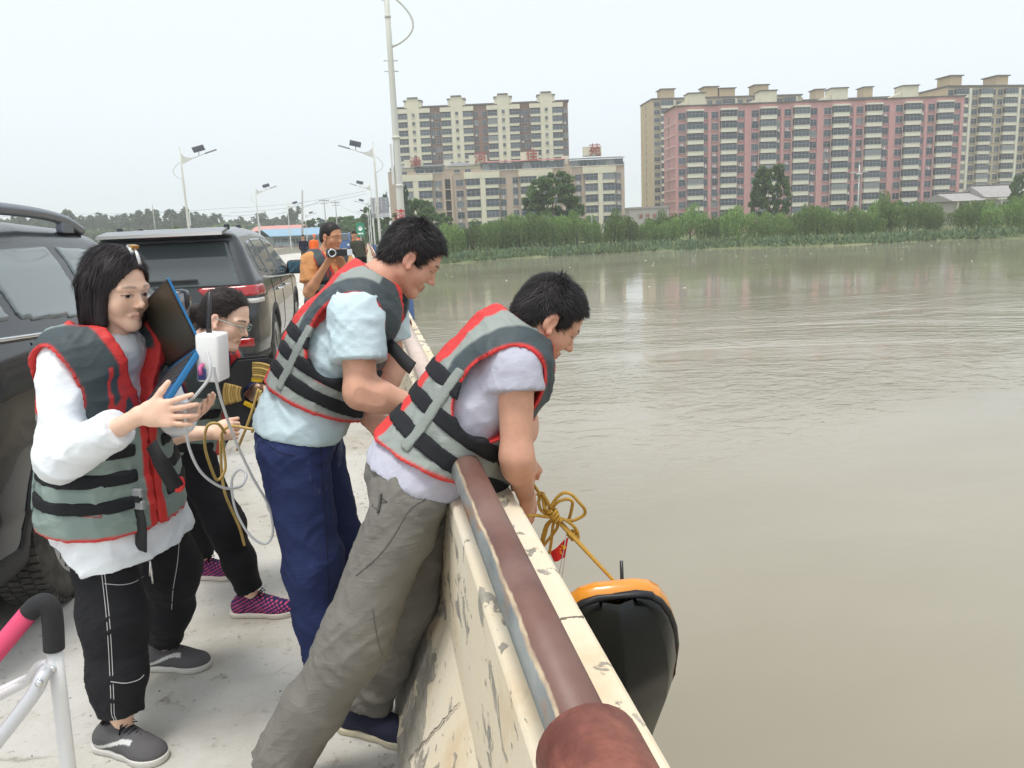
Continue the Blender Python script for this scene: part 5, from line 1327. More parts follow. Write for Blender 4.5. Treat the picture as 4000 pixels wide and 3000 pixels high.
def shoe(P, ank, direction, col, sole=(.62,.60,.56), length=.27, width=.048, colf=None, name='shoe', h=.0042, toe_sole=.0, high=.0):
    """trainer: rounded upper on a thick sole, heel under the ankle"""
    d = np.array([direction[0], direction[1], 0.]); d = unit(d); up = np.array([0,0,1.]); r = np.cross(d, up); A = np.array([r, d, up]); g = np.array([ank[0], ank[1], 0.]); L_ = lambda a, b, c: g+a*r+b*d+c*up
    z0 = 0. if len(ank) < 3 else ank[2]; g[2] = z0
    s = SDF(*mirror_bounds([L_(-.07,-.1,-.01), L_(.07,-.1,.16), L_(.07,length,.02), L_(-.07,length,.02)], .02), h); k = .03
    f = length/.27
    s.cap(L_(0,-.045*f,.045), L_(0,.02*f,.05), .036, .036, k); s.cap(L_(0,-.03*f,.05), L_(0,-.008*f,.095+high), .036, .034, k); s.cap(L_(0,.01,.075), L_(0,.09*f,.050), .034, .034, k)
    s.cap(L_(0,.06*f,.042), L_(.004,.145*f,.032), .040, .040, k, flat=(up, .8)); s.cap(L_(.004,.13*f,.03), L_(0,.165*f,.026), .042, .038, k, flat=(up, .72))
    so_ = SDF(s.lo, s.lo+(s.n-1)*s.h, h); so_.n = s.n; so_.F = np.full(tuple(s.n), .06, np.float32)
    so_.cap(L_(0,-.05*f,.02), L_(0,.05*f,.02), .040, .036, .02); so_.cap(L_(0,.05*f,.02), L_(.004,.15*f,.02), .038, .047, .02); so_.cap(L_(.004,.13*f,.02), L_(0,.168*f,.02), .047, .038, .02)
    x, y, z = s.local(g, A); so_.cut(z-.024-toe_sole*np.clip((y-.05)/.1, 0, 1)); so_.cut(-z+.001); s.cut(.012-z)
    so_.F = so_.F-.0015
    s.cut(z-(.118+high)+.0*y); 
    hole = np.sqrt(x*x+(y+.008)**2)-.030; s.cut(-np.maximum(hole, .085+high-z))
    def cf(v):
        c = col_of(v, col); return c if colf is None else colf((v-g) @ A.T, c)
    o = garment(P, name, s, cf, M_SHOE, None, 1); garment(P, 'sole', so_, sole, mat('rubber_sole', (.6,.6,.58), .7, attr='Col'), None, 1, o)
    # laces
    q = MB()
    for i in range(5):
        t = i/4.; b = .055+.055*t; zt = .098-.026*t
        q.tube([Vector(L_(-.020,b*f,zt-.004)-P.org), Vector(L_(0,(b+.006)*f,zt+.006)-P.org), Vector(L_(.020,b*f,zt-.004)-P.org)], .0032, 5)
    for sg in (-1, 1):
        q.tube([Vector(L_(0,.05*f,.104)-P.org), Vector(L_(sg*.022,.06*f,.112)-P.org), Vector(L_(sg*.036,.066*f,.092)-P.org), Vector(L_(sg*.012,.056*f,.102)-P.org)], .0028, 5)
    q.build('lace', [mat('lace_dark', (.02,.02,.025), .8)], o)
    return o
def tubes(name, paths, r, m, parent, org=(0,0,0), n=8):
    q = MB()
    for p in paths: q.tube([Vector(a)-Vector(org) for a in p], r, n)
    return q.build(name, [m], parent)
def spline(pts, n=12):
    """Catmull-Rom through points"""
    p = [np.asarray(a, float) for a in pts]; p = [2*p[0]-p[1]]+p+[2*p[-1]-p[-2]]; out = []
    for i in range(1, len(p)-2):
        for t in np.linspace(0, 1, n, endpoint=False):
            out.append(.5*((2*p[i])+(-p[i-1]+p[i+1])*t+(2*p[i-1]-5*p[i]+4*p[i+1]-p[i+2])*t*t+(-p[i-1]+3*p[i]-3*p[i+1]+p[i+2])*t**3))
    out.append(p[-2]); return out
from mathutils.bvhtree import BVHTree
BVH = {}
def on_surface(o, pts, off=.0015, n=6, eye=None):
    """points laid onto the nearest place of a garment"""
    me = o.data; mw = Vector(o.parent.location) if o.parent and o.parent.type == 'EMPTY' else (Vector(o.parent.parent.location) if o.parent else Vector((0,0,0)))
    if o.name not in BVH:
        co = np.empty(len(me.vertices)*3); me.vertices.foreach_get('co', co); vi = np.empty(len(me.loops), np.int32); me.loops.foreach_get('vertex_index', vi)
        BVH[o.name] = BVHTree.FromPolygons(co.reshape(-1,3).tolist(), vi[:len(me.polygons)*4].reshape(-1,4).tolist())
    bv = BVH[o.name]; out = []
    for a in spline([np.asarray(p) for p in pts], n):
        c = None
        if eye is not None:
            e0 = Vector(eye)-mw; c, nn, i, d = bv.ray_cast(e0, (Vector(a)-mw-e0).normalized())
            if c is not None and nn.dot(e0-c) < 0: nn = -nn
        if c is None: c, nn, i, d = bv.find_nearest(Vector(a)-mw)
        out.append(np.array(c+nn*off))
    k = np.array(out); k[1:-1] = k[1:-1]*.5+(k[:-2]+k[2:])*.25; return [Vector(x) for x in k]
def seam(o, pts, r, m, parent, name='seam', off=.001, n=7, eye=None):
    q = MB(); q.tube(on_surface(o, pts, off, n, eye), r, 5); ob = q.build(name, [m], parent); return ob
def ribbon(P, name, pts, width, m, parent, thick=.0022, side=None, n=8):
    """flat strap along a path"""
    p = [Vector(a)-Vector(P.org) for a in spline([np.asarray(a) for a in pts], n)]; q = MB(); vs = []
    for i, a in enumerate(p):
        t = (p[min(i+1, len(p)-1)]-p[max(i-1, 0)]).normalized(); sd = Vector(side); w = (sd-t*sd.dot(t)).normalized(); nn = t.cross(w)
        vs += [a+w*width/2+nn*thick, a-w*width/2+nn*thick, a-w*width/2-nn*thick, a+w*width/2-nn*thick]
    fs = [(4*i+k, 4*i+(k+1) % 4, 4*i+4+(k+1) % 4, 4*i+4+k) for i in range(len(p)-1) for k in range(4)]+[(0,1,2,3), tuple(4*(len(p)-1)+k for k in (3,2,1,0))]
    q.add(vs, fs, 0, True); return q.build(name, [m], parent)
EYE = (0,0,1.58)
M_STRAPB = mat('black_webbing', (.014,.014,.016), .75, bump=.4, bscale=500); M_BUCK = mat('grey_buckle', (.30,.31,.32), .5); M_STITCH = mat('white_stitch', (.62,.62,.62), .8); M_SEAMD = mat('dark_seam', (.09,.085,.078), .9); M_SEAMN = mat('navy_seam', (.012,.015,.032), .9); M_PATCHR = mat('red_patch_print', (.55,.05,.05), .7)
def patch(P, c, ux_, uy_, w, h):
    """outlined maker's patch with a small peak emblem, printed on the vest"""
    c = np.asarray(c); ux_ = unit(ux_); uy_ = unit(uy_); at_ = lambda a, b: c+ux_*a*w+uy_*b*h; o = P.vest
    for ln in ([at_(-.5,-.5), at_(.5,-.5)], [at_(.5,-.5), at_(.5,.5)], [at_(.5,.5), at_(-.5,.5)], [at_(-.5,.5), at_(-.5,-.5)], [at_(-.38,-.22), at_(-.25,.22), at_(-.12,-.22)], [at_(.02,.2), at_(.16,.2)], [at_(.02,-.05), at_(.16,-.05)], [at_(.24,.2), at_(.40,.2)], [at_(.31,.2), at_(.31,-.2)], [at_(.06,-.22), at_(.40,-.22)]):
        seam(o, ln, .0013, M_PATCHR, o, 'patch_print', .002, 5, EYE)
# ---------------------------------------------------------------- parked cars
def poly_sd(py, pz, poly):
    """signed distance to a 2-D polygon on broadcast grids"""
    d = None; ins = None; n = len(poly)
    for i in range(n):
        (ax, ay), (bx, by) = poly[i], poly[(i+1) % n]; ex, ey = bx-ax, by-ay; wx, wy = py-ax, pz-ay
        t = np.clip((wx*ex+wy*ey)/(ex*ex+ey*ey+1e-12), 0, 1); q = (wx-ex*t)**2+(wy-ey*t)**2
        d = q if d is None else np.minimum(d, q)
        c = ((ay > pz) != (by > pz)) & (py < (bx-ax)*(pz-ay)/((by-ay) if abs(by-ay) > 1e-9 else 1e-9)+ax)
        ins = c if ins is None else ins ^ c
    return np.where(ins, -1, 1)*np.sqrt(d)
def smax(a, b, k): h = np.maximum(k-np.abs(a-b), 0)/k; return np.maximum(a, b)+h*h*k*.25
M_PAINT = mat('dark_blue_black_car_paint', (.006,.009,.015), .25, coat=.35, spec=.35)
M_PAINTG = mat('dark_grey_car_paint', (.034,.038,.042), .25, coat=.5, spec=.4)
M_CGLASS = mat('tinted_car_glass', (.085,.10,.105), .04, spec=.6); M_CHROME = mat('chrome', (.75,.76,.78), .12, metal=1.)
M_PGLASS = mat('car_glass_painted_skylight', (.21,.245,.255), .04, spec=.6); M_TRIM = mat('black_plastic_trim', (.022,.022,.024), .6, bump=.1, bscale=300); M_TYRE = mat('tyre_rubber', (.055,.053,.049), .85, bump=.3, bscale=120, var=.3, vscale=12, col2=(.10,.095,.085))  # M_PGLASS: opaque, bright sky beyond the cabin painted into its pale base colour
M_RIM = mat('alloy_rim', (.42,.43,.44), .3, metal=.9); M_REDL = mat('tail_light_red', (.42,.010,.014), .12, coat=1.); M_CLEARL = mat('tail_light_clear', (.62,.60,.58), .1, coat=1.); M_GAP = mat('panel_gap', (.004,.004,.005), .9)
def wheel_mesh(r=.365, w=.235, key={}):
    if (r, w) in key: return key[(r, w)]
    q = MB(); h = w/2; Mx = Matrix.Rotation(R(90), 4, 'Y')                  # axis along x
    q.lathe([(r*.66,-h),(r*.80,-h-.006),(r*.93,-h+.006),(r*.985,-h+.022),(r,-h*.55),(r,h*.55),(r*.985,h-.022),(r*.93,h-.006),(r*.80,h+.006),(r*.66,h)], Mx, 48, 0)
    ty = q.mesh('tyre', [M_TYRE])
    q = MB()
    for k in range(60):                                                     # tread blocks
        a = 2*math.pi*k/60
        for (x0, x1, da) in ((-h*.80,-h*.42,.0), (-h*.36,h*.02,.03), (h*.08,h*.44,.0), (h*.50,h*.86,.03)):
            q.box(x0, x1, -.0125, .0125, r-.004, r+.008, 0, Matrix.Rotation(a+da, 4, 'X'))
    tr = q.mesh('tread', [M_TYRE])
    q = MB(); q.lathe([(r*.66,-h),(r*.645,-h*.2),(r*.645,h*.75),(r*.69,h),(r*.66,h+.004),(r*.60,h*.78)], Mx, 40, 0)
    for k in range(10):
        a = 2*math.pi*(k//2)/5+(.16 if k % 2 else -.16); q.prism([(-.018,.05),(.018,.05),(.026,r*.63),(-.026,r*.63)], 0, h*.35, h*.72, 0, Matrix.Rotation(a, 4, 'X'))
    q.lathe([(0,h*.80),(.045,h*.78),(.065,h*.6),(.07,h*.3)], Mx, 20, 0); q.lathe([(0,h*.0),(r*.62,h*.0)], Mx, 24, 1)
    ri = q.mesh('rim', [M_RIM, M_GAP]); key[(r, w)] = (ty, tr, ri); return key[(r, w)]
def suv(label, loc, rz, paint, prof, wl, belt, win_polys, rear_win, tails, axle, h=.016, wheel_r=.365, rails=False, lower=.42, gaps=(), roofz=1.7, cladding=True, spoiler=False, glass=None):
    """local: x right, y forward from the rear end, z up. prof = side outline (y,z); wl = half-width by height"""
    e = empty('car', loc, rz); tag(e, label, 'car'); Lc = max(p[0] for p in prof)
    s = SDF((-1.12,-.12,.12), (1.12,Lc+.12,1.95), h); X, Y, Z = s.axes()
    side = poly_sd(Y[0], Z[0], prof)[None].astype(np.float32)
    wz = np.interp(Z, [a for a, b in wl], [b for a, b in wl]); tp = -.10*np.clip((.55-Y)/.55, 0, 1)**2-.16*np.clip((Y-(Lc-.9))/.9, 0, 1)**2
    F_ = smax(np.broadcast_to(side, s.F.shape), (np.abs(X)-(wz+tp))*.95, .10)
    ax_d = None
    for ay in axle:
        d = np.maximum(np.sqrt((Y-ay)**2+(Z-wheel_r)**2)-(wheel_r+.055), .60-np.abs(X)); F_ = np.maximum(F_, -d); ax_d = d if ax_d is None else np.minimum(ax_d, d)
    s.F = F_.astype(np.float32); base = s.copy()
    org = np.zeros(3)
    def piece(nm, F2, m, parent=None, it=1, colf=None):
        c = base.copy(np.asarray(F2, np.float32)); v, f = c.mesh()
        if len(v) == 0: return None
        v = smooth_mesh(v, f, it, .5); o = np_mesh(nm, v, f, m, e if parent is None else parent); return o
    clad = np.maximum(Z-lower, -(Z-.10)) if cladding else None
    body = piece('body', F_, [paint], None, 1)
    def shell(nm, reg, m, out=.006, inn=.02, parent=None, it=1): return piece(nm, np.maximum(np.maximum(F_-out, -(F_+inn)), reg), m, parent, it)
    if cladding: shell('sill_cladding', np.minimum(Z-lower, np.where(np.abs(X) > .60, ax_d-.07, .05)), M_TRIM, .010)
    bl = np.interp(Y, [a for a, b in belt], [b for a, b in belt])
    for nm, pl in win_polys:
        reg = np.maximum(poly_sd(Y[0], Z[0], pl)[None], .40-np.abs(X)); shell('window', np.maximum(reg, -X), glass or M_CGLASS, .011, .03); shell('window', np.maximum(reg, X), glass or M_CGLASS, .011, .03)
    for sg in (1, -1): seam(body, [(loc[0]+sg*1.0, loc[1]+a, b) for a, b in belt], .011, M_CHROME, e, 'belt_trim', .010, 10)
    if rear_win is not None: shell('rear_window', np.maximum(poly_sd(X[:,:,0], Z[0,0][None,:], rear_win)[:,None,:] if False else poly_sd(X, Z, rear_win), Y-.85), M_CGLASS, .012, .03)
    for (nm, reg_fn, m) in tails:
        rg_ = reg_fn(X, Y, Z)
        for sg in (1, -1): shell(nm, np.maximum(rg_, -sg*X), m, .012)
    for (ya, yb, za, zb) in gaps:
        for sg in (1, -1): seam(body, [(loc[0]+sg*1.05, loc[1]+ya+(yb-ya)*t, za+(zb-za)*t) for t in np.linspace(0,1,6)], .0042, M_GAP, body, 'panel_gap', .0, 6)
    ty, tr, ri = wheel_mesh(wheel_r)
    for ay in axle:
        for sg in (1, -1):
            w = empty('wheel', (sg*(max(b for a, b in wl)-.135), ay, wheel_r), 0 if sg > 0 else math.pi, e); inst('tyre', ty, w); inst('tread', tr, w); inst('rim', ri, w)
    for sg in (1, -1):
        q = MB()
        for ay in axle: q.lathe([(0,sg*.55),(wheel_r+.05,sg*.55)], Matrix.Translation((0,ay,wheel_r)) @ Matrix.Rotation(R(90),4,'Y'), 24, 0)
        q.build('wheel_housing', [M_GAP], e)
    return e, body
WLZ = [(.2,.86),(.35,.905),(.55,.945),(.8,.955),(1.0,.945),(1.15,.915),(1.3,.845),(1.5,.765),(1.62,.70),(1.72,.63),(1.9,.5)]
# the near car: its right side, rear wheel and roof rail show
prof1 = [(.05,.30),(0,.55),(-.01,.95),(.06,1.2),(.42,1.66),(.8,1.70),(1.6,1.725),(2.4,1.69),(2.62,1.655),(3.55,1.13),(4.45,.98),(4.66,.80),(4.70,.5),(4.6,.28),(3.8,.25),(1.0,.25)]
belt1 = [(.35,1.300),(.95,1.255),(1.5,1.215),(2.2,1.165),(2.9,1.115),(3.35,1.09)]
def strip(lo_, hi_, y0, y1, s0=0., s1=0.): return [(y0, lo_(y0)), (y1, lo_(y1)), (y1+s1, hi_(y1+s1)), (y0+s0, hi_(y0+s0))]
b1 = lambda y: float(np.interp(y, [a for a, b in belt1], [b for a, b in belt1]))+.018
top1 = lambda y: float(np.interp(y, [.3,.8,1.6,2.4,2.62,3.4], [1.50,1.575,1.60,1.575,1.55,1.10]))
w1p = [('q', strip(b1, top1, .42, .86, .20, -.06)), ('r', strip(b1, top1, .96, 1.78, -.06, -.05)), ('f', [(1.90,b1(1.90)),(3.18,b1(3.18)),(2.62,1.535),(2.3,1.565),(1.86,1.59)])]
car1, c1b = suv('black car parked nearest on the left, behind the woman with the laptop', (-2.36,2.85,0), R(0), M_PAINT, prof1, WLZ, belt1, w1p, [(-.62,1.28),(.62,1.28),(.52,1.58),(-.52,1.58)], [], (.95, 3.72), gaps=((.98,.90,.9,1.25),(1.84,1.84,.42,1.19),(3.15,3.2,.42,1.1)), h=.0145, glass=M_PGLASS)
for sg in (1, -1):
    q = MB(); q.tube(spline([(sg*.66,.45,1.665),(sg*.672,.62,1.742),(sg*.68,1.1,1.772),(sg*.675,1.75,1.765),(sg*.665,2.2,1.735),(sg*.655,2.5,1.675)], 8), .030, 10, 0); q.bbox(sg*.675-.02,sg*.675+.02,.56,.70,1.67,1.74,.01); q.bbox(sg*.668-.02,sg*.668+.02,2.12,2.3,1.66,1.73,.01); q.build('roof_rail', [mat('rail_grey', (.20,.22,.25), .35, metal=.5)], car1)
    for yy, zz in ((1.25,1.02), (2.05,.99)):
        q = MB(); M0 = Matrix.Translation((sg*.985, yy+.2, zz+.08)); q.tube(spline([(sg*.955,yy+.1,zz+.075),(sg*.995,yy+.13,zz+.085),(sg*.998,yy+.25,zz+.085),(sg*.955,yy+.29,zz+.075)], 6), .013, 8); q.build('door_handle', [M_CHROME], car1)
    q = MB(); q.bbox(sg*1.02-.1,sg*1.02+.1,3.0,3.16,1.10,1.26,.045,0,None,True); q.box(sg*.9-.06,sg*.9+.06,3.05,3.12,1.11,1.15); mo = q.build('wing_mirror', [M_PAINT], car1)
    q = MB(); q.box(sg*1.02-.08,sg*1.02+.08,2.994,2.999,1.125,1.235); q.build('mirror_glass', [M_CHROME], mo)
# the second car: its tailgate and right side show
prof2 = [(.06,.34),(0,.52),(-.01,.78),(.05,.98),(.10,1.13),(.36,1.60),(.18,1.655),(.5,1.70),(1.4,1.735),(2.4,1.70),(2.75,1.655),(3.75,1.12),(4.6,1.0),(4.85,.80),(4.88,.5),(4.8,.28),(3.9,.25),(1.0,.25)]
belt2 = [(.55,1.22),(1.2,1.165),(2.0,1.13),(3.0,1.10),(3.5,1.08)]
b2 = lambda y: float(np.interp(y, [a for a, b in belt2], [b for a, b in belt2]))+.018
top2 = lambda y: float(np.interp(y, [.4,.8,1.6,2.4,2.75,3.5], [1.50,1.575,1.61,1.58,1.55,1.10]))
w2p = [('q', strip(b2, top2, .62, 1.05, .06, -.05)), ('r', strip(b2, top2, 1.13, 2.0, -.05, -.04)), ('f', [(2.10,b2(2.10)),(3.38,b2(3.38)),(2.78,1.535),(2.4,1.57),(2.06,1.60)])]
def tl_red(X, Y, Z): return np.maximum(np.maximum(np.maximum(np.abs(Z-1.045-.02*np.abs(X))-.060, Y-.42+.25*np.abs(Z-1.06)), .30-np.abs(X)+.9*np.abs(Z-1.09)), -(Z-.985))
def tl_clear(X, Y, Z): return np.maximum(np.maximum(np.abs(Z-.955)-.030, Y-.30), .52-np.abs(X))
def refl(X, Y, Z): return np.maximum(np.maximum(np.abs(Z-.53)-.048, Y-.25), np.abs(np.abs(X)-.70)-.12)
car2, c2b = suv('dark grey car parked second, its tailgate and red tail light towards the camera', (-2.03,8.55,0), R(.0), M_PAINTG, prof2, WLZ, belt2, w2p, [(-.74,1.12),(.74,1.12),(.60,1.57),(-.60,1.57)],
  [('tail_light', tl_red, M_REDL), ('reversing_light', tl_clear, M_CLEARL), ('bumper_reflector', refl, M_REDL)], (1.02, 3.82), gaps=((1.10,1.10,.45,1.17),(2.04,2.06,.42,1.13),(3.35,3.4,.42,1.1)), h=.019, wheel_r=.375)
q = MB(); q.bbox(-.30,.32,.075,.10,1.175,1.205,.01,0); q.build('rear_wiper', [M_TRIM], car2)
q = MB()
for (a, b, cz) in ((.085,.058,0.),(.028,.055,0.),(.062,.025,.028)):
    q.tube([(a*math.cos(t), .015, 1.055+cz+b*math.sin(t)) for t in np.linspace(0,6.283,28)[:-1]], .008, 8, 0, closed=True)
q.build('emblem', [M_CHROME], car2, loc=(0,-.02,0))
q = MB(); q.prism([(.10,1.64),(.50,1.675),(.50,1.715),(.13,1.672)], 0, -.60, .60); q.build('spoiler', [M_PAINTG], car2)
q = MB(); q.box(-.2,.2,.115,.135,1.635,1.648); q.build('brake_light', [M_REDL], car2)
for sg in (1, -1):
    for yy in (1.45, 2.3):
        q = MB(); q.tube(spline([(sg*.955,yy,.985),(sg*.995,yy+.03,.992),(sg*.998,yy+.17,.992),(sg*.955,yy+.2,.985)], 6), .014, 8); q.build('door_handle', [M_CHROME], car2)
    q = MB(); q.bbox(sg*1.045-.125,sg*1.045+.125,3.1,3.26,1.08,1.27,.05,0,None,True); q.box(sg*.91-.07,sg*.91+.07,3.15,3.22,1.10,1.14); mo = q.build('wing_mirror', [M_TRIM], car2)
    q = MB(); q.bbox(sg*1.05-.105,sg*1.05+.105,3.092,3.099,1.10,1.25,.003); q.build('mirror_glass', [mat('mirror_blue_glass', (.10,.20,.26), .05, metal=.7)], mo)
    for yy in (.75, 1.6):
        q = MB(); q.bbox(sg*.55-.03,sg*.55+.03,yy,yy+.06,1.70,1.76,.015); q.build('roof_mount', [M_PAINTG], car2)
# --- man leaning over the rail in grey shirt and grey trousers
def A_(f, u): return frame(f, u)
sk = dict(pel=(.075,2.22,.895), wst=(.180,2.22,.99), chs=(.295,2.205,1.13), nk=(.405,2.20,1.285), hd=(.497,2.20,1.322), hfwd=(.74,-.02,-.66), hup=(.66,.0,.74), hs=.98,
  shR=(.365,2.05,1.222), shL=(.430,2.385,1.205), elR=(.350,2.005,.985), wrR=(.395,2.15,.835), elL=(.450,2.42,.965), wrL=(.395,2.25,.930),
  hR=(.065,2.12,.86), hL=(.120,2.32,.84), kR=(-.115,2.09,.475), aR=(-.370,2.13,.085), kL=(.045,2.35,.455), aL=(-.115,2.385,.085), foot=(-.25,2.25,0), w=1.0)
sk['Ap'] = A_((.85,0,-.45), (.45,0,.9)); sk['Ac'] = A_((.76,0,-.64), (.64,0,.76))
m1 = make_person('man in grey shirt and grey trousers bent over the railing, lowering the rope', sk, srgb(205,155,130),
  dict(look=(0,-.003), open=.35, lip=(.42,.19,.16)), dict(R=dict(d=(.25,.45,-.85), n=(-.6,.4,.0), curl=(.15,.15,.2,.25), sz=1.02), L=dict(d=(.30,-.62,-.55), n=(-.2,.5,-.75), curl=((1.2,1.3,.9),(1.25,1.3,.9),(1.3,1.3,.9),(1.3,1.3,.9)), thumb=(.5,1.2,.5))))
hair_short(m1, .009, n=13000, length=.020, seed=3, flowv=(0,.9,-.25))
shirt(m1, np.array(srgb(186,186,200)), .026, .27, (.076,.078), zlo=.0, seed=1.3, amp=.009)
vest(m1, seed=2., zlo=-.062, hem=lambda x, y: .22*np.clip(y, -.2, .2), g=.046, pad=.10, straps=(.155,.070,-.012), strap_w=.023)
t_m1 = trousers(m1, srgb(118,115,109), (.104,.090,.084,.086), .020, top=.035, hem=(.02,.02), seed=5., amp=.015, pg=.004)
shoe(m1, (-.385,2.13,0), (.93,-.37), srgb(60,58,56)); shoe(m1, (-.13,2.385,0), (.85,-.52), srgb(40,42,60), sole=srgb(205,195,170))
for ln in ([(-0.070,2.000,0.928), (-0.043,2.000,0.901), (-0.015,2.000,0.873)], [(0.125,2.020,0.922), (0.102,2.000,0.896), (0.060,1.980,0.879), (0.016,1.970,0.818), (-0.027,1.970,0.767), (-0.089,1.970,0.719)], [(-0.054,1.970,0.622), (-0.048,1.970,0.534), (-0.038,1.970,0.488)]):
    seam(t_m1, ln, .0011, M_SEAMD, t_m1, eye=EYE)
q = MB(); q.tube([Vector(p) for p in on_surface(t_m1, [(-0.070,2.000,0.931), (-0.072,2.000,0.921), (-0.076,2.000,0.908)], .004, 6, EYE)], .0035, 6); q.build('zip_pull', [M_SEAMD], t_m1)
patch(m1, (0.250,2.020,1.019), (.55,0,-.75), (.75,0,.55), .050, .026)
ribbon(m1, 'strap_end', [(0.426,2.220,1.091), (0.429,2.160,1.097), (0.434,2.140,1.091)], .035, M_STRAPB, m1.vest, side=(0,.6,.8)); ribbon(m1, 'strap_end', [(0.420,2.220,1.031), (0.423,2.180,1.031), (0.423,2.150,1.026)], .032, M_STRAPB, m1.vest, side=(0,.6,.8))
# --- man in a pale blue shirt and navy trousers
sk = dict(pel=(-.275,2.75,.935), wst=(-.215,2.75,1.05), chs=(-.115,2.75,1.215), nk=(.030,2.75,1.415), hd=(.155,2.75,1.495), hfwd=(.76,-.03,-.62), hup=(.62,.0,.78), hs=1.0,
  shR=(-.045,2.57,1.335), shL=(.040,2.93,1.345), elR=(-.050,2.50,1.095), wrR=(.165,2.50,1.02), elL=(.060,2.93,1.10), wrL=(-.035,2.73,.955),
  hR=(-.290,2.66,.89), hL=(-.255,2.85,.89), kR=(-.262,2.67,.47), aR=(-.245,2.69,.085), kL=(-.195,2.87,.47), aL=(-.21,2.90,.085), foot=(-.23,2.8,0), w=1.08)
sk['Ap'] = A_((.95,0,-.22), (.22,0,.97)); sk['Ac'] = A_((.83,0,-.55), (.55,0,.83))
m2 = make_person('man in pale blue shirt and navy trousers leaning towards the parapet', sk, srgb(208,158,133),
  dict(look=(0,-.003), open=.3, lip=(.42,.19,.16)), dict(R=dict(d=(.9,.1,-.35), n=(.0,.8,-.5), curl=(.6,.6,.6,.6)), L=dict(d=(.72,-.5,-.25), n=(.1,.5,-.8), curl=((1.1,1.2,.9),(1.15,1.2,.9),(1.2,1.2,.9),(1.2,1.2,.9)), thumb=(.5,1.2,.5))), arm_r=(.058,.050,.046,.029), neck_r=.060)
hair_short(m2, .012, n=13000, length=.024, seed=4, flowv=(0,.9,-.1))
shirt(m2, np.array(srgb(196,216,222)), .026, .60, (.090,.086), zlo=-.005, seed=6.3, amp=.010)
vest(m2, seed=8., zlo=-.015, hem=lambda x, y: .10*np.clip(y, -.2, .2), g=.046, straps=(.175,.108,.040), strap_w=.0205, pad=.05, armr=.114, armx=.116)
def navy(v, c):
    d = sstep(fbm(v*np.array([22,22,9])), .53, .66)*np.exp(-((v[:,2]-.84)/.16)**2)*.35
    return blend(c, d, srgb(150,158,180))                                                     # chalky scuffs on the cloth
t_m2 = trousers(m2, srgb(46,56,98), (.118,.098,.090,.088), .024, top=.035, hem=(.02,.02), seed=9., amp=.013, colf=navy, pg=.006)
shoe(m2, (-.26,2.69,0), (.9,-.4), srgb(35,36,40)); shoe(m2, (-.225,2.90,0), (.9,-.4), srgb(35,36,40))
for ln in ([(-0.192,2.550,0.931), (-0.194,2.540,0.788), (-0.202,2.540,0.525), (-0.218,2.550,0.247)], [(-0.377,2.600,0.943), (-0.321,2.550,0.913), (-0.273,2.530,0.901)], [(-0.128,2.600,0.938), (-0.156,2.550,0.876), (-0.209,2.530,0.862)]):
    seam(t_m2, ln, .0013, M_SEAMN, t_m2, eye=EYE)
patch(m2, (-0.114,2.550,1.040), (.8,0,-.45), (.45,0,.8), .055, .030)
ribbon(m2, 'strap_end', [(0.035,2.620,1.238), (0.068,2.560,1.210), (0.092,2.500,1.184), (0.114,2.460,1.166)], .042, M_STRAPB, m2.vest, side=(.5,0,.85))
# --- woman with the laptop in a white jacket
sk = dict(pel=(-.870,2.68,.815), wst=(-.862,2.665,.945), chs=(-.845,2.645,1.115), nk=(-.790,2.625,1.315), hd=(-.745,2.60,1.452), hfwd=(.80,-.55,-.22), hup=(.16,-.12,.98), hs=.985,
  shR=(-.905,2.525,1.255), shL=(-.735,2.775,1.255), elR=(-.905,2.41,.985), wrR=(-.640,2.27,1.122), elL=(-.700,2.82,1.00), wrL=(-.600,2.56,1.04),
  hR=(-.895,2.60,.80), hL=(-.810,2.77,.80), kR=(-.868,2.52,.43), aR=(-.872,2.465,.085), kL=(-.770,2.86,.43), aL=(-.865,2.975,.085), foot=(-.87,2.7,0), w=.92)
sk['Ap'] = A_((.86,-.5,0), (0,0,1)); sk['Ac'] = A_((.87,-.48,-.10), (.12,-.05,.98))
w1 = make_person('woman with bobbed dark hair and white jacket holding an open laptop', sk, srgb(234,194,170),
  dict(look=(.003,-.001), open=.8, lip=(.52,.24,.20), female=True, browk=.55), dict(R=dict(d=(.93,-.22,.05), n=(.22,.97,-.1), curl=((.05,.12,.1),(.12,.15,.1),(.2,.2,.15),(.22,.25,.2)), thumb=(.85,.1,.05), spread=.16, sz=.98), L=dict(d=(.75,-.55,.3), n=(-.3,-.2,.9), curl=(.3,.3,.3,.3))),
  neck_r=.046, arm_r=(.042,.036,.034,.023), ankles=True)
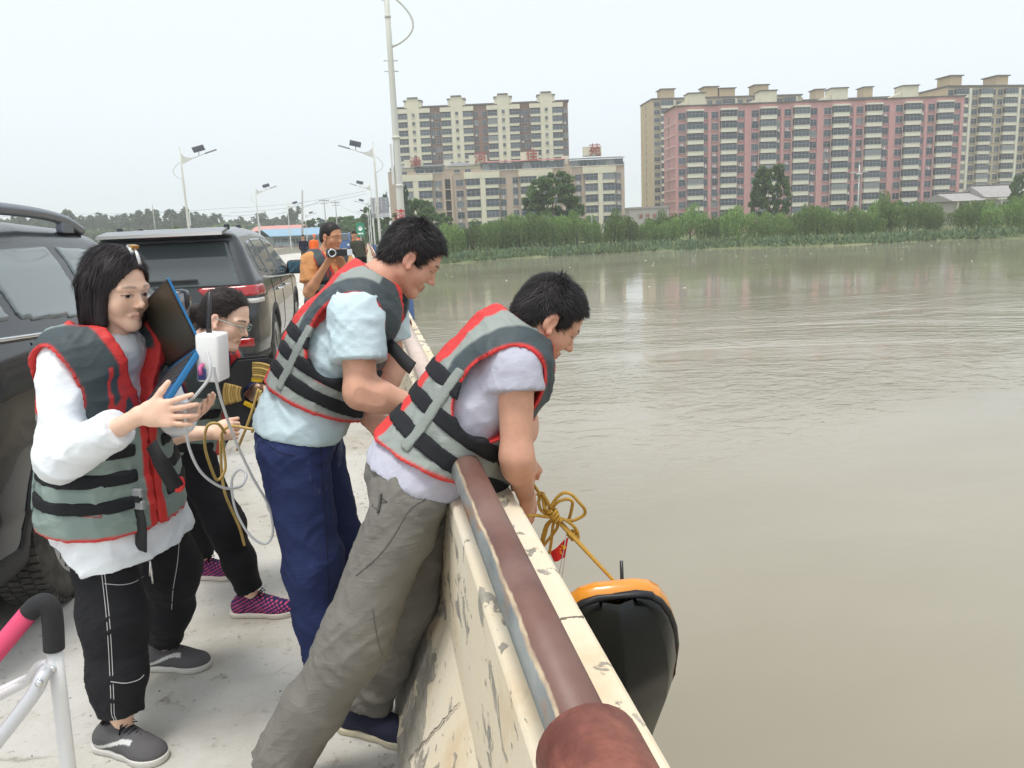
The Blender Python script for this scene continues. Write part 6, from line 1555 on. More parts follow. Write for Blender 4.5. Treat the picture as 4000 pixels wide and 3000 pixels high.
def bob(P, col=(.022,.016,.018)):
    A, hc, sc = P.A, P.hc, P.sc; s = SDF(hc-.19*sc, hc+.16*sc, .0032); L = lambda p: hc+sc*(np.asarray(p) @ A)
    s.ell(L((0,-.018,.037)), [(x+.012)*sc for x in (.071,.098,.083)], A, 0)
    for q in (-1, 1): s.cap(L((q*.072,-.01,.02)), L((q*.070,.010,-.085)), .027*sc, .025*sc, .03, flat=(A[0], .8)); s.cap(L((q*.060,-.055,.01)), L((q*.056,-.052,-.09)), .037*sc, .034*sc, .03)
    s.cap(L((0,-.085,.02)), L((0,-.070,-.09)), .038*sc, .036*sc, .03)
    x, y, z = s.local(hc, A); x, y, z = x/sc, y/sc, z/sc
    face = np.sqrt((x/.066)**2+((z+.035)/.112)**2)-1; s.cut(-np.maximum(face*.06, .030-y)*sc)         # face window
    low = np.sqrt((x/.060)**2+((y-.06)/.075)**2)-1; s.cut(-np.maximum(low*.05, z+.03)*sc)
    s.cut((-.118-.10*np.abs(y)*0+.10*np.clip(-y-.02,0,1)*.3-z)*sc)
    v, f = s.mesh(); v = smooth_mesh(v, f, 1, .5); nn = vnormals(v, f); loc = ((v-hc) @ A.T)/sc
    th = np.arctan2(loc[:,0], loc[:,1]); v = v+nn*((vnoise(np.stack([th*26, loc[:,2]*5, loc[:,0]*3], 1))-.5)*.006)[:,None]
    sg = np.sign(loc[:,0]+.012); fl = np.stack([sg*.9*np.clip((loc[:,2]-.02)/.08, 0, 1), .15+0*sg, -np.ones(len(v))], 1) @ A; fl -= (fl*nn).sum(1)[:,None]*nn; fl /= np.maximum(np.linalg.norm(fl, axis=1), 1e-6)[:,None]
    r_ = np.random.default_rng(5); okv = np.sqrt((loc[:,0]/.080)**2+((loc[:,2]+.035)/.135)**2) > np.where(loc[:,1] > .02, 1., 0.)
    vs, q, t, c = strands(v[okv], nn[okv], fl[okv], 9000, .045, .0022, r_, np.asarray(col)*1.15, -.02, jit=.035, bendz=.0)
    o = len(v); base = col_of(v, col)*(.6+.8*vnoise(np.stack([th*60, loc[:,2]*12, loc[:,0]*8], 1)))[:,None]
    return np_mesh('hair', np.concatenate([v, vs]), np.concatenate([f, q+o]), M_HAIR, P.e, np.concatenate([base, c]), org=P.org, tri=t+o)
bob(w1)
L1 = lambda p: w1.hc+w1.sc*(np.asarray(p) @ w1.A)-w1.org
cl = MB(); M_CL = mat('clip_metal', (.62,.60,.58), .25, metal=.8); M_CLG = mat('clip_gold', (.45,.27,.08), .3, metal=.7)
cl.tube([Vector(L1(p)) for p in ((-.010,.045,.137),(.0,.075,.120),(.008,.098,.095))], .0055, 8, 0); cl.tube([Vector(L1(p)) for p in ((.004,.040,.139),(.012,.070,.123))], .005, 8, 0)
cl.bbox(-.013,.013,-.010,.010,-.005,.006,.002,1,Matrix.Translation(Vector(L1((-.008,.05,.137)))) @ Matrix(w1.A.T.tolist()).to_4x4()); cl.build('hair_clip', [M_CL, M_CLG], w1.e)
shirt(w1, np.array(srgb(232,236,240)), .020, 1.72, (.064,.066,.050), zlo=-.135, seed=3.3, amp=.013, hemf=lambda x, y: -.075*np.clip((y+.02)/.1, 0, 1)+.0*x, neck=.060, skirt=.26)
vest(w1, grey=np.array(srgb(132,148,142)), seed=4., zlo=-.225, g=.052, straps=(.035,-.045,-.125), strap_w=.020, armr=.100, skirt=.22, lapel=.03)
W1_DARK = np.array(srgb(34,34,38))
t_w1 = trousers(w1, W1_DARK, (.096,.096,.084,.062), .024, top=.02, hem=(.045,.045), seed=12., amp=.012)
def vans(L_, c):
    x, y, z = L_.T; w = (np.abs(z-(.052+.018*np.sin((y-.02)*26))) < .006)*(y > -.05)*(y < .10)*(np.abs(x) > .022); c = blend(c, w*1., (.62,.62,.60)); return c
shoe(w1, (-.900,2.475,0), (.86,-.5), srgb(92,90,92), colf=vans, length=.25); shoe(w1, (-.885,2.975,0), (.97,-.22), srgb(92,90,92), colf=vans, length=.25)
# white stitching on the jeans
for ln in ([(-0.847,2.420,0.674), (-0.843,2.400,0.581), (-0.842,2.380,0.459), (-0.859,2.380,0.260), (-0.875,2.380,0.108)], [(-0.839,2.420,0.673), (-0.835,2.400,0.580), (-0.834,2.380,0.458), (-0.851,2.380,0.259), (-0.868,2.380,0.106)], [(-0.839,2.400,0.597), (-0.788,2.380,0.596), (-0.752,2.380,0.599), (-0.726,2.400,0.607)], [(-0.855,2.380,0.292), (-0.811,2.370,0.286), (-0.777,2.380,0.286), (-0.766,2.400,0.289)], [(-0.704,2.750,0.581), (-0.712,2.720,0.510), (-0.736,2.720,0.420), (-0.758,2.750,0.333)]):
    seam(t_w1, ln, .0011, M_STITCH, t_w1, 'stitching', .0008, eye=EYE)
o_v = w1.vest
bc = on_surface(o_v, [(-0.722,2.400,0.852), (-0.722,2.400,0.848)], .008, 6, EYE)[0]; bk = MB(); Mk = Matrix.Translation(bc) @ Matrix.Rotation(R(-30), 4, 'Z')
bk.bbox(-.026,.026,-.007,.007,.004,.032,.004,0,Mk); bk.bbox(-.028,.028,-.008,.008,-.034,-.006,.004,0,Mk); bk.box(-.020,.020,-.010,-.004,-.010,.010,1,Mk); bk.build('buckle', [M_BUCK, M_STRAPB], o_v)
bw = bc+Vector(w1.org); ribbon(w1, 'strap_tail', [bw+Vector((0,-.004,-.03)), bw+Vector((.006,-.012,-.08)), bw+Vector((.002,-.016,-.13)), bw+Vector((-.004,-.010,-.165))], .042, M_STRAPB, o_v, side=(.86,-.5,0))
ribbon(w1, 'strap_tail', [(-0.657,2.400,1.009), (-0.636,2.380,0.970), (-0.622,2.400,0.916), (-0.613,2.440,0.859)], .045, M_STRAPB, o_v, side=(.5,-.2,.75))
tubes('red_tab', [spline([(-0.617,2.460,0.873), (-0.600,2.450,0.884), (-0.596,2.450,0.866), (-0.607,2.460,0.846), (-0.621,2.470,0.842)], 6)], .007, mat('vest_red_tab', tuple(VEST_RED), .6), o_v, w1.org)
patch(w1, (-0.831,2.360,0.834), (.87,-.48,.02), (0,0,1), .068, .030)
# zip pull hanging from the open jacket
tubes('zip_pull', [[(-0.716,2.440,0.638), (-0.712,2.430,0.605), (-0.714,2.430,0.568)], [(-0.712,2.430,0.634), (-0.719,2.430,0.593)]], .0028, M_CL, w1.e, w1.org)
# --- woman with glasses behind the laptop, paying out the yellow rope
sk = dict(pel=(-.800,3.50,.775), wst=(-.775,3.48,.885), chs=(-.735,3.44,1.015), nk=(-.680,3.40,1.165), hd=(-.572,3.36,1.272), hfwd=(.88,-.32,-.42), hup=(.42,-.06,.9), hs=.97,
  shR=(-.800,3.29,1.10), shL=(-.650,3.58,1.10), elR=(-.835,3.19,.855), wrR=(-.640,3.14,.858), elL=(-.560,3.60,.87), wrL=(-.500,3.44,.960),
  hR=(-.800,3.42,.76), hL=(-.800,3.60,.76), kR=(-.660,3.30,.43), aR=(-.590,3.33,.085), kL=(-.845,3.72,.42), aL=(-.885,3.80,.085), foot=(-.7,3.5,0), w=.92)
sk['Ap'] = A_((.95,-.3,0), (.1,0,1)); sk['Ac'] = A_((.90,-.30,-.30), (.34,-.1,.94))
w2 = make_person('woman with glasses in a navy shirt and black trousers feeding out yellow rope', sk, srgb(240,200,176),
  dict(look=(0,-.003), open=.45, lip=(.50,.22,.19), female=True), dict(R=dict(d=(.95,-.1,.05), n=(-.1,.9,-.4), curl=((.9,1.0,.7),(1.0,1.1,.7),(1.1,1.1,.7),(1.1,1.1,.7)), thumb=(.35,.6,.5), sz=.95), L=dict(d=(.7,-.6,.2), n=(-.3,-.3,-.9), curl=(.9,.9,.9,.9), sz=.95)),
  neck_r=.046, arm_r=(.042,.037,.035,.024), ankles=True)
hair_short(w2, .006, line=([-.13,-.09,-.06,-.034,-.022,.004,.010,.028,.040,.060,.078,.1], [-.085,-.085,-.070,-.045,.010,.024,.014,.020,.052,.080,.088,.088]), col=(.030,.022,.020), n=5000, length=.03, seed=6, flowv=(0,-1.0,-.2))
L2 = lambda p: w2.hc+w2.sc*(np.asarray(p) @ w2.A)-w2.org
s_ = SDF(w2.hc-.2, w2.hc+.2, .005); s_.chain([w2.hc+w2.sc*(np.asarray(p) @ w2.A) for p in ((0,-.10,.01),(0,-.135,-.02),(0,-.14,-.08))], [.022,.026,.012], .01); garment(w2, 'ponytail', s_, (.026,.02,.018), M_HAIR)
gl = MB()
for q in (-1, 1):
    gl.tube([Vector(L2((q*.031+.019*math.cos(a),.096-.006*abs(math.cos(a)),-.004+.0135*math.sin(a)))) for a in np.linspace(0,6.283,18)[:-1]], .0017, 6, closed=True)
    gl.tube([Vector(L2(p)) for p in ((q*.051,.090,.002),(q*.074,.06,.003),(q*.080,-.005,.0))], .0019, 6)
gl.tube([Vector(L2((-.012,.098,-.001))), Vector(L2((.012,.098,-.001)))], .0017, 6)
gl.build('glasses', [mat('glasses_frame', (.32,.42,.40), .3)], w2.e)
shirt(w2, np.array(srgb(44,50,92)), .016, .75, (.072,.070), zlo=-.06, seed=13.3, amp=.010)
vest(w2, grey=np.array(srgb(132,148,142)), seed=14., zlo=-.165, g=.040, straps=(.045,-.030,-.105), armr=.095, h=.0075)
trousers(w2, srgb(24,24,28), (.092,.075,.066,.056), .020, top=.03, hem=(.035,.035), seed=16., amp=.008)
def knit(L_, c):
    x, y, z = L_.T; w = sstep(np.sin(y*330+x*60)*np.sin(z*400+y*120),   .12, .5); c = blend(c, w*.85, srgb(236,96,128)); return c
KN = dict(sole=srgb(225,215,205), length=.25, colf=knit)
shoe(w2, (-.605,3.335,0), (.98,-.2), srgb(40,44,92), **KN); shoe(w2, (-.895,3.80,0), (.98,-.2), srgb(40,44,92), **KN)
# --- man filming farther along the bridge
sk = dict(pel=(-.38,7.2,.93), wst=(-.372,7.2,1.06), chs=(-.358,7.2,1.23), nk=(-.335,7.2,1.435), hd=(-.285,7.18,1.575), hfwd=(.78,-.60,-.18), hup=(.12,-.1,.98), hs=1.0,
  shR=(-.470,7.09,1.375), shL=(-.205,7.31,1.365), elR=(-.505,7.02,1.115), wrR=(-.335,6.90,1.345), elL=(-.12,7.15,1.15), wrL=(-.19,6.95,1.31),
  hR=(-.46,7.14,.90), hL=(-.31,7.26,.90), kR=(-.46,7.12,.49), aR=(-.47,7.14,.085), kL=(-.30,7.26,.49), aL=(-.30,7.28,.085), foot=(-.38,7.2,0), w=1.02)
sk['Ap'] = A_((.70,-.71,0), (0,0,1)); sk['Ac'] = A_((.70,-.71,-.05), (.06,-.03,1))
cm = make_person('man in an orange shirt and life vest filming with a camcorder', sk, srgb(200,146,112),
  dict(look=(0,-.003), open=.4, lip=(.42,.15,.13)), dict(R=dict(d=(.5,-.25,.83), n=(.6,-.5,-.4), curl=(.6,.6,.6,.6)), L=dict(d=(-.35,-.3,.85), n=(-.4,-.6,.1), curl=(.5,.5,.5,.5))), res=.0052, arm_r=(.054,.044,.042,.027))
hair_short(cm, .003, col=(.020,.017,.016), n=2500, length=.006, seed=8)
shirt(cm, np.array(srgb(206,148,98)), .018, .70, (.085,.085), zlo=-.10, h=.010, seed=23.3, amp=.010)
vest(cm, grey=np.array(srgb(120,128,126)), seed=24., zlo=-.18, h=.010, g=.042)
trousers(cm, srgb(52,54,60), (.105,.090,.08,.08), .02, top=.03, h=.011, seed=26., amp=.008)
for a in ((-.48,7.14,0), (-.31,7.28,0)): shoe(cm, a, (.7,-.7), srgb(40,40,42), h=.007)
# ---------------------------------------------------------------- laptop, receiver box, cables
M_LAPBLK = mat('laptop_black', (.018,.018,.02), .35); M_SCREEN = mat('dark_laptop_screen', (.045,.042,.028), .3, spec=.35); M_LAPBLUE = mat('laptop_blue_lid', (.02,.16,.36), .3, metal=.3); M_KEYS = mat('laptop_keys', (.05,.05,.055), .6)
hr, hl = Vector((-0.484,2.400,1.283)), Vector((-0.654,2.690,1.178)); ht = Vector((-0.509,2.360,1.470))
ux = (hl-hr).normalized(); wl_ = .335; uy = (ht-hr); uy = (uy-ux*uy.dot(ux)).normalized(); un = ux.cross(uy)       # screen frame
lap = empty('laptop', hr); tag(lap, 'open laptop with a dark screen and blue lid held by the woman in white', 'laptop')
Ml = Matrix((ux, uy, un)).transposed().to_4x4()
face = -1 if (Vector((0,0,1.580))-hr).dot(un) < 0 else 1
q = MB(); q.bbox(0,wl_,0,.215,-.004,.004,.003,0,Ml); lid = q.build('lid', [M_LAPBLUE], lap)
q = MB(); q.box(.002,wl_-.002,.002,.213,face*.0045-.0004,face*.0045+.0004,1,Ml); q.box(.008,wl_-.008,.016,.207,face*.0054-.0003,face*.0054+.0003,0,Ml); q.build('screen', [M_SCREEN, M_LAPBLK], lid)
ub = uy*math.cos(R(124))-un*math.sin(R(124)); vb = ux.cross(ub); Mb = Matrix((ux, ub, vb)).transposed().to_4x4()
q = MB(); q.bbox(0,wl_,0,.215,-.009,.009,.004,0,Mb); base_ = q.build('base', [M_LAPBLUE], lap)
q = MB(); fs_ = 1 if vb.dot(Vector((-1,0,.3))) > 0 else -1
for r_ in range(5):
    for c_ in range(13): q.box(.02+c_*.0213,.02+c_*.0213+.018,.025+r_*.021,.025+r_*.021+.017,fs_*.0105-.001,fs_*.0105+.001,0,Mb)
q.build('keyboard', [M_KEYS], base_)
bx = empty('receiver_box', (-0.462,2.420,1.252)); tag(bx, 'white plastic receiver box with a black stub antenna clipped behind the laptop', 'receiver box')
Mx = Matrix.Rotation(R(-14), 4, 'Z') @ Matrix.Rotation(R(4), 4, 'Y')
q = MB(); q.bbox(-.034,.034,-.040,.040,-.072,.068,.008,0,Mx,True); q.build('case', [mat('white_abs', (.80,.80,.79), .4)], bx)
q = MB(); q.tube([Mx @ Vector((-.008,.0,.068)), Mx @ Vector((-.008,.0,.085)), Mx @ Vector((.0,.0,.185))], [.0085,.0075,.0045], 10); q.build('antenna', [M_LAPBLK], bx)
q = MB(); q.tube([Mx @ Vector((-.012,-.042,-.02)), Mx @ Vector((-.012,-.062,-.025)), Mx @ Vector((-.008,-.066,-.045))], .006, 8, 0); q.bbox(-.022,-.002,-.058,-.042,-.062,-.03,.003,1,Mx); q.build('connector', [mat('pink_plug', (.6,.12,.30), .5), mat('blue_plug', (.03,.05,.20), .5)], bx)
M_CABLE = mat('grey_white_cable', (.56,.57,.58), .5); M_ROPE = mat('yellow_rope', (.50,.29,.045), .8, var=.25, vscale=120, bump=.8, bscale=420); M_ROPEP = mat('pale_yellow_rope', (.58,.40,.13), .8, var=.2, vscale=120, bump=.8, bscale=420)
def rope(name, pts, r, m, label, cat, n=9, k=10, group=None):
    p = spline(pts, k); o = p[0]; q = MB(); q.tube([Vector(a-o) for a in p], r, n); ob = q.build(name, [m], loc=o); return tag(ob, label, cat, group)
rope('signal_cable', [(-0.442,2.240,1.290), (-0.433,2.220,1.252), (-0.441,2.220,1.218), (-0.480,2.240,1.175), (-0.525,2.300,1.130), (-0.537,2.320,1.075), (-0.543,2.360,0.990), (-0.531,2.420,0.901), (-0.493,2.500,0.828), (-0.451,2.560,0.808), (-0.436,2.600,0.833), (-0.459,2.620,0.847), (-0.487,2.620,0.810), (-0.485,2.620,0.713), (-0.450,2.620,0.621), (-0.405,2.620,0.584), (-0.376,2.620,0.621), (-0.377,2.600,0.718), (-0.406,2.520,0.850), (-0.426,2.420,0.994), (-0.432,2.320,1.125), (-0.429,2.250,1.211), (-0.428,2.240,1.248)], .0042, M_CABLE, 'grey white signal cable hanging in loops from the receiver box', 'cable')
# yellow rope paid out by the second woman
rope('rope', [(-0.583,3.120,0.858), (-0.593,3.050,0.911), (-0.631,3.050,0.904), (-0.650,3.060,0.829), (-0.641,3.080,0.733), (-0.627,3.100,0.679), (-0.598,3.120,0.717), (-0.596,3.120,0.809), (-0.590,3.100,0.864), (-0.553,3.100,0.886), (-0.458,3.000,0.890), (-0.353,2.950,0.897)], .0055, M_ROPEP, 'yellow rope looped over the hand of the woman with glasses', 'rope')
rope('rope', [(-0.604,3.120,0.835), (-0.617,3.140,0.692), (-0.613,3.140,0.608), (-0.600,3.160,0.536), (-0.582,3.180,0.452), (-0.574,3.200,0.367)], .0055, M_ROPEP, 'yellow rope end dangling below the hand of the woman with glasses', 'rope')
# octagonal reel with wound rope
rc = Vector((-0.490,3.360,0.959)); reel = empty('rope_reel', rc); tag(reel, 'black octagonal reel wound with yellow rope beside the navy trousers', 'rope reel')
Mr = Matrix.Rotation(R(10), 4, 'Z') @ Matrix.Rotation(R(90), 4, 'X')
for zz in (0, -.075):
    q = MB(); o8 = [(.152*math.cos(R(22.5+45*i)), .152*math.sin(R(22.5+45*i))) for i in range(8)]; i8 = [(.052*math.cos(R(22.5+45*i)), .052*math.sin(R(22.5+45*i))) for i in range(8)]
    vs = [Mr @ Vector((x, y, zz+t)) for t in (-.006, .006) for (x, y) in o8+i8]; fs = []
    for i in range(8):
        j = (i+1) % 8; fs += [(i, j, 8+j, 8+i), (16+i, 24+i, 24+j, 16+j), (i, 16+i, 16+j, j), (8+i, 8+j, 24+j, 24+i)]
    q.add(vs, fs); q.build('reel_plate', [M_TRIM], reel)
q = MB(); q.lathe([(.060,-.07),(.060,-.005)], Mr, 24); q.build('hub', [M_TRIM], reel)
for (a0, n_) in ((70, 7), (175, 7), (285, 5)):
    q = MB()
    for k in range(n_):
        rr_ = .066+k*.0098; q.tube([Mr @ Vector((rr_*math.cos(R(a)), rr_*math.sin(R(a)), .011+.004*math.sin(k*2.1))) for a in np.linspace(a0-26+k*.8, a0+26-k*.8, 9)], .0055, 8)
    q.build('rope_winding', [M_ROPEP], reel)
for a in (80, 235):
    q = MB(); q.bbox(-.022,.022,-.009,.009,-.008,.014,.003,0,Mr @ Matrix.Rotation(R(a-90),4,'Z') @ Matrix.Translation((0,.056,0))); q.build('yellow_insert', [mat('yellow_plastic', (.75,.48,.01), .45)], reel)
for i, (a, b) in enumerate((((-0.455,3.200,1.003), (-0.562,3.200,0.763)), ((-0.448,3.200,0.997), (-0.497,3.200,0.831)))):
    rope('rope', [a, np.asarray(a)*.5+np.asarray(b)*.5+np.array([.005,0,0]), b], .0055, M_ROPEP, ('longer' if i == 0 else 'shorter')+' yellow rope strand running down from the hand at the reel', 'rope')
# ---------------------------------------------------------------- boat slung outside the parapet
M_ORANGE = mat('orange_gelcoat', (.72,.27,.02), .25, coat=.6); M_HULL = mat('black_hull', (.006,.007,.007), .28, spec=.35, var=.3, vscale=9, bump=.05, bscale=60); M_BRIM = mat('black_rubber_rim', (.012,.012,.016), .45)
bt = empty('survey_boat', (.585,1.90,.606)); tag(bt, 'small orange and black survey boat hanging by rope outside the parapet', 'boat')
ax_l = Vector((-.10,-.43,.88)).normalized(); ax_n = Vector((.10,.88,.46)); ax_n = (ax_n-ax_l*ax_n.dot(ax_l)).normalized(); ax_b = ax_l.cross(ax_n)      # length towards the bow, deck normal, beam
ax_b = ax_b if ax_b.x > 0 else -ax_b
Mbt = Matrix((ax_b, ax_l, ax_n)).transposed().to_4x4()
tb = [0,.012,.04,.09,.16,.26,.38,.55,.75,.95,1.0]; hb_ = [.050,.088,.115,.139,.158,.170,.168,.135,.100,.075,.070]
LB = .95
def hull_ring(t, hw):
    d = .02+.125*min(1, (t/.22))**.7; ch = hw*.80
    return [(-hw,0),(-hw*.985,-.035),(-ch,-d*.62),(-ch*.96,-d*.66),(-.016,-d),(-.006,-d-.004),(.006,-d-.004),(.016,-d),(ch*.96,-d*.66),(ch,-d*.62),(hw*.985,-.035),(hw,0)]
q = MB(); vs = []; nr_ = 12
ts = np.concatenate([np.linspace(0,.1,16), np.linspace(.12,1,40)])
for t in ts:
    hw = float(np.interp(t, tb, hb_))
    for (x, n_) in hull_ring(t, hw): vs.append(Mbt @ Vector((x, -t*LB, n_)))
fs = [(i*nr_+k, i*nr_+k+1, (i+1)*nr_+k+1, (i+1)*nr_+k) for i in range(len(ts)-1) for k in range(nr_-1)]
fs.append(tuple((len(ts)-1)*nr_+k for k in range(nr_))); q.add(vs, fs, 0, True); hull = q.build('hull', [M_HULL], bt)
edge = [(float(np.interp(t, tb, hb_)), -t*LB) for t in ts]; loop = [(x, y) for x, y in edge]+[(-x, y) for x, y in edge[::-1]]
q = MB(); q.tube([Mbt @ Vector((x*1.02, y+(.006 if i < 3 else 0), 0)) for i, (x, y) in enumerate(loop)], .011, 8, 0, closed=True); q.build('rim', [M_BRIM], bt)
q = MB(); vs = []
for n_, sc_ in ((.004,1.02),(.020,1.07),(.045,1.06),(.072,.75)):
    for (x, y) in loop: vs.append(Mbt @ Vector((x*sc_, (y+LB/2)*(.5+.5*sc_)-LB/2, n_)))
k_ = len(loop); fs = [(j*k_+i, j*k_+(i+1) % k_, (j+1)*k_+(i+1) % k_, (j+1)*k_+i) for j in range(3) for i in range(k_)]; fs.append(tuple(3*k_+i for i in range(k_))); q.add(vs, fs, 0, True); q.build('deck', [M_ORANGE], bt)
for sg in (1, -1):
    q = MB(); q.add([Mbt @ Vector(p) for p in ((sg*.174,-.22,-.012),(sg*.172,-.34,-.032),(sg*.120,-.60,-.032),(sg*.118,-.60,-.014),(sg*.160,-.42,-.008))], [(0,1,2,3,4)]); q.build('stripe', [M_ORANGE], bt)
bo_ = Vector(bt.location)
q = MB(); a0 = Mbt @ Vector((.03,-.10,.06)); q.tube([a0, a0+Vector((.004,.02,.11))], [.006,.005], 8); q.build('antenna', [M_LAPBLK], bt)
# small flag on two thin rods
fl = empty('flag', (0.487,2.160,0.559)); tag(fl, 'small red flag with yellow stars on two thin rods beside the boat', 'flag')
f0 = Vector((0.487,2.160,0.559))
q = MB()
for (a, b) in (((0.487,2.160,0.559), (0.515,2.160,0.687)), ((0.496,2.160,0.552), (0.521,2.160,0.683))): q.tube([Vector(a)-f0-Vector((0,0,.12)), Vector(a)-f0, Vector(b)-f0], .0016, 6)
q.build('rod', [mat('clear_rod', (.55,.56,.57), .3)], fl)
c4 = [Vector((0.521,2.158,0.682))-f0, Vector((0.507,2.158,0.618))-f0, Vector((0.475,2.158,0.609))-f0, Vector((0.463,2.158,0.641))-f0]
vs = []
for i in range(9):
    u = i/8
    for v_ in (0, 1):
        a = c4[0].lerp(c4[3], u) if v_ == 0 else c4[1].lerp(c4[2], u); vs.append(a+Vector((0,.004*math.sin(u*7),0)))
q = MB(); q.add(vs, [(2*i, 2*i+2, 2*i+3, 2*i+1) for i in range(8)], 0, True); cloth = q.build('flag_cloth', [mat('flag_red', (.62,.015,.015), .7)], fl)
def star(cx_, cy_, r_):
    ce = c4[0].lerp(c4[3], cx_).lerp(c4[1].lerp(c4[2], cx_), cy_); ex = (c4[3]-c4[0]).normalized(); ey = (c4[1]-c4[0]); ey = (ey-ex*ey.dot(ex)).normalized()
    return [ce+Vector((0,-.0035,0))+ex*(r_*(1 if i % 2 == 0 else .4)*math.sin(i*math.pi/5))+ey*(-r_*(1 if i % 2 == 0 else .4)*math.cos(i*math.pi/5)) for i in range(10)]
q = MB(); q.poly(star(.20,.36,.0085))
for (a, b) in ((.36,.16),(.44,.30),(.44,.48),(.36,.62)): q.poly(star(a, b, .0035))
q.build('star', [mat('flag_yellow', (.85,.62,.03), .7)], cloth)
# sling rope and its knots
def S(*p): return [np.asarray(a) for a in p]
RB = dict(cat='rope')
RY = 2.08
rope('rope', S((0.422,2.200,0.856), (0.428,2.160,0.843), (0.434,2.120,0.834)), .0048, M_ROPE, 'yellow rope from the grey shirted man\'s fist down to the knot', 'rope')
kn = empty('rope_knot', (0.463,2.080,0.790)); tag(kn, 'tangled yellow rope knot with loose loops above the boat', 'knot'); k0 = np.asarray(kn.location)
loops = [
 [(0.434,2.120,0.834), (0.424,2.100,0.821), (0.427,2.090,0.801), (0.443,2.080,0.788), (0.456,2.070,0.792)],
 [(0.435,2.110,0.839), (0.435,2.090,0.823), (0.436,2.080,0.808), (0.450,2.070,0.798), (0.457,2.070,0.786)],
 [(0.439,2.120,0.834), (0.448,2.110,0.819), (0.440,2.100,0.796), (0.451,2.090,0.791), (0.461,2.080,0.786)],
 [(0.436,2.100,0.842), (0.446,2.080,0.824), (0.451,2.080,0.802), (0.453,2.070,0.794)],
 [(0.450,2.070,0.810), (0.464,2.060,0.838), (0.484,2.050,0.857), (0.504,2.040,0.854), (0.525,2.040,0.829), (0.543,2.050,0.804), (0.544,2.060,0.784), (0.523,2.070,0.768), (0.507,2.080,0.763), (0.481,2.080,0.772), (0.468,2.080,0.775)],
 [(0.456,2.090,0.798), (0.475,2.080,0.822), (0.501,2.080,0.827), (0.516,2.080,0.818), (0.515,2.090,0.788), (0.509,2.100,0.757)],
 [(0.470,2.080,0.774), (0.489,2.070,0.771), (0.511,2.070,0.754), (0.525,2.070,0.733), (0.527,2.080,0.711), (0.516,2.090,0.704)],
 [(0.459,2.090,0.769), (0.448,2.120,0.742), (0.440,2.130,0.712), (0.434,2.140,0.678), (0.434,2.150,0.646)],
 [(0.462,2.090,0.769), (0.452,2.120,0.740), (0.446,2.130,0.712), (0.439,2.140,0.679), (0.439,2.150,0.645)],
 [(0.465,2.090,0.767), (0.463,2.110,0.733), (0.461,2.120,0.694), (0.458,2.140,0.647)],
 [(0.467,2.080,0.769), (0.476,2.100,0.743), (0.468,2.110,0.721), (0.454,2.120,0.699), (0.439,2.140,0.669)],
 [(0.375,2.020,0.812), (0.404,2.040,0.804), (0.433,2.060,0.790), (0.453,2.070,0.783)]]
for lp in loops: tubes('loop', [spline([np.asarray(a) for a in lp], 8)], .0046, M_ROPE, kn, k0)
def coil(c, axis, rad, turns, r_, k=14):
    ax_ = unit(axis); u = unit(np.cross(ax_, (0.3,.2,.9))); w = np.cross(ax_, u); return [np.asarray(c)+ax_*(i/(k*turns)-.5)*turns*r_*2.1+rad*(u*math.cos(2*math.pi*i/k)+w*math.sin(2*math.pi*i/k)) for i in range(int(k*turns)+1)]
for cl_ in (coil((0.457,2.070,0.794), (.5,0,-.85), .012, 2.5, .0046), coil((0.463,2.070,0.780), (.6,0,-.8), .010, 3, .0046), coil((0.515,2.080,0.718), (.6,0,-.8), .010, 3, .0046), coil((0.434,2.110,0.835), (.3,0,-.9), .008, 2, .0046)): tubes('knot_turns', [cl_], .0046, M_ROPE, kn, k0)
for i, (a, b) in enumerate((((0.466,2.080,0.772), (0.638,1.980,0.569)), ((0.473,2.090,0.772), (0.625,1.990,0.583)))):
    rope('rope', [a, np.asarray(a)*.5+np.asarray(b)*.5, b], .0046, M_ROPE, ('lower' if i else 'upper')+' of the two taut yellow ropes between the knot and the boat', 'rope')
# ---------------------------------------------------------------- folding trolley frame in the left corner
tr = empty('folding_trolley', (-.75,1.5,0)); tag(tr, 'folding trolley frame with pink and black foam grips in the lower left corner', 'trolley'); t0 = np.asarray(tr.location)
M_PINKF = mat('pink_foam', (.66,.07,.16), .85, bump=.2, bscale=300); M_BLKF = mat('black_foam', (.022,.022,.024), .9, bump=.25, bscale=300); M_ALU = mat('white_silver_tube', (.62,.63,.66), .3, metal=.35); M_WHT = mat('white_painted_tube', (.72,.72,.72), .4)
tubes('pink_grip', [[(-0.850,1.500,0.728), (-0.748,1.500,0.832), (-0.659,1.500,0.925)]], .0175, M_PINKF, tr, t0, 16)
tubes('black_grip', [spline([(-0.659,1.500,0.925), (-0.645,1.500,0.937), (-0.631,1.500,0.941), (-0.622,1.500,0.928), (-0.622,1.500,0.897), (-0.627,1.500,0.848)], 8)], .0182, M_BLKF, tr, t0, 16)
tubes('upright', [[(-0.626,1.500,0.851), (-0.630,1.500,0.762), (-0.636,1.500,0.622), (-0.647,1.500,0.316)]], .0135, M_WHT, tr, t0, 16)
tubes('diagonal_tube', [spline([(-0.859,1.460,0.558), (-0.756,1.460,0.672), (-0.663,1.460,0.777), (-0.642,1.470,0.811), (-0.644,1.500,0.812)], 8)], .0130, M_ALU, tr, t0, 16)
tubes('brace', [spline([(-0.847,1.540,0.701), (-0.751,1.540,0.746), (-0.703,1.540,0.768), (-0.667,1.520,0.809), (-0.640,1.500,0.821)], 8), [(-0.855,1.560,0.711), (-0.750,1.560,0.749), (-0.653,1.520,0.799)]], .0085, M_WHT, tr, t0, 12)
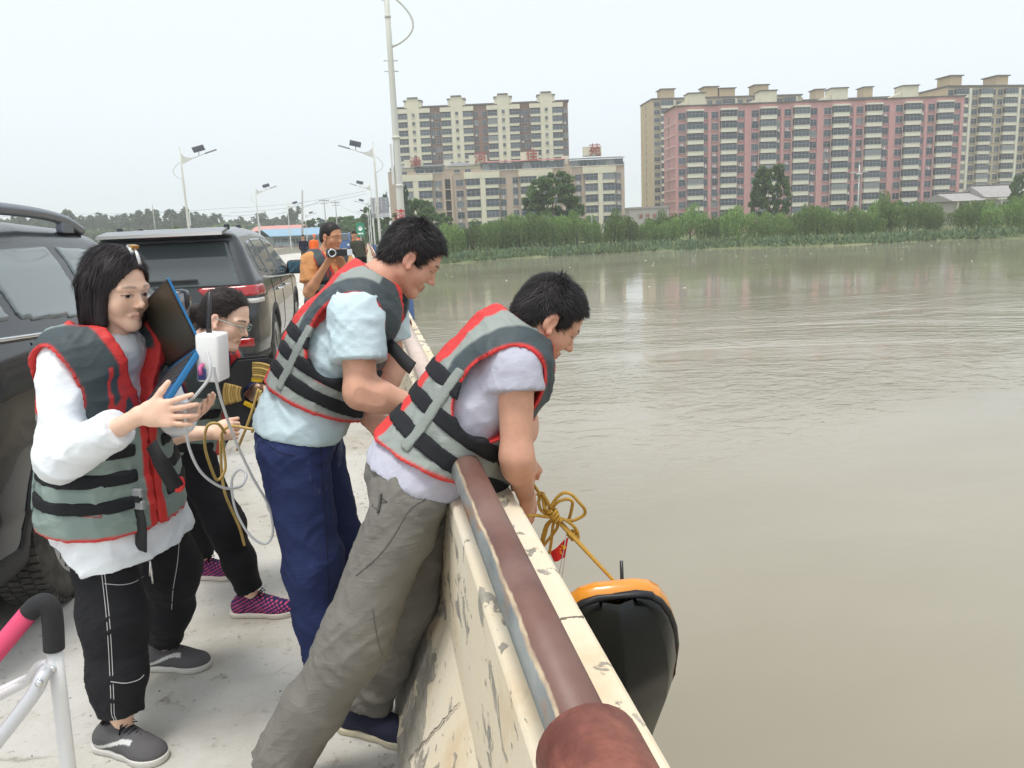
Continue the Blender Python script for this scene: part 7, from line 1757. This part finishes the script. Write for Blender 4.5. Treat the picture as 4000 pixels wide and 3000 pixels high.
for p in ((-0.629,1.485,0.817), (-0.639,1.447,0.812)):
    q = MB(); q.lathe([(0,-.004),(.006,-.004),(.006,.004),(0,.004)], Matrix.Translation(Vector(p)-Vector(t0)) @ Matrix.Rotation(R(90),4,'X'), 10); q.build('rivet', [M_CHROME], tr)
tubes('upright', [[(-0.969,1.750,0.540), (-1.060,1.750,0.171)]], .0135, M_WHT, tr, t0, 12)
# ---------------------------------------------------------------- camcorder
cc = empty('camcorder', (-0.286,6.840,1.441)); tag(cc, 'black and silver camcorder held up by the man in orange', 'camcorder'); Mc = Matrix.Rotation(R(8), 4, 'Z')
q = MB(); q.bbox(-.035,.035,-.06,.08,-.035,.035,.012,0,Mc); q.lathe([(.0,.0),(.034,.0),(.034,.03),(.026,.034),(.024,.02),(0,.018)], Mc @ Matrix.Translation((0,-.06,0)) @ Matrix.Rotation(R(90),4,'X'), 24, 1); q.lathe([(0,.022),(.022,.022)], Mc @ Matrix.Translation((0,-.06,0)) @ Matrix.Rotation(R(90),4,'X'), 20, 2); q.build('camera_body', [M_LAPBLK, M_CHROME, M_SCREEN], cc)
q = MB(); q.bbox(.036,.168,-.012,.004,-.030,.026,.004,0,Mc); q.bbox(.130,.172,-.0135,-.0125,-.028,.024,.0004,1,Mc); q.build('flip_screen', [M_LAPBLK, M_CHROME], cc)
# ---------------------------------------------------------------- people and vehicles far along the road
def far_person(label, x, y, top, legs, skin=(.45,.25,.17), lean=0., h=1.68, hat=None, rz=0., group=None):
    z0 = road_z(y); e = empty('person', (x, y, z0), rz); tag(e, label, 'person', group)
    s = SDF((-.5,-.4,-.05), (.6,.4,1.85), .02); f = h/1.7; ln = lambda z: lean*max(0, z-.9)
    s.ell((ln(1.62),0,1.60*f), (.085,.10,.12), None, .02); s.cap((ln(1.4),0,1.36*f), (ln(1.55),0,1.52*f), .05, .05, .03); s.cap((0,0,.92*f), (ln(1.3),0,1.30*f), .14, .16, .05, flat=((0,1,0), .7))
    for sg in (-1, 1): s.cap((ln(1.35)+sg*.17,0,1.35*f), (ln(1.1)+sg*.22,.05,1.08*f), .055, .045, .03); s.cap((ln(1.1)+sg*.22,.05,1.08*f), (ln(1.0)+sg*.17,.16,.95*f), .042, .032, .03); s.cap((sg*.08,0,.88*f), (sg*.10+lean*.1,-.02+.06*sg,.46*f), .085, .062, .03); s.cap((sg*.10+lean*.1,-.02+.06*sg,.46*f), (sg*.11,.08*sg,.07), .058, .045, .03); s.cap((sg*.11,.08*sg,.05), (sg*.11,.08*sg-.13,.03), .045, .04, .02)
    v, f_ = s.mesh(); c = col_of(v, skin); z = v[:,2]; c = blend(c, ((z < .90*f))*1., legs); c = blend(c, ((z >= .90*f) & (z < 1.42*f) & (np.abs(v[:,0]-lean*.4) < .24))*1., top); c = blend(c, (z < .09)*1., (.03,.03,.03)); c = blend(c, (z > 1.62*f)*1., (.02,.018,.016) if hat is None else hat)
    np_mesh('body', v, f_, M_CLOTH, e, c); return e
G_F = 'people far along the bridge'
far_person('far worker in a bright orange top and dark trousers by the left parapet', *(-2.615,42.000,0.613)[:2], srgb(240,110,50), srgb(36,38,60), hat=srgb(240,100,40), lean=.15, group=G_F)
far_person('far person in a dark shirt beside the orange worker', *(-3.066,42.000,0.635)[:2], srgb(38,42,58), srgb(70,66,56), group=G_F)
far_person('bare armed person in dark clothes leaning on the right parapet far ahead', *(-0.156,26.000,0.910)[:2], srgb(70,72,62), srgb(30,30,32), lean=-.25, group=G_F)
far_person('far person in an orange vest behind the right parapet', *(-0.500,46.000,0.406)[:2], srgb(220,110,70), srgb(60,60,66), group=G_F)
tk = empty('blue_truck', (-2.6,92,road_z(92)), R(3)); tag(tk, 'small blue truck far along the road, behind the man filming', 'truck')
q = MB(); q.prism([(-1.0,.5),(-1.0,1.3),(-.75,2.05),(.6,2.1),(.6,.5)], 0, -.95, .95); q.build('cab', [mat('truck_blue', (.05,.12,.30), .4, coat=.5)], tk)
q = MB(); q.box(-.80,.80,-1.03,-.99,1.35,1.38,0); q.add([(-.82,-.985,1.36),(.82,-.985,1.36),(.72,-.78,2.0),(-.72,-.78,2.0)], [(0,1,2,3)]); q.build('windscreen', [M_CGLASS], tk)
q = MB(); q.box(-1.0,1.0,.65,4.6,.85,1.5); q.build('cargo_bed', [MATS['truck_blue']], tk)
for sx in (-.8, .8):
    for yy in (-.35, 3.6):
        w = empty('wheel', (sx, yy, .365), 0 if sx > 0 else math.pi, tk); 
        for nm, me in zip(('tyre','rim'), (wheel_mesh()[0], wheel_mesh()[2])): inst(nm, me, w)
    q = MB(); q.bbox(sx*.85-.12,sx*.85+.12,-1.04,-1.0,.75,.95,.01); q.build('headlight', [M_WHITEP], tk)
# ---------------------------------------------------------------- haze
hm = bpy.data.materials.new('haze_air'); hm.use_nodes = True; n = hm.node_tree.nodes; n.clear()
pv = n.new('ShaderNodeVolumePrincipled'); pv.inputs['Density'].default_value = .0005; pv.inputs['Color'].default_value = (.97,.985,1.0,1); pv.inputs['Anisotropy'].default_value = .1
out = n.new('ShaderNodeOutputMaterial'); hm.node_tree.links.new(pv.outputs[0], out.inputs['Volume'])
hbx = MB(); hbx.box(-1720, 1720, -450, 1620, -6.5, 62)
ho = hbx.build('haze', [hm]); tag(ho, 'thin grey summer haze over the river', 'haze', kind='stuff')
scene.cycles.volume_step_rate = 5.0
